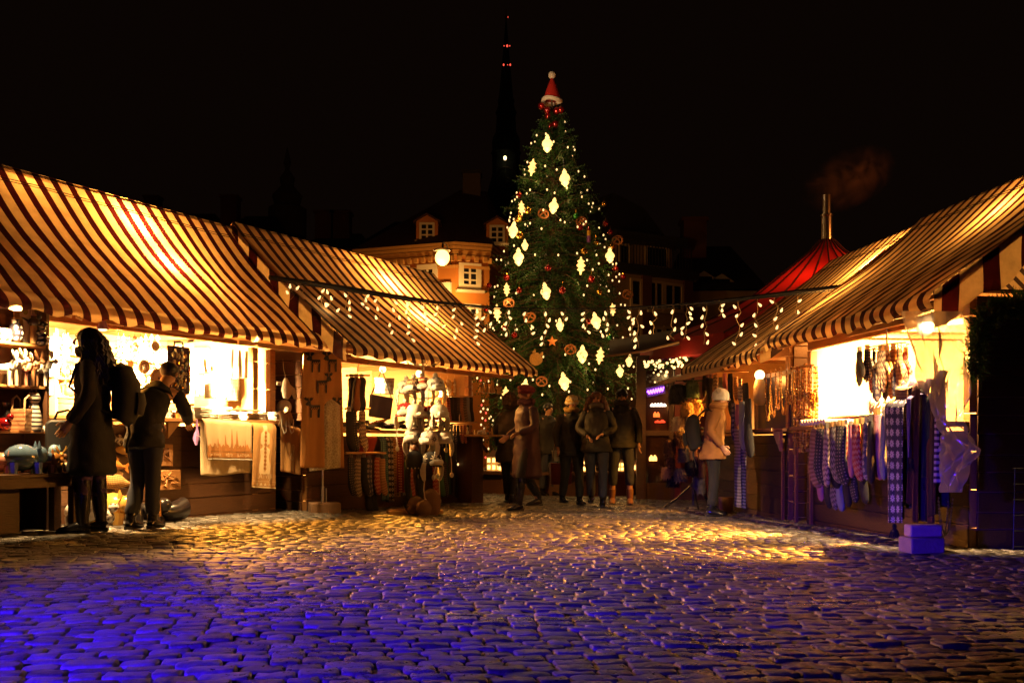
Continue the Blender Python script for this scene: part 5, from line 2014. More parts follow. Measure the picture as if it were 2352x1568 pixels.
mts = [(white, 'white'), (cream, 'cream'), (spot_w, 'dotted white'), (white, 'white'), (yel_g, 'yellow'), (white, 'white'), (blue_g, 'blue'), (brown, 'brown')]
rows = [('top', zi[0]), ('middle', zi[1]), ('bottom', zi[2])]
rr = random.Random(5)
for rn, z in rows:
    n = 0
    for i, px in enumerate([122, 132, 142, 152, 162, 268, 279, 290, 301, 312, 323, 334, 345, 356, 367, 378, 390, 402]):
        g, gn = gens[(i * 5 + len(rn)) % 9]
        mt, mn = mts[(i * 3 + len(rn)) % 8]
        s = rr.uniform(.62, .95) * (.75 if gn in ('vase', 'deer', 'cat') else 1.)
        x = FA.at_y(px, 850, .72).x
        side = 'left of' if px < 200 else 'right of'
        solo(g(MB(), s), gn + '_figurine' if gn not in ('pot', 'vase', 'mug') else gn, mt, '%s %s, %s on the %s back shelf, %s the curly-haired person' % (mn, gn, ORD[n], rn, side), 'figurine', FA.m(x, .70 + rr.uniform(-.03, .04), z, rr.uniform(-.8, .8)), 'small wares on the back shelves')
        n += 1
# hanging strings of ornaments above
for i, px in enumerate((124, 134, 146, 156, 272, 284, 297, 310, 322, 335, 348, 362)):
    p = put(FA, px, 765, .5)
    a = MB()
    n = 4 + i % 3
    for k in range(n):
        zz = -.05 - .06 * k
        a.tube((0, 0, zz + .05), (0, 0, zz), .003, n=4)
        if (i + k) % 3:
            a.ell((0, 0, zz), .022, 8, 6)
        else:
            a.lathe([(.03, -.02), (.018, .0), (.003, .03)], c=(0, 0, zz), n=8)
    mt, mn = mts[i % 8]
    solo(a, 'ornament_string', mt, '%s string of little ornaments hanging %s from the left inside the stall' % (mn, ORD[i]), 'ornament string', FA.m(p.x, p.y, p.z), 'ornament strings inside the left stall')
# picture tiles hanging under the header
for i, (px, py, mt, l_) in enumerate(((6, 696, 'cream', 'pale square tile at the left picture edge under the awning'), (57, 715, 'c', 'small flat tile with green edge above the shelf'), (82, 714, 'c', 'tile with a brown pattern above the shelf end'), (156, 716, 'y', 'hanging yellow tile with a pale tree, left of two'), (182, 722, 'r', 'hanging tile with a red flower, right of two'))):
    p = put(FA, px, py, -.3)
    t = thing('picture_tile', l_, 'tile', FA.m(p.x, p.y, p.z, .1 * i, 0, .06 * (i - 2)), 'picture tiles under the awning')
    a = MB()
    a.box((0, 0, 0), (.10, .012, .09))
    a.build('tile', cream, t, bevel=.004)
    a = MB()
    a.ell((0, -.008, 0), (.025, .004, .03), 10, 6)
    a.build('picture', redg if mt == 'r' else mat('olive_paint', (.3, .3, .05), .5), t)
    a = MB()
    a.sweep([(-.03, 0, .045), (0, 0, .09), (.03, 0, .045)], .002, n=4)
    a.build('cord', rope, t)
# clamp lamp
p = put(FA, 236, 733, -.42)
t = thing('clamp_lamp', 'small violet clamp lamp above the curly-haired person', 'lamp', FA.m(p.x, p.y, p.z))
a = MB()
a.sweep([(-.05, 0, .09), (-.02, 0, .03), (0, 0, -.01)], .016, n=6)
a.build('arm', mat('lilac_metal', (.35, .2, .6), .35), t)
a = MB()
a.lathe([(.02, .0), (.035, -.03), (.055, -.08), (.05, -.08)], c=(0, 0, -.01), n=14)
a.build('shade', mat('lilac_metal', (.35, .2, .6), .35), t)
a = MB()
a.ell((0, 0, -.085), (.04, .04, .02), 10, 6)
a.build('bulb', lamp_m, t)
# round plaques with a ring of letters
for px, py, r, l_, n in ((366, 872, .115, 'large round plaque with a ring of letters by the magnet board', 26), (330, 842, .07, 'small round plaque with a ring of letters on the shelf', 16)):
    p = put(FA, px, py, .05)
    t = thing('round_plaque', l_, 'plaque', FA.m(p.x, p.y, p.z, 0, PI / 2), 'round plaques with lettered rims')
    a = MB()
    a.lathe([(r, -.008), (r, .006), (r * .97, .012), (r * .66, .012), (r * .62, .006), (.001, .006)], n=28)
    a.build('disc', [mat('plaque_wood', (.5, .32, .14), .5)], t)
    a = MB()
    for i in range(n):
        q = 2 * PI * i / n
        c = Vector((r * .82 * math.cos(q), r * .82 * math.sin(q), .013))
        a.box(c, (r * .16, r * .06, .004), rz=q)
        if i % 2:
            a.box(c + Vector((r * .03 * math.cos(q + 1.5), r * .03 * math.sin(q + 1.5), 0)), (r * .05, r * .12, .0042), rz=q)
    a.build('rim_marks', brown, t)
    a = MB()
    a.ell((0, r * .1, .012), (r * .3, r * .18, .01), 12, 6)
    a.tube((-r * .15, -r * .35, .012), (-r * .12, 0, .012), r * .06)
    a.tube((r * .15, -r * .35, .012), (r * .12, 0, .012), r * .06)
    a.build('emblem', spot_w, t)
p = put(FA, 357, 795, .05)
t = solo(MB(T3(0, 0, 0, 0, PI / 2)).lathe([(.05, -.006), (.05, .008), (.036, .01), (.001, .006)], n=20), 'round_plaque', cream, 'tiny oval plaque hanging above the large lettered plaque', 'plaque', FA.m(p.x, p.y, p.z))
# magnet board
p0, p1 = put(FA, 384, 792, -.28), put(FA, 436, 905, -.28)
w, h = abs(p1.x - p0.x), abs(p0.z - p1.z)
t = thing('magnet_board', 'dark blue board covered with key rings and magnets', 'board', FA.m((p0.x + p1.x) / 2, -.28, (p0.z + p1.z) / 2))
a = MB()
a.box((0, 0, 0), (w, .02, h))
a.build('board', mat('board_felt', (.05, .03, .10), .8), t, bevel=.01)
a = MB()
a.sweep([(-.06, 0, h / 2 - .01), (-.05, 0, h / 2 + .04), (.05, 0, h / 2 + .04), (.06, 0, h / 2 - .01)], .01, n=6)
a.build('handle', leather, t)
for i in range(70):
    x, z = rr.uniform(-.45, .45) * w, rr.uniform(-.46, .46) * h
    a = MB()
    k = i % 4
    if k == 0:
        a.ell((x, -.02, z), (.014, .01, .022), 8, 5)
    elif k == 1:
        a.sweep([(x, -.014, z + .025), (x + .004, -.02, z), (x, -.018, z - .03)], [.004, .011, .008], n=6)
    elif k == 2:
        a.box((x, -.018, z), (.022, .012, .03))
    else:
        a.sweep([(x + .013 * math.cos(q), -.016, z + .013 * math.sin(q)) for q in [2 * PI * j / 8 for j in range(9)]], .0035, n=4, cap=False)
    a.build('magnet', [cream, white, metal, redg, gold, white, blue_g][i % 7], t)
# linen department: aprons, towels, stacks
hang(FA, 'apron', [(448, 800), (478, 800), (492, 850), (440, 862)], .28, linen, 'pale pink rounded apron hanging left in the linen display', 'apron')
hang(FA, 'oven_cloth', [(478, 805), (505, 808), (502, 838), (482, 842)], .2, mat('tan_linen', (.45, .25, .1), .9), 'small tan cloth hanging between two aprons', 'cloth')
hang(FA, 'pot_holder', [(496, 806), (520, 803), (520, 832), (497, 836)], .12, mat('lilac_linen', (.6, .5, .7), .9), 'lilac pot holder with brown edging', 'pot holder', folds=1, solid=.012)
hang(FA, 'hanging_cloth', [(520, 800), (570, 806), (570, 868), (522, 872)], .3, linen, 'broad plain white cloth in the middle of the linen display', 'cloth')
hang(FA, 'hanging_cloth', [(436, 860), (468, 862), (470, 905), (438, 912)], .42, pat_mat('sprig_linen', 'dots', (.75, .7, .6), (.6, .5, .3), 40., .9, thr=.2), 'sprigged white cloth hanging low beside the folded stack', 'cloth')
hang(FA, 'hanging_cloth', [(570, 812), (600, 815), (610, 905), (582, 890)], .38, linen, 'long tapering white cloth beside the pale post', 'cloth', folds=2, amp=.03)
hang(FA, 'hanging_cloth', [(470, 858), (520, 862), (520, 915), (470, 915)], .5, linen, 'white cloth hanging behind the folded linen', 'cloth', folds=4)
hang(FA, 'hanging_cloth', [(520, 866), (590, 870), (590, 925), (520, 920)], .55, pat_mat('lace_linen', 'flake', (.76, .72, .64), (.6, .52, .38), 22., .9), 'lace-patterned cloth low in the middle of the linen display', 'cloth', folds=3)
zc = 1.02 + .018


def stack(x, y, w, d, n, th, mt, lab, rz=0., z=None, fr=FA):
    z = zc if z is None else z
    t = thing('folded_stack', lab, 'folded linen', fr.m(x, y, z, rz), 'stacks of folded linen')
    for i in range(n):
        a = MB()
        zz = th * (i + .5)
        ww, dd = w * rr.uniform(.93, 1.03), d * rr.uniform(.93, 1.03)
        a.sweep([(-ww / 2, 0, zz), (-ww / 2 + .01, 0, zz), (0, 0, zz + rr.uniform(-.002, .004)), (ww / 2 - .01, 0, zz), (ww / 2, 0, zz)], [.004, dd / 2, dd / 2, dd / 2, .004], [.003, th * .49, th * .52, th * .49, .003], n=14, up=(0, 0, 1))
        a.build('cloth', mt, t)
    return t


for px, y, n, l_ in ((405, .2, 5, 'stack of thick folded cloths beside the magnet board'), (455, -.1, 7, 'stack of folded towels spilling over the counter edge'), (485, .15, 5, 'low white stack behind the spilling towels'), (520, .02, 4, 'flat white stack left of the drape with towers'),
                   (550, .2, 7, 'tall white stack in the middle of the counter'), (578, .02, 5, 'white stack above the drape with the bottle motif'), (608, .22, 8, 'tall white stack by the pale post'), (630, .0, 6, 'crumpled white stack above the footprint towel'), (500, .34, 9, 'highest white stack at the back of the counter')):
    x = FA.at_y(px, 955, y).x
    stack(x, y, .26, .24, n, .017, linen, l_, rr.uniform(-.3, .3))
for px, y, rz, l_ in ((545, -.08, .2, 'flat brown-edged linen packet on the counter, left'), (575, -.1, -.3, 'flat brown-edged linen packet on the counter, right')):
    x = FA.at_y(px, 950, y).x
    solo(MB().box((0, 0, .008), (.22, .14, .016)), 'linen_packet', towel_b, l_, 'packet', FA.m(x, y, zc + .10, rz), bevel=.004)
x = FA.at_y(645, 915, .1).x
a = MB()
a.ell((0, 0, .09), (.09, .09, .09), 12, 8)
a.ell((-.05, -.06, .05), (.05, .05, .05), 10, 6)
solo(a, 'doll_head', fur_w, 'round white doll head sitting at the right end of the counter', 'doll', FA.m(x, .05, zc + .08))
# wooden spoons / hanging mitt at the right post
p = put(FA, 657, 868, -.12)
t = thing('oven_mitt', 'pale oven mitt hanging by a cord at the right post', 'oven mitt', FA.m(p.x, p.y, p.z, 0, 0, -.2))
a = MB()
a.sweep([(0, 0, 0), (-.01, 0, -.05), (-.02, 0, -.13), (-.015, 0, -.2), (0, 0, -.23)], [.02, .055, .08, .075, .03], [.012, .022, .028, .026, .012], n=14)
a.sweep([(.03, 0, -.1), (.09, 0, -.16), (.11, 0, -.24), (.11, 0, -.26)], [.03, .035, .03, .012], [.02, .022, .02, .01], n=10)
a.build('mitt', linen, t)
a = MB()
a.sweep([(0, 0, 0), (-.02, 0, .1), (-.01, 0, .22)], .004, n=4)
a.build('cord', rope, t)
a = MB()
p = put(FA, 640, 880, -.03)
a.box((0, 0, 0), (.07, .012, .04), mi=0)
a.box((-.015, -.008, -.008), (.012, .004, .012), mi=1)
a.box((.005, -.008, -.008), (.012, .004, .012), mi=1)
solo(a, 'wall_socket', [white, redg], 'small white socket plate between the two posts', 'socket', FA.m(p.x, p.y, p.z))
# big drapes below the counter
ye = -.235
ob, fn, w, h = hang(FA, 'beige_drape', [(461, 958), (577, 965), (577, 1090), (462, 1088)], ye, towel_b, 'beige cloth hanging underneath the towel with towers', 'cloth', amp=.012, folds=2, over=.06, hemw=-.02)
ob, fn, w, h = hang(FA, 'souvenir_towel', [(466, 957), (579, 966), (577, 1056), (476, 1054)], ye - .03, mat('peach_terry', (.60, .42, .24), .95, var=.15, bump=.4, bscale=260), 'towel with woven town towers and lettering hanging over the counter', 'towel', amp=.008, folds=4, over=.06)
sky = [(0.03, .93), (.03, .60)]
for i in range(40):
    u = .03 + .94 * i / 39
    b = .66 + .05 * math.sin(i * 1.7) + .02 * math.sin(i * 5)
    sky.append((u, b))
sky += [(.97, .93)]
og = mat('woven_orange', (.40, .17, .04), .95, bump=.4, bscale=260)
sl_ = []
for i in range(len(sky) - 3):
    (u0, v0), (u1, v1) = sky[i + 1], sky[i + 2]
    sl_.append([(u0, v0), (u1, v1), (u1, .80), (u0, .80)])
for u, v in ((.42, .40), (.56, .24), (.67, .28), (.86, .5), (.25, .5)):
    sl_ += [[(u - .025, .68), (u + .025, .68), (u + .012, v + .16), (u + .003, v), (u - .003, v), (u - .012, v + .16)]]
poly_on(ob, fn, sl_, og, name='town_motif')
poly_on(ob, fn, [[(i / 20, .815), ((i + 1) / 20, .815), ((i + 1) / 20, .95), (i / 20, .95)] for i in range(20)], og, name='band')
lt = mat('pale_thread', (.72, .55, .32), .9)
text_on(ob, fn, 'LATVIJA', .05, .30, .915, .09, lt, off=-.012, h=1)
text_on(ob, fn, 'R\u012aGA', .40, .56, .915, .09, lt, off=-.012, h=1)
text_on(ob, fn, 'LATVIJA', .66, .93, .915, .09, lt, off=-.012, h=1)
poly_on(ob, fn, [[(i / 20, .975), ((i + 1) / 20, .975), ((i + 1) / 20, 1.), (i / 20, 1.)] for i in range(20)], linen, off=-.007, name='hem')
ob, fn, w, h = hang(FA, 'souvenir_towel', [(583, 966), (636, 968), (634, 1122), (577, 1118)], ye - .02, towel_o, 'narrow orange towel with a pale bottle-shaped ornament hanging from the counter', 'towel', amp=.014, folds=1.5, over=.06)
bt = []
for i in range(24):
    v = .06 + .70 * i / 23

    def wv(v):
        return .08 if v < .18 else (.17 if v < .34 else (.09 if v < .42 else .17 + .02 * math.sin(v * 20)))
    dv = .70 / 23
    bt.append([(.5 - wv(v), v), (.5 + wv(v), v), (.5 + wv(v + dv), v + dv), (.5 - wv(v + dv), v + dv)])
poly_on(ob, fn, bt, lt, name='bottle_motif')
poly_on(ob, fn, [[(.5, .14 + .06 * i), (.56, .17 + .06 * i), (.5, .2 + .06 * i), (.44, .17 + .06 * i)] for i in range(10)], og, off=-.012, name='diamond_motif')
text_on(ob, fn, 'LATVIJA', .22, .80, .86, .11, lt, off=-.012, h=1)
poly_on(ob, fn, [[(i / 10, .90), ((i + 1) / 10, .90), ((i + 1) / 10, .905), (i / 10, .905)] for i in range(10)] + [[(.2 + .14 * i, .965), (.25 + .14 * i, .92), (.3 + .14 * i, .965)] for i in range(5)] + [[(i / 10, .98), ((i + 1) / 10, .98), ((i + 1) / 10, 1.), (i / 10, 1.)] for i in range(10)], lt, name='border')
ob, fn, w, h = hang(FA, 'souvenir_towel', [(643, 972), (693, 978), (688, 1090), (646, 1082)], -.2, towel_o, 'orange-brown towel with a pale footprint outline, last of the drapes', 'towel', amp=.02, folds=1.6, over=.06)
ft = [(.50, .42), (.60, .40), (.62, .48), (.58, .56), (.55, .62), (.60, .68), (.56, .72), (.42, .72), (.38, .68), (.46, .60), (.48, .52)]
fo = []
for i in range(len(ft)):
    (u0, v0), (u1, v1) = ft[i], ft[(i + 1) % len(ft)]
    fo.append([(u0, v0), (u1, v1), (u1 + .03, v1 + .006), (u0 + .03, v0 + .006)])
poly_on(ob, fn, fo, lt, name='foot_motif')
hang(FA, 'hanging_cloth', [(690, 985), (703, 988), (703, 1068), (690, 1062)], -.15, mat('tan_linen', (.45, .25, .1), .9), 'thin tan cloth edge hanging beside the footprint towel', 'cloth', folds=1, over=.05)
# straps of a bag over the counter corner
p = put(FA, 648, 958, -.24)
t = thing('apron', 'folded apron with two long looped strings over the counter corner', 'apron', FA.m(p.x, p.y, p.z))
a = MB()
a.sheet(lambda u, v: (-.09 + .2 * u, -.02 - .03 * math.sin(PI * v), .06 - .16 * v + .01 * math.sin(9 * u)), 10, 8)
a.build('cloth', towel_b, t, solid=.01)
for x in (-.03, .09):
    a = MB()
    a.sweep([(x - .04, -.05, .0), (x - .045, -.06, -.1), (x - .01, -.065, -.18), (x + .03, -.06, -.16), (x + .04, -.05, -.02)], .009, .004, n=6)
    a.build('string', linen, t)
p = put(FA, 452, 985, -.3)
t = thing('beaded_pendant', 'small lilac doll pendant hanging from the counter edge', 'pendant', FA.m(p.x, p.y, p.z))
a = MB()
a.sweep([(0, 0, .1), (.005, 0, 0), (0, 0, -.04)], [.006, .012, .02], n=8)
a.sweep([(0, 0, -.04), (-.01, 0, -.1), (-.005, 0, -.16)], [.025, .03, .012], n=8)
a.build('figure', mat('lilac_felt', (.4, .22, .6), .8), t)
a = MB()
a.sweep([(-.02, -.02, -.06), (.02, -.03, -.08), (.03, -.02, -.12)], .004, n=4)
a.build('cord', linen, t)
# small wares along the left part of the counter
for i, px in enumerate(range(318, 452, 9)):
    y = rr.uniform(-.18, .0)
    x = FA.at_y(px, 948, y).x
    g, gn = gens[(i * 4 + 1) % 9]
    mt, mn = mts[(i * 5 + 2) % 8]
    solo(g(MB(), rr.uniform(.4, .62)), gn + '_trinket', mt, '%s %s trinket, %s from the left along the counter front' % (mn, gn, ORD[i]), 'trinket', FA.m(x, y, zc, rr.uniform(-1, 1)), 'trinkets along the counter')
# ------------------------------------------------------------------ stall B goods
moose_m = mat('black_weave', (.02, .016, .015), .9)
ob, fn, w, h = hang(FB, 'moose_towel', [(697, 808), (783, 806), (789, 1074), (688, 1074)], -.42, mat('orange_blanket', (.46, .22, .07), .95, var=.2, bump=.5, bscale=200), 'tall orange blanket with black moose hanging between the two left stalls', 'blanket', amp=.018, folds=2.2, over=.0, nu=40, nv=50)


def moose(cu, cv, s, flip=1):
    P_ = [[(-.5, .0), (.28, -.02), (.32, .35), (-.5, .35)], [(-.5, .3), (-.33, .3), (-.33, 1.), (-.48, 1.)], [(.1, .3), (.28, .3), (.28, 1.), (.12, 1.)], [(.2, .1), (.3, -.3), (.55, -.3), (.5, .1)],
          [(.3, -.3), (.58, -.32), (.75, -.05), (.6, .08), (.45, -.02)], [(.36, -.28), (.1, -.42), (.02, -.62), (.14, -.55), (.2, -.66), (.28, -.55), (.36, -.62), (.42, -.42)], [(.48, -.28), (.52, -.5), (.56, -.64), (.64, -.55), (.74, -.66), (.8, -.56), (.9, -.62), (.78, -.42)]]
    return [[(cu + flip * x * s * 1.0, cv + y * s * .36) for x, y in pl] for pl in P_]


for cu, cv, f, l_ in ((.28, .07, -1, 'spotted'), (.72, .07, -1, 'banded'), (.5, .25, 1, 'ringed'), (.28, .46, -1, 'plain'), (.72, .46, 1, 'netted')):
    o = poly_on(ob, fn, moose(cu, cv, .30, f), moose_m, off=-.012, name='moose_motif')
    poly_on(ob, fn, [[(cu + f * (-.12 + .05 * i), cv + .02), (cu + f * (-.10 + .05 * i), cv + .02), (cu + f * (-.10 + .05 * i), cv + .03), (cu + f * (-.12 + .05 * i), cv + .03)] for i in range(4)] +
            [[(cu + f * (-.10 + .05 * i), cv + .028), (cu + f * (-.08 + .05 * i), cv + .028), (cu + f * (-.08 + .05 * i), cv + .04), (cu + f * (-.10 + .05 * i), cv + .04)] for i in range(4)], mat('orange_blanket', (.46, .22, .07)), off=-.02, name='body_marking')
# towel stand on a block
g = G(745, 1177)
t = thing('towel_stand', 'white leaf-patterned towel wrapped round a stand on a stone block', 'display stand', T3(g.x, g.y, g.z, rad(20)))
a = MB()
a.box((0, 0, .055), (.34, .26, .13))
a.build('base_block', mat('pale_stone', (.25, .15, .09), .85, var=.3, bump=.5), t, bevel=.015)
k = 1 / F * g.y
a = MB()
a.tube((-.02, 0, .11), (-.02, 0, 1.2), .011)
a.tube((-.02, 0, .11), (-.02, 0, .3), .02)
a.tube((.02, 0, .11), (.02, 0, .28), .008)
a.build('pole', metal, t)
zb_, zt2 = CZ + (HY - 1077) * k - g.z, CZ + (HY - 920) * k - g.z
a = MB()


def tw(u, v):
    q = 2 * PI * u
    r = .145 + .012 * math.sin(q * 3 + v * 2) + .01 * v + .01 * math.sin(7 * q)
    if v < .08:
        r *= .55 + .45 * v / .08
    return (r * 1.12 * math.cos(q), r * .8 * math.sin(q), zt2 + (zb_ - zt2) * v + .02 * math.cos(q))


a.sheet(tw, 48, 24, pat=lambda u, v: (u * .9, v * .75, 0))
o = a.build('towel', pat_mat('leaf_damask', 'leaf', (.52, .42, .26), (.76, .68, .52), 38., .75, thr=.07, bump=.5), t)
hp = P(735, 925, g.y - .02)
t = thing('felt_hat', 'black felt hat with a pale brim lying on the towel stand', 'hat', T3(hp.x, hp.y, hp.z, .3, 0, .15))
a = MB()
a.lathe([(.02, .135), (.07, .12), (.085, .06), (.09, .0)], n=18)
a.build('crown', mat('grey_felt', (.10, .09, .09), .8), t)
a = MB()
a.ell((0, 0, -.03), (.15, .13, .055), 16, 8)
a.build('brim', black, t)
a = MB()
a.sweep([(.095 * math.cos(q), .095 * math.sin(q), .005) for q in [2 * PI * i / 16 for i in range(17)]], .006, n=5, cap=False)
a.build('band', linen, t)
a = MB()
a.ell((-.13, -.02, -.045), (.05, .09, .05), 10, 7)
a.build('ear_flap', towel_b, t)


# sock, mitten, glove, slipper shapes; hang point at z=0
def g_sock(a, L=.36, r=.045, m=0):
    a.sweep([(0, 0, 0), (0, 0, -.03), (0, 0, -L * .35), (.004, 0, -L * .55), (.012, 0, -L * .68), (.032, 0, -L * .84), (.05, 0, -L * .95), (.055, 0, -L)],
            [r * .9, r, r * .92, r * .95, r * 1.15, r * 1.05, r * .8, r * .25], [.012, .016, .018, .02, .024, .022, .018, .006], n=14, mi=m)
    return a


def g_mitten(a, L=.24, r=.05, m=0):
    a.sweep([(0, 0, 0), (0, 0, -.05), (0, 0, -.07), (0, 0, -L * .55), (0, 0, -L * .85), (0, 0, -L)], [r * .75, r * .72, r * .9, r * 1.05, r * .85, r * .2], [.016, .016, .02, .022, .018, .006], n=14, mi=m)
    a.sweep([(r * .6, 0, -L * .38), (r * 1.3, 0, -L * .5), (r * 1.45, 0, -L * .66), (r * 1.4, 0, -L * .74)], [r * .4, r * .4, r * .34, r * .12], [.016, .016, .014, .005], n=10, mi=m)
    return a


def g_glove(a, L=.24, r=.045, m=0):
    a.sweep([(0, 0, 0), (0, 0, -.06), (0, 0, -L * .4), (0, 0, -L * .6)], [r * .8, r * .75, r, r * .95], [.014, .014, .018, .015], n=12, mi=m)
    for i, ln in enumerate((.8, 1., .95, .75)):
        x = r * (-.72 + .48 * i)
        a.sweep([(x, 0, -L * .57), (x * 1.1, 0, -L * (.57 + .3 * ln)), (x * 1.12, 0, -L * (.57 + .42 * ln))], [r * .25, r * .24, r * .1], [.012, .011, .005], n=8, mi=m)
    a.sweep([(r * .8, 0, -L * .3), (r * 1.4, 0, -L * .48), (r * 1.5, 0, -L * .62)], [r * .32, r * .28, r * .1], [.013, .012, .005], n=8, mi=m)
    return a


def g_slipper(a, L=.30, r=.055, m=0):
    a.sweep([(0, 0, 0), (0, -.005, -.03), (0, 0, -L * .3), (0, 0, -L * .55), (0, 0, -L * .8), (0, 0, -L * .96), (0, 0, -L)], [r * .55, r * .7, r * .62, r * .7, r, r * .7, r * .2], [.03, .04, .03, .025, .028, .02, .008], n=14, mi=m)
    return a


KN = [pat_mat('knit_grey', 'knit', (.22, .19, .17), (.07, .06, .06), 26., .95, bump=.6), pat_mat('knit_red', 'knit', (.30, .03, .03), (.42, .22, .16), 28., .95, bump=.6), pat_mat('knit_blue', 'flake', (.05, .05, .11), (.4, .34, .32), 21., .95, bump=.6),
      pat_mat('knit_dark', 'dots', (.03, .028, .03), (.22, .18, .15), 46., .95, thr=.22, bump=.6), pat_mat('knit_cream', 'knit', (.50, .40, .29), (.16, .11, .10), 30., .95, bump=.6), pat_mat('knit_brown', 'band', (.24, .12, .06), (.36, .22, .12), 40., .95, bump=.6),
      mat('knit_black', (.018, .016, .018), .95, bump=.6, bscale=150), mat('knit_pink', (.5, .2, .25), .95, bump=.6, bscale=150), mat('knit_green', (.05, .14, .07), .95, bump=.6, bscale=150), mat('knit_steel', (.2, .24, .3), .95, bump=.6, bscale=150)]
KNN = ['grey patterned', 'red patterned', 'blue star-patterned', 'dark dotted', 'cream patterned', 'brown banded', 'black', 'pink', 'green', 'steel blue']


def hung(fr, g_, px, py, y, s, ki, name, lab, cat, group, rz=0., tilt=0., clip=True, mt=None):
    p = put(fr, px, py, y)
    M = fr.m(p.x, p.y, p.z, rz, 0, tilt, s)
    if not clip:
        return solo(g_(MB()), name, mt or KN[ki], lab, cat, M, group)
    t = thing(name, lab, cat, M, group)
    g_(MB()).build('knit', mt or KN[ki], t)
    a = MB()
    a.box((-.012, 0, .012), (.008, .02, .05))
    a.box((.012, 0, .012), (.008, .02, .05))
    a.build('clip', metal, t)
    return t


def rack_bar(fr, px0, px1, py, y, lab, r=.012, name='clip_rack', hook=.12, mt=wood_p):
    p, q = put(fr, px0, py, y), put(fr, px1, py, y)
    t = thing(name, lab, 'rack', fr.m((p.x + q.x) / 2, y, p.z))
    L = abs(q.x - p.x)
    a = MB()
    a.tube((-L / 2, 0, 0), (L / 2, 0, (q.z - p.z)), r)
    a.build('bar', mt, t)
    a = MB()
    a.sweep([(0, 0, 0), (0, 0, hook), (.02, 0, hook + .03)], .005, n=5)
    a.build('hook', metal, t)


rack_bar(FB, 795, 848, 862, -.25, 'upper clip rack of brown slippers beside the moose blanket')
for i, (px, ki, l_) in enumerate(((808, 6, 'black slipper hanging nearest the moose blanket'), (818, 5, 'brown slipper hanging with its sole to the front'), (831, 6, 'longest black slipper on the upper clip rack'))):
    hung(FB, g_slipper, px, 868, -.27 - .02 * (i % 2), 1.35, ki, 'slipper', l_, 'slipper', 'slippers on the upper clip rack', mt=[leather, mat('brown_felt', (.2, .09, .035), .9), black][i])
rack_bar(FB, 793, 850, 938, -.27, 'second clip rack of socks below the slippers')
for i, (px, ki, l_) in enumerate(((802, 6, 'dark sock at the left of the second clip rack'), (812, 3, 'dark dotted sock on the second clip rack'), (832, 4, 'cream and black deer sock on the second clip rack'))):
    hung(FB, g_sock, px, 944, -.28, 1.35, ki, 'sock', l_, 'sock', 'socks on the second clip rack')
rack_bar(FB, 794, 886, 1040, -.45, 'pale wooden clip rack low in front of the second stall', .014)
for i, (px, ki, l_, tl) in enumerate(((806, 3, 'dark dotted sock at the left end of the low clip rack', 0), (823, 4, 'cream sock with a winter figure on the low clip rack', .1), (836, 6, 'black sock behind the cream one on the low clip rack', 0), (848, 2, 'blue sock with pale stars on the low clip rack', .08), (868, 1, 'red and white sock near the right end of the low clip rack', .1), (878, 5, 'brown banded sock at the right end of the low clip rack', 0))):
    hung(FB, g_sock, px, 1050 + (i % 2) * 3, -.46 - .02 * (i % 3), 1.25, ki, 'sock', l_, 'sock', 'socks on the low clip rack', tilt=tl)
for px, py, l_ in ((846, 1118, 'long black stocking trailing under the low clip rack'), (858, 1122, 'thin black stocking under the star sock')):
    hung(FB, g_sock, px, py - 15, -.42, 1.2, 6, 'stocking', l_, 'stocking', 'stockings below the low clip rack', clip=False)
# bags
t0, fn, w, h = hang(FB, 'fringed_bag', [(864, 868), (904, 868), (903, 906), (862, 904)], .12, pat_mat('silver_weave', 'knit', (.55, .6, .62), (.35, .30, .2), 20., .6, bump=.8), 'silvery woven bag hanging under the left bulb', 'bag', amp=.006, solid=.03)
b, fn, w, h = hang(FB, 'shoulder_bag', [(852, 905), (901, 914), (894, 963), (848, 956)], -.16, mat('navy_felt', (.05, .045, .10), .9), 'flat navy shoulder bag hanging by a black strap', 'bag', amp=.006, folds=1, solid=.035)
a = MB()
p1, p2, p3 = Vector(fn(.02, .02)), put(FB, 878, 848, -.16) - put(FB, 875, 934, -.16), Vector(fn(.98, .02))
a.sweep([p1, p1.lerp(p2, .5), p2, p2.lerp(p3, .5), p3], .012, .005, n=6)
a.build('strap', black, b)
# heap of gloves and mittens on the counter
n = 0
for i in range(54):
    px = 800 + 218 * (i / 54)
    y = rr.uniform(-.17, .25)
    x = FB.at_y(px, 965, y).x
    g_, gn = ((g_mitten, 'mitten'), (g_glove, 'glove'))[i % 2]
    ki = [6, 3, 0, 6, 5, 3, 6, 9][i % 8]
    M = FB.M @ T3(x, y, zc + .03 + .05 * rr.random() + .12 * max(0, y)) @ Matrix.Rotation(rr.uniform(0, 6), 4, 'Z') @ Matrix.Rotation(PI / 2 + rr.uniform(-.15, .3), 4, 'X')
    solo(g_(MB()), gn, KN[ki], 'dark knitted %s in the heap on the counter of the second stall' % gn, gn, M, 'dark %ss heaped on the counter' % gn)
for i, (px, ki) in enumerate(((800, 4), (815, 4), (828, 0))):
    x = FB.at_y(px, 955, .15).x
    stack(x, .2, .2, .2, 4 + i, .022, KN[ki], ['pale knitted stack at the far left of the glove counter', 'cream knitted stack behind the navy bag', 'grey knitted stack on the right of the navy bag'][i], .2 * i, None, FB)
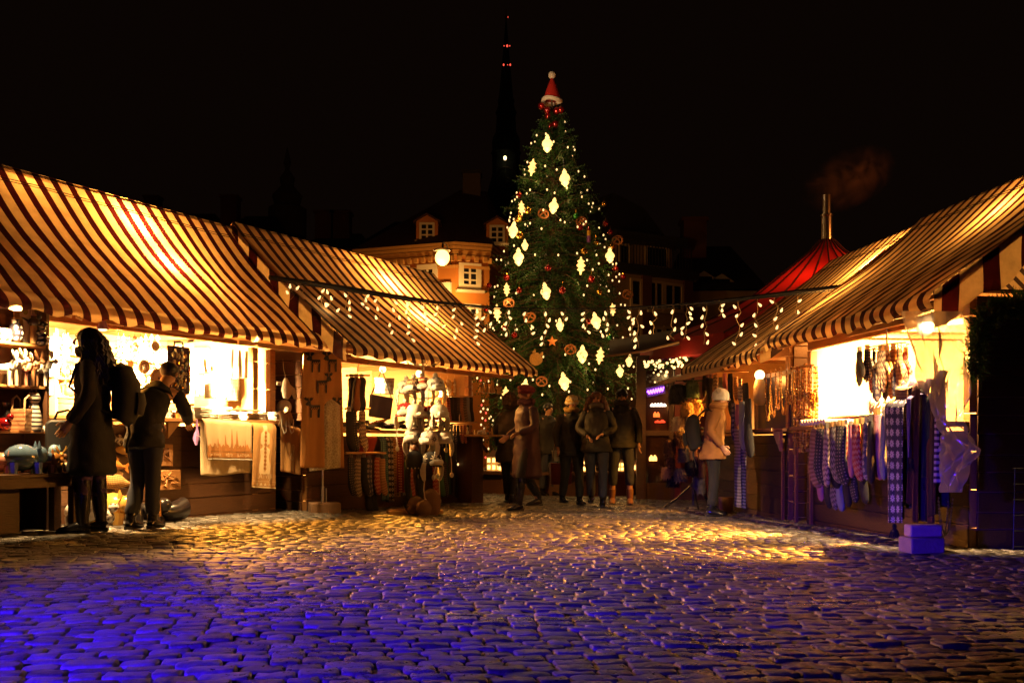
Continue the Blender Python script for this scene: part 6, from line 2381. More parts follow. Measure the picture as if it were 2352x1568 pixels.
# scarves in front of the counter
hang(FB, 'red_cloth', [(812, 1000), (868, 1000), (850, 1050), (818, 1040)], -.27, mat('red_wool', (.24, .03, .015), .95, bump=.5), 'dark red woollen cloth slung below the glove heap', 'cloth', folds=2, amp=.03, over=.1)
for i, (px, w_, pt, mt, l_) in enumerate(((882, 15, 1150, pat_mat('scarf_blue', 'dots', (.04, .10, .16), (.2, .4, .35), 40., .9, thr=.3), 'blue-green scarf below the counter'), (896, 14, 1152, pat_mat('scarf_flake', 'flake', (.02, .02, .03), (.6, .55, .48), 14., .95), 'black scarf with pale stars below the counter'),
                                         (909, 12, 1140, pat_mat('scarf_tan', 'dots', (.45, .26, .10), (.12, .06, .03), 30., .95, thr=.22), 'tan dotted scarf below the counter'), (920, 12, 1130, pat_mat('scarf_red', 'dots', (.25, .03, .02), (.7, .5, .3), 30., .95, thr=.18), 'dark red dotted scarf below the counter'), (931, 10, 1138, pat_mat('scarf_grey', 'knit', (.22, .2, .18), (.05, .04, .04), 14., .95), 'grey patterned scarf behind the hat stand'))):
    hang(FB, 'scarf', [(px - w_ / 2, 1000), (px + w_ / 2, 1001), (px + w_ / 2 + 2, pt), (px - w_ / 2, pt)], -.25 - .012 * (i % 2), mt, l_, 'scarf', folds=1.2, amp=.02, over=.05, group='scarves below the glove counter', nv=30)
for i, px in enumerate((1018, 1026, 1034, 1042)):
    hang(FB, 'scarf', [(px - 5, 1010), (px + 5, 1010), (px + 7, 1132 + 4 * i), (px - 6, 1130)], -.26, KN[(6, 8, 3, 6)[i]], ['black', 'dark green', 'dark dotted', 'long black'][i] + ' scarf hanging right of the hat stand', 'scarf', folds=1, amp=.02, over=.03, group='scarves right of the hat stand')
# the hat stand
g = G(972, 1178)
hs_ = thing('hat_stand', 'tall pole stand hung with fur-trimmed hats in front of the second stall', 'stand', T3(g.x, g.y, g.z, rad(15)))
kk = g.y / F
a = MB()
a.tube((0, 0, 0), (0, 0, 1.78), .016)
a.build('pole', metal, hs_)
for z in (.95, 1.32, 1.7):
    a = MB()
    for i in range(6):
        q = 2 * PI * i / 6 + z
        a.sweep([(0, 0, z), (.16 * math.cos(q), .16 * math.sin(q), z + .03), (.2 * math.cos(q), .2 * math.sin(q), z + .06)], .006, n=5)
    a.build('arm', metal, hs_)
for y in (-.12, .12):
    a = MB()
    a.box((-.1, y, .02), (.62, .05, .045))
    a.build('foot', wood_p, hs_, bevel=.004)
hat0 = None
fur_pat = [pat_mat('hat_grey', 'flake', (.62, .55, .5), (.04, .035, .04), 11., .95), pat_mat('hat_red', 'flake', (.42, .02, .02), (.8, .72, .6), 9., .95), pat_mat('hat_tan', 'knit', (.55, .36, .18), (.12, .06, .04), 16., .95), pat_mat('hat_stripe', 'band', (.5, .06, .03), (.75, .5, .3), 22., .95), mat('hat_white', (.75, .7, .62), .95)]


def earflap_hat(M, lab, cm, trim=True):
    global hat0
    if hat0 is None:
        t = thing('earflap_hat', lab, 'hat', M, 'hats on the hat stand')
        a = MB()
        a.lathe([(.105, -.02), (.108, .04), (.095, .09), (.06, .125), (.01, .14)], n=20)
        a.p = [(math.atan2(v[1], v[0]) * .1, v[2], 0) for v in a.v]
        a.build('crown', cm, t)
        a = MB()
        a.sweep([(.07, -.07, .01), (.05, -.105, .02), (0, -.12, .025), (-.05, -.105, .02), (-.07, -.07, .01)], [.016, .021, .023, .021, .016], [.022, .030, .032, .030, .022], n=10, up=(0, 0, 1))
        a.build('fur_brim', fur_w, t)
        for sx in (-1, 1):
            a = MB()
            a.sweep([(sx * .1, 0, .02), (sx * .115, 0, -.04), (sx * .112, 0, -.11), (sx * .10, 0, -.16), (sx * .095, 0, -.175)], [.042, .05, .046, .028, .01], [.013, .018, .017, .012, .006], n=10, up=(1, 0, 0))
            f = a.build('ear_flap', fur_w, t)
            a = MB()
            a.sweep([(sx * .095, 0, -.17), (sx * .1, .005, -.26), (sx * .09, -.005, -.36)], .006, n=5)
            a.ell((sx * .09, -.005, -.385), (.024, .024, .032), 8, 6)
            a.build('tie_cord', fur_w, f)
        a = MB()
        a.ell((0, 0, .155), .030, 10, 7, jit=.06)
        a.build('pompom', fur_w, t)
        hat0 = (t, cm)
        return t
    return dup(hat0[0], M, lab, None, {hat0[1]: cm} if cm is not hat0[1] else None)


HP = [(932, 900, 0, .02, 'grey patterned earflap hat at the upper left of the hat stand'), (952, 896, 2, -.02, 'tan patterned hat, second in the top row of the stand'), (972, 893, 3, .0, 'red and orange banded hat in the middle of the top row'), (1000, 893, 0, -.04, 'grey reindeer hat with thick white trim in the top row'),
      (931, 952, 1, -.06, 'bright red hat with white fur at the left of the second row'), (953, 955, 4, -.12, 'white hat with broad fur brim in the second row'), (968, 958, 2, .03, 'brown checked hat behind the white one in the second row'), (990, 958, 1, .0, 'dark red hat with a pale deer in the second row'), (1008, 955, 4, -.1, 'white fur hat at the right end of the second row'),
      (950, 1010, 0, -.12, 'grey and black reindeer hat at the left of the third row'), (985, 1016, 0, -.18, 'grey hat with big white pompom in the middle of the third row'), (1016, 1014, 4, -.08, 'pink-tinged white hat at the right of the third row')]
for px, py, ci, dy, l_ in HP:
    p = P(px, py, g.y + dy)
    earflap_hat(T3(p.x, p.y, p.z, rad(15) + R.uniform(-.9, .9), 0, R.uniform(-.1, .1), 1.02), l_, fur_pat[ci])
p = P(992, 1066, g.y - .16)
earflap_hat(T3(p.x, p.y, p.z, rad(40), 0, 0, 1.1), 'black hat with white stars, lowest on the stand', pat_mat('hat_star', 'flake', (.02, .018, .02), (.7, .62, .5), 8., .95))
p = P(952, 1058, g.y - .17)
t = thing('braided_hat', 'black hat with long black braids hanging lowest left on the stand', 'hat', T3(p.x, p.y, p.z, rad(10)))
a = MB()
a.lathe([(.10, -.09), (.105, 0), (.09, .07), (.05, .11), (.01, .125)], n=18)
a.build('crown', KN[6], t)
a = MB()
a.ell((0, 0, .15), .055, 10, 7, jit=.1)
a.build('pompom', brown, t)
for sx in (-1, 1):
    a = MB()
    a.sweep([(sx * .075, -.02, -.08), (sx * .08, -.02, -.2), (sx * .075, -.02, -.34), (sx * .075, -.02, -.46)], [.032, .034, .03, .026], n=8)
    a.ell((sx * .075, -.02, -.5), (.05, .05, .05), 10, 7, jit=.12)
    a.build('braid', KN[6], t)
a = MB()
for i in range(5):
    a.box((-.08 + .04 * i, -.103 + .012 * abs(i - 2), -.08), (.014, .008, .014), M=Matrix.Rotation(.78, 4, 'Y'))
a.build('trim', cream, t)
for px, py, rx_, rz_, l_ in ((955, 1160, .13, .12, 'smooth pale boulder on the foot of the hat stand'), (990, 1155, .12, .17, 'tall brown boulder against the hat stand pole'), (975, 1172, .11, .1, 'dark front boulder at the foot of the hat stand')):
    w = G(px, 1180)
    a = MB()
    a.ell((0, 0, rz_ * .7), (rx_, rx_ * .8, rz_), 12, 9, jit=.07)
    solo(a, 'boulder', mat('boulder_stone', (.22, .13, .09), .85, var=.5, scale=7, bump=.8, bscale=20), l_, 'stone', T3(w.x, w.y - .08 + .1 * (py < 1165), w.z, px), 'boulders weighing down the hat stand')
for i, (px, mt) in enumerate(((935, 8), (942, 1), (962, 6), (1000, 1), (1012, 8), (1020, 3))):
    p = P(px, 1090, g.y + .05)
    hung(FB, g_sock, px, 1060, -.5, 1.3, mt, 'long_sock', '%s long sock hanging %s from the left around the lower hat stand' % (KNN[mt], ORD[i]), 'sock', 'long socks around the hat stand', clip=False)
# right part of the opening: rows of socks
for row, py, n, y in ((0, 912, 8, -.06), (1, 976, 8, -.2)):
    rack_bar(FB, 1026, 1083, py - 2, y, 'bar with dark socks %s at the right end of the second stall' % ['above the glittering ledge', 'below the glittering ledge'][row], .008)
    for i in range(n):
        px = 1030 + 52 * i / (n - 1)
        ki = ([1, 6, 6, 3, 5, 0, 9, 6], [6, 9, 2, 6, 1, 1, 3, 5])[row][i]
        hung(FB, g_sock, px, py, y - .01 * (i % 2), [1.0, .72][row], ki, 'sock', '%s sock, %s from the left in the %s row at the right opening' % (KNN[ki], ORD[i], ['upper', 'lower'][row]), 'sock', 'socks at the right opening', clip=False)
p, q = put(FB, 1026, 968, -.02), put(FB, 1086, 968, -.02)
a = MB()
a.box((0, 0, 0), (abs(q.x - p.x), .16, .02))
solo(a, 'glitter_ledge', wood_p, 'pale ledge of trinkets between two rows of socks', 'ledge', FB.m((p.x + q.x) / 2, -.02, p.z))
for i in range(12):
    px = 1030 + 54 * i / 11
    x = FB.at_y(px, 960, -.03).x
    g_, gn = gens[(i * 2) % 9]
    mt, mn = mts[(i * 3) % 8]
    solo(g_(MB(), .42), gn + '_trinket', mt, '%s %s trinket, %s on the ledge between the sock rows' % (mn, gn, ORD[i]), 'trinket', FB.m(x, -.03, p.z + .01, i), 'trinkets on the sock ledge')
for i in range(14):
    px = 1012 + 70 * i / 13
    pp = put(FB, px, 868 + (i % 3) * 3, .3)
    a = MB()
    for k_ in range(5):
        if (k_ + i) % 2:
            a.ell((0, 0, -.04 - .05 * k_), .026, 8, 6)
        else:
            a.lathe([(.03, -.03), (.012, .02), (.003, .03)], c=(0, 0, -.04 - .05 * k_), n=7)
    a.tube((0, 0, .04), (0, 0, -.26), .003, n=4)
    solo(a, 'ornament_string', [white, cream, yel_g][i % 3], '%s ornament string, %s from the left above the dark socks' % (['white', 'cream', 'yellow'][i % 3], ORD[i]), 'ornament string', FB.m(pp.x, pp.y, pp.z), 'ornament strings in the second stall')
# side counter with small goods
p = FB.at_y(1098, 1000, -.25)
cb = thing('side_counter', 'small bright side counter at the right corner of the second stall', 'counter', FB.m(p.x, -.25, p.z))
a = MB()
a.box((.0, 0, 0), (.62, .5, .03))
a.build('top', wood_p, cb, bevel=.004)
a = MB()
a.box((-.05, .1, -.5), (.3, .25, .96))
a.box((.02, -.04, -.14), (.04, .3, .04), M=Matrix.Rotation(.7, 4, 'X'))
a.build('support', wood_d, cb)
for i in range(11):
    g_, gn = gens[(i * 4 + 2) % 9]
    mt, mn = mts[(i * 3 + 1) % 8]
    solo(g_(MB(), .36), gn + '_trinket', mt, '%s %s trinket, %s along the side counter' % (mn, gn, ORD[i]), 'trinket', FB.m(p.x - .28 + .055 * i, -.25 - .1 * (i % 2), p.z + .016, i), 'trinkets on the side counter')
for i, (px, py, l_) in enumerate(((1106, 878, 'wooden angel hanging nearest the corner post'), (1117, 880, 'wooden bell-skirted angel, second from the corner post'), (1130, 880, 'slim wooden angel with a round halo'), (1146, 882, 'smallest wooden angel, hanging farthest out'))):
    pp = put(FB, px, py + 22, -.3)
    a = g_angel(MB(), [.8, 1.0, .95, .7][i])
    a.tube((0, 0, .19), (0, 0, .32), .003, n=4)
    solo(a, 'hanging_angel', wood_p, l_, 'wooden angel', FB.m(pp.x, pp.y, pp.z, .6 * i), 'wooden angels under the awning corner')
# coloured light strings
mb_ = MB()
mb_.ell((0, 0, 0), (.014, .014, .019), 7, 5)
for sname, lab, pts in (('light_string', 'short red and white light string nailed to the plank wall', [(1038, 1062), (1046, 1058), (1052, 1066), (1060, 1064), (1070, 1062), (1080, 1066), (1092, 1062), (1099, 1056), (1106, 1060), (1103, 1068)]),
                        ('light_string', 'tangled red and white light string hanging past the corner post', [(1106, 930), (1110, 938), (1104, 945), (1116, 948), (1120, 940), (1108, 960), (1115, 965), (1105, 975), (1112, 985), (1118, 1000), (1109, 1010), (1122, 1030), (1115, 1050), (1110, 920), (1096, 868), (1104, 874), (1122, 875)])):
    t = thing(sname, lab, 'light string', FB.M)
    ps = [put(FB, x, y_, -.06 if x < 1095 else .12) for x, y_ in pts]
    a = MB()
    a.sweep([q + Vector((0, .01, .01)) for q in ps], .003, n=4, cap=False)
    a.build('wire', black, t)
    for i, q in enumerate(ps):
        o = mb_.build('bulb', redb_m if i % 3 == 0 else bulb_m, t)
        o.location = q
    lamp('string_light', FB.M @ (ps[4] + Vector((0, -.12, 0))), 1.5, (1., .35, .1), .1)
# two bare bulbs under the header
for px, py, l_ in ((879, 848, 'bare glowing bulb under the header above the navy bag'), (962, 858, 'bare glowing bulb under the header above the hats')):
    p = put(FB, px, py, .08)
    t = thing('bare_bulb', l_, 'bulb', FB.m(p.x, p.y, p.z), 'bare bulbs of the second stall')
    a = MB()
    a.ell((0, 0, 0), (.045, .045, .05), 12, 8)
    a.build('glass', lamp_m, t)
    a = MB()
    a.tube((0, 0, .045), (0, 0, .09), .02)
    a.tube((0, 0, .09), (0, 0, .14), .004, n=4)
    a.build('socket', black, t)
# ------------------------------------------------------------------ right-hand stalls: necklaces, fur hats, socks
amber = mat('amber', (.55, .26, .05), .15, var=.5, scale=25, coat=1.)
amber_d = mat('dark_amber', (.26, .09, .02), .15, var=.5, scale=25, coat=1.)


def necklace(fr, px, py, y, drop, wd, mt, lab, group, rz=0.):
    p = put(fr, px, py, y)
    a = MB()
    n = int((drop * 2 + wd) / .024)
    pts = []
    for i in range(n):
        t = i / (n - 1)
        x = -wd / 2 + wd * t
        s_ = abs(2 * t - 1)
        z = -drop * (1 - s_ ** 2.6)
        r = .008 + .007 * (1 - s_) + .002 * math.sin(i * 2.7)
        pts.append((x * (1 - .25 * s_), .004 * math.sin(i), z))
        a.ell(pts[-1], (r, r, r * 1.1), 7, 5)
    a.sweep(pts, .004, n=4)
    return solo(a, 'bead_necklace', mt, lab, 'necklace', fr.m(p.x, p.y, p.z, rz), group)


NG = 'amber necklaces under the right eave'
for i, (px, py, dr, wd) in enumerate(((1764, 852, .56, .18), (1776, 850, .52, .2), (1786, 848, .44, .16), (1800, 845, .50, .2), (1812, 842, .40, .16), (1822, 840, .48, .18))):
    necklace(FD, px, py, -.22, dr, wd, amber_d if i % 3 else amber, '%s loose amber necklace loop from the left under the eave' % ORD[i], NG)
# stand with cross bars full of necklaces
p = FD.at_y(1850, 1000, -.12)
zt_ = FD.at_y(1850, 835, -.12).z
t = thing('necklace_stand', 'pale wooden stand with cross bars carrying amber necklaces', 'stand', FD.m(p.x, -.12, 1.03))
a = MB()
a.box((0, 0, (zt_ - 1.03) / 2), (.045, .03, zt_ - 1.03))
a.build('post', wood_p, t)
for py, hw in ((905, .26), (958, .24), (842, .24)):
    a = MB()
    z = FD.at_y(1850, py, -.14).z - 1.03
    a.tube((-hw, -.03, z), (hw, -.03, z), .016)
    a.build('cross_bar', wood_p, t)
for row, (py, n, dr) in enumerate(((843, 12, .4), (906, 9, .36), (958, 9, .34))):
    for i in range(n):
        px = 1826 + 50 * i / (n - 1)
        necklace(FD, px, py, -.16 - .015 * (i % 2), dr * rr.uniform(.85, 1.15), .05 + .04 * (i % 3 == 0), amber_d if (i + row) % 2 else amber, '%s bead strand, %s from the left on the %s bar' % (['honey', 'dark'][(i + row) % 2], ORD[i], ['top', 'middle', 'lowest'][row]), 'bead strands on the wooden stand')
for i in range(16):
    px = 1884 + 78 * i / 15
    necklace(FC, px, 852 + (i % 3) * 4, .75, rr.uniform(.3, .6), .06, [amber, cream, white][i % 3], '%s bead strand, %s from the left on the bright inner wall' % (['honey', 'cream', 'white'][i % 3], ORD[i]), 'bead strands inside the bright stall')
# dark window panel behind the necklaces
p0, p1 = FD.at_y(1742, 868, .02), FD.at_y(1828, 990, .02)
t = thing('closed_hatch', 'dark blue closed hatch panel behind the amber necklaces', 'hatch', FD.m((p0.x + p1.x) / 2, .0, (p0.z + p1.z) / 2))
a = MB()
w, h = abs(p1.x - p0.x), abs(p0.z - p1.z)
a.box((0, .02, 0), (w, .02, h))
a.build('panel', mat('hatch_paint', (.03, .03, .07), .35), t)
a = MB()
for sx in (-1, 1):
    a.box((sx * w / 2, 0, 0), (.05, .05, h + .05))
    a.box((0, 0, sx * h / 2), (w - .05, .046, .05))
a.build('frame', wood_d, t)
# battens on the wall below
for i, px in enumerate((1797, 1828, 1862)):
    p = FD.at_y(px, 1090, -.05) if px < 1850 else FC.at_y(px, 1090, -.05)
    fr = FD if px < 1850 else FC
    a = MB()
    a.box((0, 0, .45), (.035, .03, .95))
    solo(a, 'wall_batten', wood, ['upright batten left of three under the necklace counter', 'middle upright batten under the necklace counter', 'upright batten beside the hanging socks'][i], 'batten', fr.m(p.x, -.045, 0), 'battens under the necklace counter')
for i, px in enumerate((1786, 1846)):
    p = FD.at_y(px, 1015, -.12)
    solo(MB().prism([(-.1, .1), (.1, .1), (.1, -.12)], -.02, .02), 'shelf_bracket', wood_p, ['left triangular bracket under the necklace counter', 'right triangular bracket under the necklace counter'][i], 'bracket', FD.m(p.x, -.12, .9))
a = MB()
p = FC.at_y(1900, 995, -.18)
for i in range(9):
    a.tube((-.26 + .065 * i, -.16, 0), (-.26 + .065 * i, .16, 0), .03)
solo(a, 'candle_row', white, 'row of white rolled candles lying on the counter edge', 'candles', FC.m(p.x, p.y, 1.07))
# lace-edged lamp hanging in the corner
p = FD.at_y(1745, 880, -.1)
t = thing('hanging_lantern', 'glass lantern with a glowing round top hanging by the post', 'lantern', FD.m(p.x, p.y, p.z))
a = MB()
a.ell((0, 0, .1), .06, 12, 8)
a.build('bulb', lamp_m, t)
a = MB()
a.lathe([(.05, .05), (.075, -.05), (.08, -.2), (.05, -.26)], n=14)
a.build('glass', mat('frosted_glass', (.6, .5, .35), .3, trans=.5), t)
lamp('lantern_bulb', FD.w(p.x, p.y - .12, p.z + .05), 12, WARM, .05)
# fur hats on a rack
g = G(1592, 1168)
fr_ = thing('fur_hat_rack', 'dark metal rack covered with fur hats beside the tan-coated shopper', 'rack', T3(g.x, g.y, g.z, .2))
a = MB()
a.tube((0, 0, .05), (0, 0, 1.85), .018)
a.build('pole', iron, fr_)
for q in (0.3, 2.4, 4.5):
    a = MB()
    a.sweep([(0, 0, .35), (.25 * math.cos(q), .25 * math.sin(q), .12), (.42 * math.cos(q), .42 * math.sin(q), .01)], .014, n=6)
    a.build('leg', iron, fr_)
for z in (.75, 1.1, 1.45, 1.75):
    a = MB()
    for i in range(5):
        q = 2 * PI * i / 5 + z
        a.tube((0, 0, z), (.24 * math.cos(q), .24 * math.sin(q), z), .008)
    a.build('arm', iron, fr_)


def furball(r, flat, nfur, ln):
    a = MB()
    a.lathe([(r[0] * .96, -r[2]), (r[0], -r[2] * .3), (r[0] * .98, r[2] * .4), (r[0] * .8, r[2] * .85), (r[0] * .3, r[2])], n=14, sy=r[1] / r[0])
    for i in range(nfur):
        q, v = rr.uniform(0, 2 * PI), rr.uniform(-.95, .95)
        n_ = Vector((math.cos(q) * r[0], math.sin(q) * r[1], v * r[2]))
        d = (n_.normalized() + Vector((0, 0, -.6)) + Vector((rr.gauss(0, .3), rr.gauss(0, .3), rr.gauss(0, .3)))).normalized() * ln
        s_ = Vector((-math.sin(q), math.cos(q), 0)) * .008
        a.add([n_ - s_, n_ + s_, n_ + d], [(0, 1, 2)])
    return a


furs = [('black', mat('fur_black', (.012, .011, .014), .9)), ('brown', mat('fur_brown', (.16, .08, .035), .9, var=.6, scale=30)), ('tawny', mat('fur_tawny', (.45, .26, .11), .9, var=.6, scale=30)), ('white', mat('fur_cream', (.66, .54, .38), .9, var=.3, scale=30)), ('grey', mat('fur_grey', (.14, .12, .12), .9, var=.6, scale=30)), ('green', mat('fur_green', (.07, .13, .09), .9, var=.7, scale=18))]
for px, py, w_, h_, fi, l_ in ((1558, 905, 44, 46, 0, 'largest black fur hat at the top left of the rack'), (1590, 893, 30, 40, 5, 'green and black fur hat at the top of the rack'), (1578, 940, 32, 34, 2, 'spiky tawny fur hat in the upper middle of the rack'), (1600, 935, 28, 36, 2, 'pale tawny fur hat beside the shopper backpack'), (1558, 972, 30, 32, 3, 'cream fur hat, brightest on the rack'), (1588, 966, 30, 20, 3, 'flat white fur band on the rack'),
                                 (1565, 1008, 34, 34, 1, 'shaggy brown fur hat in the middle of the rack'), (1538, 1025, 26, 34, 1, 'brown fur hat at the left edge of the rack'), (1570, 1042, 28, 36, 4, 'mottled grey fur hat low on the rack'), (1594, 1035, 26, 36, 2, 'reddish fur hat behind the backpack'), (1540, 1062, 22, 28, 1, 'small brown fur hat low on the left of the rack'), (1530, 1085, 24, 26, 2, 'round tawny fur hat farthest left and low'),
                                 (1562, 1090, 32, 30, 4, 'grey and white fur hat near the bottom of the rack'), (1588, 1075, 32, 34, 0, 'black fur hat low on the right of the rack'), (1545, 1105, 30, 24, 0, 'lowest black fur hat on the rack'), (1605, 1110, 30, 46, 4, 'long grey fur piece hanging low on the right'), (1610, 1060, 22, 70, 1, 'long red-brown patterned scarf on the rack')):
    Y = g.y - .12 + R.uniform(-.1, .1)
    p = P(px, py, Y)
    k = Y / F
    solo(furball((w_ * k / 2, w_ * k * .45, h_ * k / 2), 0, 300, .05), 'fur_hat', furs[fi][1], l_, 'fur hat', T3(p.x, p.y, p.z, R.uniform(0, 3)), 'fur hats on the rack', smooth=60)
# hats, toys and socks under D's eave
rack_bar(FD, 1606, 1720, 852, -.3, 'wooden bar of hanging felt toys above the shopper', .012)
for i, (px, py, ki, s, gg, l_) in enumerate(((1618, 862, 6, 1.2, g_mitten, 'black felt mitten at the left of the toy bar'), (1630, 868, 6, 1.5, g_slipper, 'black felt boot on the toy bar'), (1643, 860, 4, 1.4, g_sock, 'white dangling long-legged felt toy'), (1655, 866, 9, 1.2, g_mitten, 'steel blue felt mitten on the toy bar'), (1664, 858, 7, 1.3, g_glove, 'pink felt glove above the white hat'),
                                         (1677, 858, 6, 1.5, g_sock, 'black stocking right of the white hat'), (1690, 866, 5, 1.2, g_mitten, 'brown banded mitten on the toy bar'), (1700, 870, 4, 1.2, g_glove, 'cream glove at the right of the toy bar'), (1712, 880, 6, 1.7, g_sock, 'long black stocking beside the lantern'))):
    hung(FD, gg, px, py, -.31 - .02 * (i % 2), s, ki, 'felt_toy', l_, 'felt toy', 'felt things on the toy bar', tilt=R.uniform(-.15, .15), clip=False)
for i, (px, py, ki, s, gg, l_) in enumerate(((1684, 925, 2, 1.3, g_sock, 'blue starred sock before the hatch'), (1694, 928, 7, 1.1, g_mitten, 'pink mitten hanging low before the hatch'), (1704, 922, 9, 1.6, g_sock, 'steel blue stocking before the hatch'), (1718, 915, 6, 1.9, g_sock, 'broad black stocking touching the hatch'), (1690, 968, 5, 1.0, g_glove, 'brown glove low beside the shopper'), (1702, 980, 9, 1.2, g_glove, 'steel glove low beside the shopper'))):
    hung(FD, gg, px, py, -.36, s, ki, 'felt_toy', l_, 'felt toy', 'felt things beside the shopper', clip=False)
hang(FD, 'long_scarf', [(1686, 985), (1700, 985), (1702, 1165), (1685, 1162)], -.38, pat_mat('scarf_cord', 'band', (.16, .14, .13), (.34, .3, .3), 26., .95), 'long grey ribbed scarf hanging to the ground beside the shopper', 'scarf', folds=1, amp=.01, nv=40)
hang(FD, 'long_scarf', [(1702, 990), (1714, 990), (1714, 1168), (1703, 1166)], -.36, pat_mat('scarf_cord2', 'band', (.05, .05, .1), (.2, .18, .28), 26., .95), 'long dark blue ribbed scarf hanging beside the grey one', 'scarf', folds=1, amp=.01, nv=40)
pl = G(1672, 1178)
a = MB()
a.lathe([(.07, 0), (.085, .02), (.1, .2), (.09, .2)], n=14)
solo(a, 'flower_pot', brown, 'small dark pot on the ground behind the shopper feet', 'pot', T3(pl.x, pl.y + .1, pl.z))
# ---- stall C: gloves on a round hanging rack
p = FC.at_y(2037, 795, -.02)
t = thing('hanging_ring', 'round wire hanger of clips carrying gloves and mittens', 'rack', FC.m(p.x, p.y, p.z))
a = MB()
a.sweep([(.32 * math.cos(q), .12 * math.sin(q), 0) for q in [2 * PI * i / 24 for i in range(25)]], .006, n=5, cap=False)
a.sweep([(-.32, 0, 0), (0, 0, .02), (.32, 0, 0)], .005, n=5)
a.build('ring', metal, t)
a = MB()
a.sweep([(0, 0, 0), (0, 0, .2), (.02, 0, .23), (.04, 0, .2)], .008, n=6)
a.build('hook', metal, t)
for i, (px, py, ki, gg, s, l_) in enumerate(((1974, 808, 6, g_mitten, 1.35, 'big black mitten, leftmost on the round hanger'), (1992, 803, 3, g_glove, 1.3, 'dark patterned glove next to the leftmost mitten'), (2008, 808, 6, g_mitten, 1.0, 'short black mitten on the round hanger'), (2024, 806, 4, g_glove, 1.5, 'long white glove in the middle of the hanger'), (2036, 806, 4, g_glove, 1.45, 'second white glove behind the long one'),
                                         (2052, 803, 5, g_mitten, 1.5, 'large olive brown mitten right of the white gloves'), (2066, 802, 5, g_mitten, 1.35, 'narrow brown mitten on the hanger'), (2080, 808, 1, g_mitten, 1.15, 'red-black mitten, rightmost on the hanger'), (2002, 850, 1, g_mitten, .9, 'purple-red mitten in the lower ring'), (2014, 845, 2, g_mitten, 1.3, 'dark blue star mitten in the lower ring'),
                                         (2034, 848, 6, g_glove, 1.2, 'black glove in the lower ring'), (2048, 848, 5, g_mitten, 1.15, 'brown banded mitten in the lower ring'), (2060, 846, 2, g_mitten, 1.2, 'blue mitten at the right of the lower ring'), (2072, 850, 5, g_glove, 1.0, 'tan glove at the right end of the lower ring'))):
    hung(FC, gg, px, py, -.05 + .05 * (i % 3) - .05, s, ki, 'hanging_' + ('mitten' if gg is g_mitten else 'glove'), l_, 'mitten' if gg is g_mitten else 'glove', 'gloves and mittens on the round hanger', rz=R.uniform(-.3, .3))
# socks clipped along the counter front
SK = [(1876, 985, 5, 1.6, 'long tan patterned stocking at the far end of the sock line'), (1888, 984, 3, 1.5, 'dark dotted sock, second on the sock line'), (1899, 982, 4, 1.55, 'cream folk-patterned sock, third on the sock line'), (1911, 982, 6, 1.6, 'black sock beside the folk-patterned one'), (1921, 980, 0, 1.45, 'grey patterned sock on the sock line'), (1932, 978, 3, 1.5, 'dark dotted sock before the red ones'),
      (1943, 975, 1, 1.35, 'red patterned stocking, first of the red socks'), (1954, 978, 7, 1.3, 'pink sock in the middle of the sock line'), (1966, 974, 1, 1.4, 'red sock right of the pink one'), (1978, 972, 6, 1.5, 'black sock right of the red ones'), (1989, 970, 2, 1.4, 'blue starred sock on the sock line'), (2000, 966, 6, 1.5, 'black sock behind the pale pink stocking'),
      (2014, 952, 7, 1.55, 'broad pale pink stocking, brightest on the sock line'), (2030, 955, 9, 1.5, 'steel blue sock next to the star scarf')]
for i, (px, py, ki, s, l_) in enumerate(SK):
    hung(FC, g_sock, px, py, -.31 - .03 * (i % 3), s, ki, 'sock', l_, 'sock', 'socks along the counter front', rz=R.uniform(-.5, .5), tilt=R.uniform(-.06, .12))
for i, (px, py, ki, l_) in enumerate(((1886, 1045, 7, 'pink-toed sock in the lower sock row, left'), (1900, 1060, 6, 'black sock low under the patterned ones'), (1914, 1062, 0, 'grey slipper sock lowest in the row, left one'), (1928, 1064, 9, 'steel slipper sock lowest in the row, right one'), (1946, 1052, 6, 'black sock low under the red ones'), (1962, 1040, 3, 'dotted sock low in the middle'), (1984, 1040, 6, 'black sock low under the blue star sock'))):
    hung(FC, g_sock, px, py, -.27, 1.25, ki, 'low_sock', l_, 'sock', 'socks in the lower sock row', tilt=R.uniform(-.06, .12), clip=False)
# folded knitwear on the counter behind the sock line
for i, (px, mt, l_) in enumerate(((1930, linen, 'white folded knit stack behind the sock line'), (1950, KN[7], 'pink folded knits behind the sock line'), (1975, KN[1], 'red folded knits behind the sock line'), (2000, KN[6], 'black folded knits behind the sock line'), (2030, linen, 'cream fur hat pile on the counter'))):
    x = FC.at_y(px, 950, .1).x
    stack(x, .12, .22, .26, 4, .025, mt, l_, .3 * i, None, FC)
x = FC.at_y(2030, 940, .2).x
solo(furball((.16, .13, .08), 0, 200, .03), 'fur_hat', furs[3][1], 'pale fur hat lying on the knit stack behind the scarves', 'fur hat', FC.m(x, .2, 1.23))
# scarves and dark clothes at the near end
star = pat_mat('scarf_star', 'flake', (.03, .028, .07), (.6, .55, .62), 11., .95, bump=.4)


def long_scarf(px, py0, py1, wpx, y, mt, lab, fringe=True, ov=.12):
    ob, fn, w, h = hang(FC, 'long_scarf', [(px - wpx / 2, py0), (px + wpx / 2, py0), (px + wpx * .35, py1), (px - wpx * .25, py1)], y, mt, lab, 'scarf', folds=.8, amp=.015, over=ov, nv=50)
    if fringe:
        a = MB()
        b = Vector(fn(.5, 1.))
        a.ell(b + Vector((0, 0, -.03)), (.02, .02, .025), 8, 6)
        for i in range(16):
            q = 2 * PI * i / 16
            a.sweep([b + Vector((0, 0, -.04)), b + Vector((.025 * math.cos(q), .025 * math.sin(q), -.07)), b + Vector((.042 * math.cos(q), .042 * math.sin(q), -.12))], [.006, .006, .003], n=4)
        a.build('tassel', KN[6], ob)


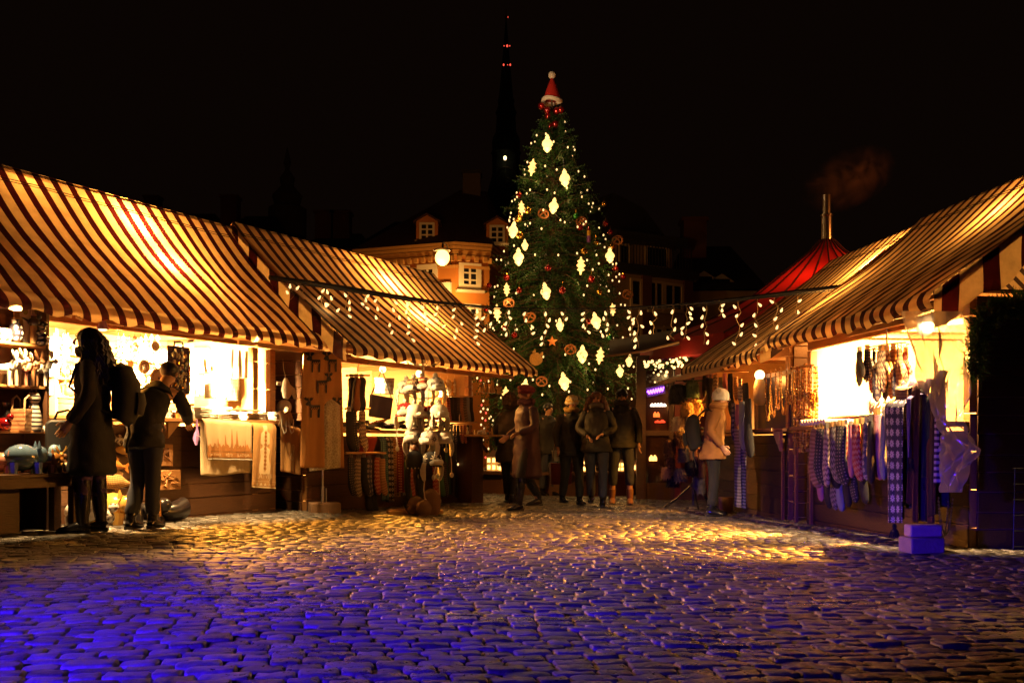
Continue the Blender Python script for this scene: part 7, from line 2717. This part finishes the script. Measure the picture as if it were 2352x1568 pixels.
long_scarf(2052, 905, 1200, 44, -.42, star, 'long dark blue scarf with pale stars hanging nearly to the ground')
long_scarf(2070, 880, 1010, 30, -.36, KN[5], 'brown fringed scarf hung over the rail behind the star scarf')
long_scarf(2088, 900, 1050, 10, -.40, mat('violet_cord', (.12, .08, .25), .9), 'thin violet cord scarf with a tassel')
long_scarf(2150, 870, 1110, 14, -.46, pat_mat('scarf_ruffle', 'band', (.5, .42, .55), (.05, .03, .08), 22., .95, bump=.8), 'lilac and black ruffled scarf, left of a pair', False, .0)
long_scarf(2166, 880, 1112, 12, -.47, pat_mat('scarf_ruffle', 'band', (.5, .42, .55), (.05, .03, .08), 22., .95), 'lilac and black ruffled scarf, right of a pair', False, .0)
DK = [mat('dark_wool_red', (.06, .012, .014), .95, bump=.6, bscale=120), mat('dark_wool_teal', (.012, .03, .036), .95, bump=.6, bscale=120), mat('dark_wool_violet', (.028, .014, .05), .95, bump=.6, bscale=120), KN[6], KN[3], mat('dark_wool_brown', (.06, .032, .016), .95, bump=.6, bscale=120)]
DN = ['dark red', 'dark teal', 'dark violet', 'black', 'dark dotted', 'dark brown']
for i in range(22):
    px = 2066 + 100 * i / 21 + rr.uniform(-4, 4)
    y0 = 905 - 1.0 * (px - 2066) * .55 + rr.uniform(-25, 30) if i % 3 else 985 + rr.uniform(-20, 40)
    y1 = rr.uniform(1080, 1205)
    w_ = rr.uniform(11, 22)
    sl_x = rr.uniform(-6, 6)
    ki = (i * 5 + i // 4) % 6
    hang(FC, 'hanging_garment', [(px - w_ / 2, y0), (px + w_ / 2, y0 + rr.uniform(-5, 5)), (px + w_ * .6 + sl_x, y1), (px - w_ * .5 + sl_x, y1 + rr.uniform(-12, 12))], -.27 - .012 * (i % 9), DK[ki], '%s woollen garment, %s from the left in the dark bundle by the film' % (DN[ki], ORD[i] if i < 20 else ['next to last', 'last'][i - 20]), 'garment', folds=rr.uniform(1, 2.4), amp=rr.uniform(.012, .03), over=.03, group='dark garments at the near end', nu=10, nv=24)
# chain loops and wire grid
p = put(FC, 2172, 1145, -.42)
t = thing('bead_chain', 'long loop of pale chain hanging below the plastic sheet', 'chain', FC.m(p.x, p.y, p.z))
for k_ in (0, 1):
    a = MB()
    for i in range(40):
        q = i / 39
        x = (-.09 + .18 * q) * (1 - .3 * k_)
        z = -.26 * (1 - abs(2 * q - 1) ** 2.2) - .02 * k_
        a.sweep([(x, -.02 * k_, z + .009), (x + .007, -.02 * k_, z), (x, -.02 * k_, z - .009), (x - .007, -.02 * k_, z), (x, -.02 * k_, z + .009)], .0025, n=4, cap=False)
    a.build('chain', metal, t)
# plastic sheet at the near corner
film = bpy.data.materials.new('clear_plastic_film')
film.use_nodes = True
nt = film.node_tree
nt.nodes.clear()
ou = nd(nt, 'ShaderNodeOutputMaterial')
tr = nd(nt, 'ShaderNodeBsdfTransparent')
gl_ = nd(nt, 'ShaderNodeBsdfGlossy', i_Roughness=.12)
tl = nd(nt, 'ShaderNodeBsdfTranslucent')
tl.inputs[0].default_value = (.8, .76, .72, 1)
df = nd(nt, 'ShaderNodeBsdfDiffuse')
df.inputs[0].default_value = (.55, .5, .5, 1)
m1, m2, m3 = nd(nt, 'ShaderNodeMixShader'), nd(nt, 'ShaderNodeMixShader'), nd(nt, 'ShaderNodeMixShader')
m1.inputs[0].default_value = .3
m2.inputs[0].default_value = .74
fz = nd(nt, 'ShaderNodeFresnel', i_IOR=1.2)
nt.links.new(tl.outputs[0], m1.inputs[1])
nt.links.new(df.outputs[0], m1.inputs[2])
nt.links.new(tr.outputs[0], m2.inputs[1])
nt.links.new(m1.outputs[0], m2.inputs[2])
m3.inputs[0].default_value = .13
nt.links.new(m2.outputs[0], m3.inputs[1])
nt.links.new(gl_.outputs[0], m3.inputs[2])
nt.links.new(m3.outputs[0], ou.inputs[0])
rows_ = [(715, 2085, 2222), (790, 2100, 2232), (850, 2122, 2230), (910, 2142, 2225), (965, 2166, 2215), (1000, 2172, 2240), (1030, 2166, 2268), (1060, 2172, 2250), (1090, 2176, 2232), (1130, 2184, 2226)]


def film_fn(u, v):
    f = v * (len(rows_) - 1)
    i = min(len(rows_) - 2, int(f))
    f -= i
    r0_, r1_ = rows_[i], rows_[i + 1]
    py, a_, b_ = [r0_[k] + (r1_[k] - r0_[k]) * f for k in range(3)]
    x, z = (a_ + (b_ - a_) * u), py
    p = FC.at_y(x, z, -.56)
    cr = .03 + .024 * math.sin(u * 9 + v * 7) + .016 * math.sin(u * 23 - v * 15) + .014 * math.sin(v * 31 + u * 14) + .010 * math.sin(u * 47 + v * 31) + .05 * math.sin(PI * u)
    return (p.x, p.y - cr, p.z)


solo(MB().sheet(film_fn, 44, 70), 'plastic_sheet', film, 'crumpled clear plastic sheet gathered at the near corner of the right stall', 'plastic sheet', FC.M, smooth=60)
# flood lamp in the corner
p = FC.at_y(2125, 752, -.12)
t = thing('flood_lamp', 'blazing flood lamp in the near corner behind the plastic sheet', 'lamp', FC.m(p.x, p.y, p.z))
a = MB()
a.ell((0, 0, 0), (.09, .06, .07), 12, 8)
a.build('bulb', lamp_m, t)
a = MB()
a.lathe([(.03, .14), (.1, .08), (.12, .04), (.11, .04)], n=14)
a.build('shade', iron, t)
p = FC.at_y(1895, 838, .3)
t = thing('bare_bulb', 'glowing bulb among the bead strands of the bright right stall', 'bulb', FC.m(p.x, p.y, p.z))
a = MB()
a.ell((0, 0, 0), (.06, .06, .07), 12, 8)
a.build('glass', lamp_m, t)
a = MB()
a.tube((0, 0, .06), (0, 0, .12), .025)
a.tube((0, 0, .12), (0, 0, .2), .004, n=4)
a.build('socket', black, t)
# fir wreath on the near side wall
t = thing('fir_garland', 'thick dark fir garland arching over the near side wall', 'garland', FC.M)
a = MB()
pth = [(2236, 860), (2240, 800), (2252, 750), (2275, 715), (2310, 700), (2350, 695), (2400, 690)]
pts = [FC.at_y(x, y_, .05 + .12 * i) for i, (x, y_) in enumerate(pth)]
pts = [Vector((2.95 + .05 * (i % 2), p_.y, p_.z)) for i, p_ in enumerate(pts)]
pts = []
for i, (x, y_) in enumerate(pth):
    d = FC.ray(x, y_)
    q = FC.cam + d * ((3.0 - FC.cam.x) / d.x)
    pts.append(q)
a2 = MB()
a2.sweep(pts, .025, n=6)
a2.build('stem', wood_d, t)
for i in range(2600):
    f = rr.random() * (len(pts) - 1.001)
    k_ = int(f)
    c = pts[k_].lerp(pts[k_ + 1], f - k_)
    d = Vector((rr.gauss(0, 1), rr.gauss(0, 1), rr.gauss(0, 1) - .4)).normalized()
    c = c + d * rr.uniform(0, .1)
    d2 = (d + Vector((rr.gauss(0, .5), rr.gauss(0, .5), rr.gauss(0, .5)))).normalized() * rr.uniform(.03, .09)
    s_ = d2.orthogonal().normalized() * .006
    a.add([c - s_, c + s_, c + d2], [(0, 1, 2)])
a.build('foliage', fol, t, smooth=0)
# stone blocks at the near corner
g = G(2130, 1272)
t0 = solo(MB().box((0, 0, .058), (.26, .19, .116)), 'stone_block', mat('block_stone', (.34, .26, .24), .9, var=.35, scale=12, bump=.8, bscale=40), 'grey stone block lying on the ground at the near stall corner', 'stone block', T3(g.x, g.y + .1, g.z, .12), bevel=.012)
solo(MB().box((0, 0, .045), (.24, .12, .09)), 'stone_block', mat('block_pale', (.55, .42, .38), .9, var=.25, scale=12, bump=.6, bscale=40), 'paler stone block stacked on top of the grey one', 'stone block', T3(g.x + .012, g.y + .1, g.z + .117, .05), bevel=.014)
# wire mesh panel by the side wall
t = thing('wire_panel', 'dark wire grid panel leaning at the near side wall', 'panel', FC.m(3.02, .25, .05, PI / 2 * .0))
a = MB()
for i in range(9):
    a.tube((0, .0 + .12 * i, 0), (.02, .0 + .12 * i, .62), .004, n=4)
    if i < 6:
        a.tube((0, 0, .02 + .12 * i), (.01, .96, .02 + .12 * i), .004, n=4)
a.build('grid', iron, t)

# ------------------------------------------------------------------ cable with icicle lights across the square
wp = [(618, 636, 10.75), (700, 648, 11.0), (800, 664, 11.3), (900, 680, 11.5), (1000, 694, 11.6), (1100, 703, 11.7), (1200, 708, 11.7), (1300, 709, 11.7), (1400, 708, 11.6), (1500, 703, 11.5), (1600, 696, 11.4), (1700, 686, 11.2), (1800, 674, 11.), (1930, 658, 10.7)]
wpt = [P(*q) for q in wp]
cab_ = thing('icicle_lights', 'black cable with dangling icicle lights stretched across the square', 'icicle lights', Matrix())
a = MB()
a.sweep(wpt, [.022, .03, .034, .03, .02, .012, .009, .009, .009, .012, .018, .024, .026, .022], n=8)
a.build('cable', black, cab_)
a = MB()
a.sweep([q + Vector((0, -.02, -.03 - .012 * math.sin(i * 2.1))) for i, q in enumerate(wpt)], .005, n=5)
a.build('thin_wire', black, cab_)


def on_cable(px):
    for (x0, *_), (x1, *_), q0, q1 in zip(wp, wp[1:], wpt, wpt[1:]):
        if px <= x1:
            return q0.lerp(q1, (px - x0) / (x1 - x0))
    return wpt[-1]


ib = None
whw = mat('pale_wire', (.4, .25, .12), .6)
for i, (px, n, L) in enumerate(((672, 3, .22), (690, 4, .35), (736, 3, .25), (762, 5, .36), (800, 5, .42), (838, 4, .2), (868, 3, .3), (905, 5, .45), (942, 6, .52), (975, 4, .36), (1010, 4, .3), (1048, 5, .42), (1088, 6, .48), (1120, 4, .3), (1166, 5, .34), (1215, 4, .32), (1252, 6, .45), (1296, 3, .2), (1345, 4, .3), (1395, 5, .34), (1452, 6, .4), (1468, 6, .5), (1503, 3, .34), (1545, 4, .42), (1575, 7, .42), (1622, 5, .5), (1655, 3, .18), (1695, 5, .55), (1740, 5, .6), (1782, 5, .5), (1832, 3, .4))):
    b = on_cable(px)
    pts = [b]
    for k in range(1, 8):
        pts.append(b + Vector((rr.uniform(-.035, .035), rr.uniform(-.02, .02), -L * k / 7)))
    a = MB()
    a.sweep(pts, .0035, n=4, cap=False)
    sd = a.build('strand', whw, cab_)
    for k in range(n):
        f = (k + .7) / n * 6.9
        q = pts[int(f)].lerp(pts[min(7, int(f) + 1)], f - int(f)) + Vector((rr.choice((-1, 1)) * rr.uniform(.02, .05), 0, -.01))
        if ib is None:
            a = MB()
            a.lathe([(.005, .024), (.010, .01), (.0155, -.012), (.012, -.024), (.003, -.03)], n=8)
            ib = a.build('bulb', bulb_m, sd)
            o = ib
        else:
            o = ib.copy()
            COL.objects.link(o)
            o.parent = sd
        o.location = q
        o.rotation_euler = (rr.uniform(-.6, .6), rr.uniform(-1, 1), 0)
for px in (760, 940, 1100, 1300, 1500, 1680, 1790):
    lamp('icicle_light', on_cable(px) + Vector((0, -.15, -.25)), 2.2, (1., .55, .18), .1)
# smoke from the flue
sp = P(1948, 412, 17.)
a = MB()
a.ell((0, 0, 0), (.95, .5, .55), 16, 10)
sm = a.build('smoke', [], None)
vm = bpy.data.materials.new('smoke_volume')
vm.use_nodes = True
nt = vm.node_tree
nt.nodes.clear()
ou = nd(nt, 'ShaderNodeOutputMaterial')
pv = nd(nt, 'ShaderNodeVolumePrincipled')
pv.inputs['Color'].default_value = (.85, .42, .22, 1)
pv.inputs['Anisotropy'].default_value = .2
tc = nd(nt, 'ShaderNodeTexCoord')
no = nd(nt, 'ShaderNodeTexNoise', i_Scale=2.0, i_Detail=5., i_Distortion=2.)
nt.links.new(tc.outputs['Object'], no.inputs['Vector'])
ln_ = nd(nt, 'ShaderNodeVectorMath', operation='MULTIPLY')
ln_.inputs[1].default_value = (1 / .95, 1 / .5, 1 / .55)
nt.links.new(tc.outputs['Object'], ln_.inputs[0])
le = nd(nt, 'ShaderNodeVectorMath', operation='LENGTH')
nt.links.new(ln_.outputs[0], le.inputs[0])
fa = nd(nt, 'ShaderNodeMapRange', i_1=.05, i_2=.95, i_3=1., i_4=0.)
nt.links.new(le.outputs['Value'], fa.inputs[0])
mr = nd(nt, 'ShaderNodeMapRange', i_1=.42, i_2=.68, i_3=0., i_4=.9)
nt.links.new(no.outputs[0], mr.inputs[0])
mu = nd(nt, 'ShaderNodeMath', operation='MULTIPLY')
nt.links.new(fa.outputs[0], mu.inputs[0])
nt.links.new(mr.outputs[0], mu.inputs[1])
nt.links.new(mu.outputs[0], pv.inputs['Density'])
nt.links.new(pv.outputs[0], ou.inputs['Volume'])
sm.data.materials.append(vm)
sm.matrix_world = T3(sp.x, sp.y, sp.z, 0, 0, -.45)
tag(sm, 'faint orange smoke drifting from the metal flue', 'smoke', None, 'stuff')

# unseen lamp added on a pole behind the right-hand stalls: it lights the flue and its smoke
wl_ = Vector((7.6, 15.6, 4.6))
t = thing('unseen_flue_lamp', 'unseen added lamp on a tall pole behind the right-hand stalls', 'lamp', T3(wl_.x, wl_.y, gz(wl_.x, wl_.y)))
a = MB()
a.tube((0, 0, 0), (0, 0, wl_.z + .1), .03)
a.sweep([(0, 0, wl_.z + .1), (-.1, .05, wl_.z + .2), (-.3, .1, wl_.z + .2)], .02, n=6)
a.build('pole', iron, t)
a = MB()
a.lathe([(.05, .1), (.13, .0), (.11, .0)], c=(-.3, .1, wl_.z + .1), n=12)
a.build('shade', iron, t)
a = MB()
a.ell((-.3, .1, wl_.z + .08), .06, 10, 7)
a.build('bulb', lamp_m, t)
lamp('unseen_flue_light', wl_ + Vector((-.34, .1, -.02)), 130, (1., .3, .05), .08)
# ------------------------------------------------------------------ lights
def bulb(fr, px, py, y, power, lab, radius=.05, col=WARM, model=True):
    p = fr.at_y(px, py, y)
    w = fr.M @ p
    lamp('stall_light', w, power, col, radius)


fr_c = FC


def inner(fr, x, y, z, pw, tx, ty, tz, cone=120, rad_=.05):
    lamp('stall_spot', fr.w(x, y, z), pw, (1., .60, .22), rad_, cone, fr.w(tx, ty, tz), .5)


def roof_hit(fr, px, py, ey, ez, ry, rz):
    d = fr.ray(px, py)
    k = (rz - ez) / (ry - ey)
    t = (ez + k * (fr.cam.y - ey) - fr.cam.z) / (d.z - k * d.y)
    n = Vector((0, -k, 1)).normalized()
    return fr.cam + d * t, n


# bulbs under the canvas (they make the cloth glow)
RA, RB, RC, RD = (-.55, 2.01, .845, 3.39), (-.85, 2.0, .937, 3.52), (-.4, 2.03, 1.41, 3.38), (-.4, 1.94, 1.8, 3.5)
for fr, r, px, py, off, pw in ((FA, RA, 250, 420, .2, 260), (FA, RA, 320, 500, .22, 330), (FA, RA, 400, 590, .22, 240), (FA, RA, 60, 400, .22, 30), (FB, RB, 830, 570, .2, 280), (FB, RB, 900, 640, .2, 300), (FB, RB, 975, 715, .22, 190),
                               (FC, RC, 2290, 462, .2, 90), (FD, RD, 1995, 590, .22, 280), (FD, RD, 1900, 690, .22, 110)):
    p, n = roof_hit(fr, px, py, *r)
    lamp('canvas_bulb', fr.M @ (p - n * (off + .05)), pw * 1.1, (1., .44, .085), .06)
# reflector lamps aimed at the goods
inner(FA, -.75, .1, 1.83, 6000, -.8, .8, 1.0, 115)
inner(FA, -1.5, .1, 1.83, 5000, -.6, .9, 1.35, 100)
inner(FA, -2.1, .0, 1.82, 2000, -2.1, .8, 1.3)
inner(FA, -3.0, .0, 1.82, 2000, -3.0, .8, 1.3)
inner(FA, -3.6, -.62, 1.86, 420, -3.75, -.2, 1.1, 100)
q_ = FA.at_y(238, 742, -.45)
inner(FA, q_.x, q_.y, q_.z - .1, 700, q_.x + .35, -.1, .35, 96)
inner(FB, -2.15, .05, 1.82, 900, -2.1, .9, 1.2)
inner(FB, -1.45, .05, 1.82, 900, -1.4, .9, 1.2)
inner(FB, -.7, .05, 1.82, 900, -.7, .9, 1.2)
inner(FC, .9, .5, 1.9, 4500, .9, 2.0, 1.2, 105)
inner(FC, 2.2, .5, 1.9, 4500, 1.9, 2.0, 1.2, 105)
inner(FC, 1.7, .6, 1.92, 4200, -.1, 1.3, 1.3, 90)
inner(FC, 1.5, .15, 1.9, 1500, 1.6, .4, 1.0, 110)
inner(FC, 2.75, -.2, 1.9, 700, 2.2, .1, 1.1)
inner(FD, -.6, .05, 1.8, 500, -.6, .9, 1.2)
inner(FD, -1.7, .05, 1.8, 500, -1.7, .9, 1.2)
# shaded lamps under the header that spill onto the paving
for fr, x, y, z, pw, tx, ty, cone in ((FA, -1.0, .15, 1.84, 1300, -1.7, -2.5, 62), (FA, -2.6, .2, 1.83, 240, -2.6, -1.2, 70), (FB, -2.3, .15, 1.8, 850, -3.4, -2.5, 64), (FB, -1.2, .2, 1.78, 110, -1.5, -1.8, 70),
                                      (FC, 1.9, .2, 1.85, 7500, 2.3, -1.5, 60), (FC, .6, .2, 1.85, 2200, .7, -1.3, 58), (FD, -.6, .3, 1.75, 160, -.6, -1.2, 80), (FD, -2.0, .2, 1.75, 350, -2.6, -1.1, 80)):
    lamp('shaded_lamp', fr.w(x, y, z), pw, (1., .36, .035), .05, cone, fr.w(tx, ty, 0), .7)
lamp('shaded_lamp', fr_c.w(2.5, -.1, 1.8), 950, (1., .42, .05), .06, 74, fr_c.w(1.9, -3.6, -.1), .9)
lamp('pavilion_fill', (PX - .4, PY - .6, pz0 + A - 1.1), 70, (1., .3, .06), .1)  # added fill inside the tent that makes its red roof glow
w = FA.I @ (G(972, 1178) + Vector((0, 0, 1.25)))
inner(FA, -.3, -.48, 1.78, 1500, w.x, w.y, w.z - .1, 36)
inner(FA, -.9, -.62, 1.88, 320, -.95, -.2, .7, 84)
lamp('blue_fill_spot', (-3.9, .5, 1.3), 6400, (.045, .007, 1.), .15, 58, (-2.3, 2.5, 0.), 1.)  # added out-of-view spot that tints the near paving blue
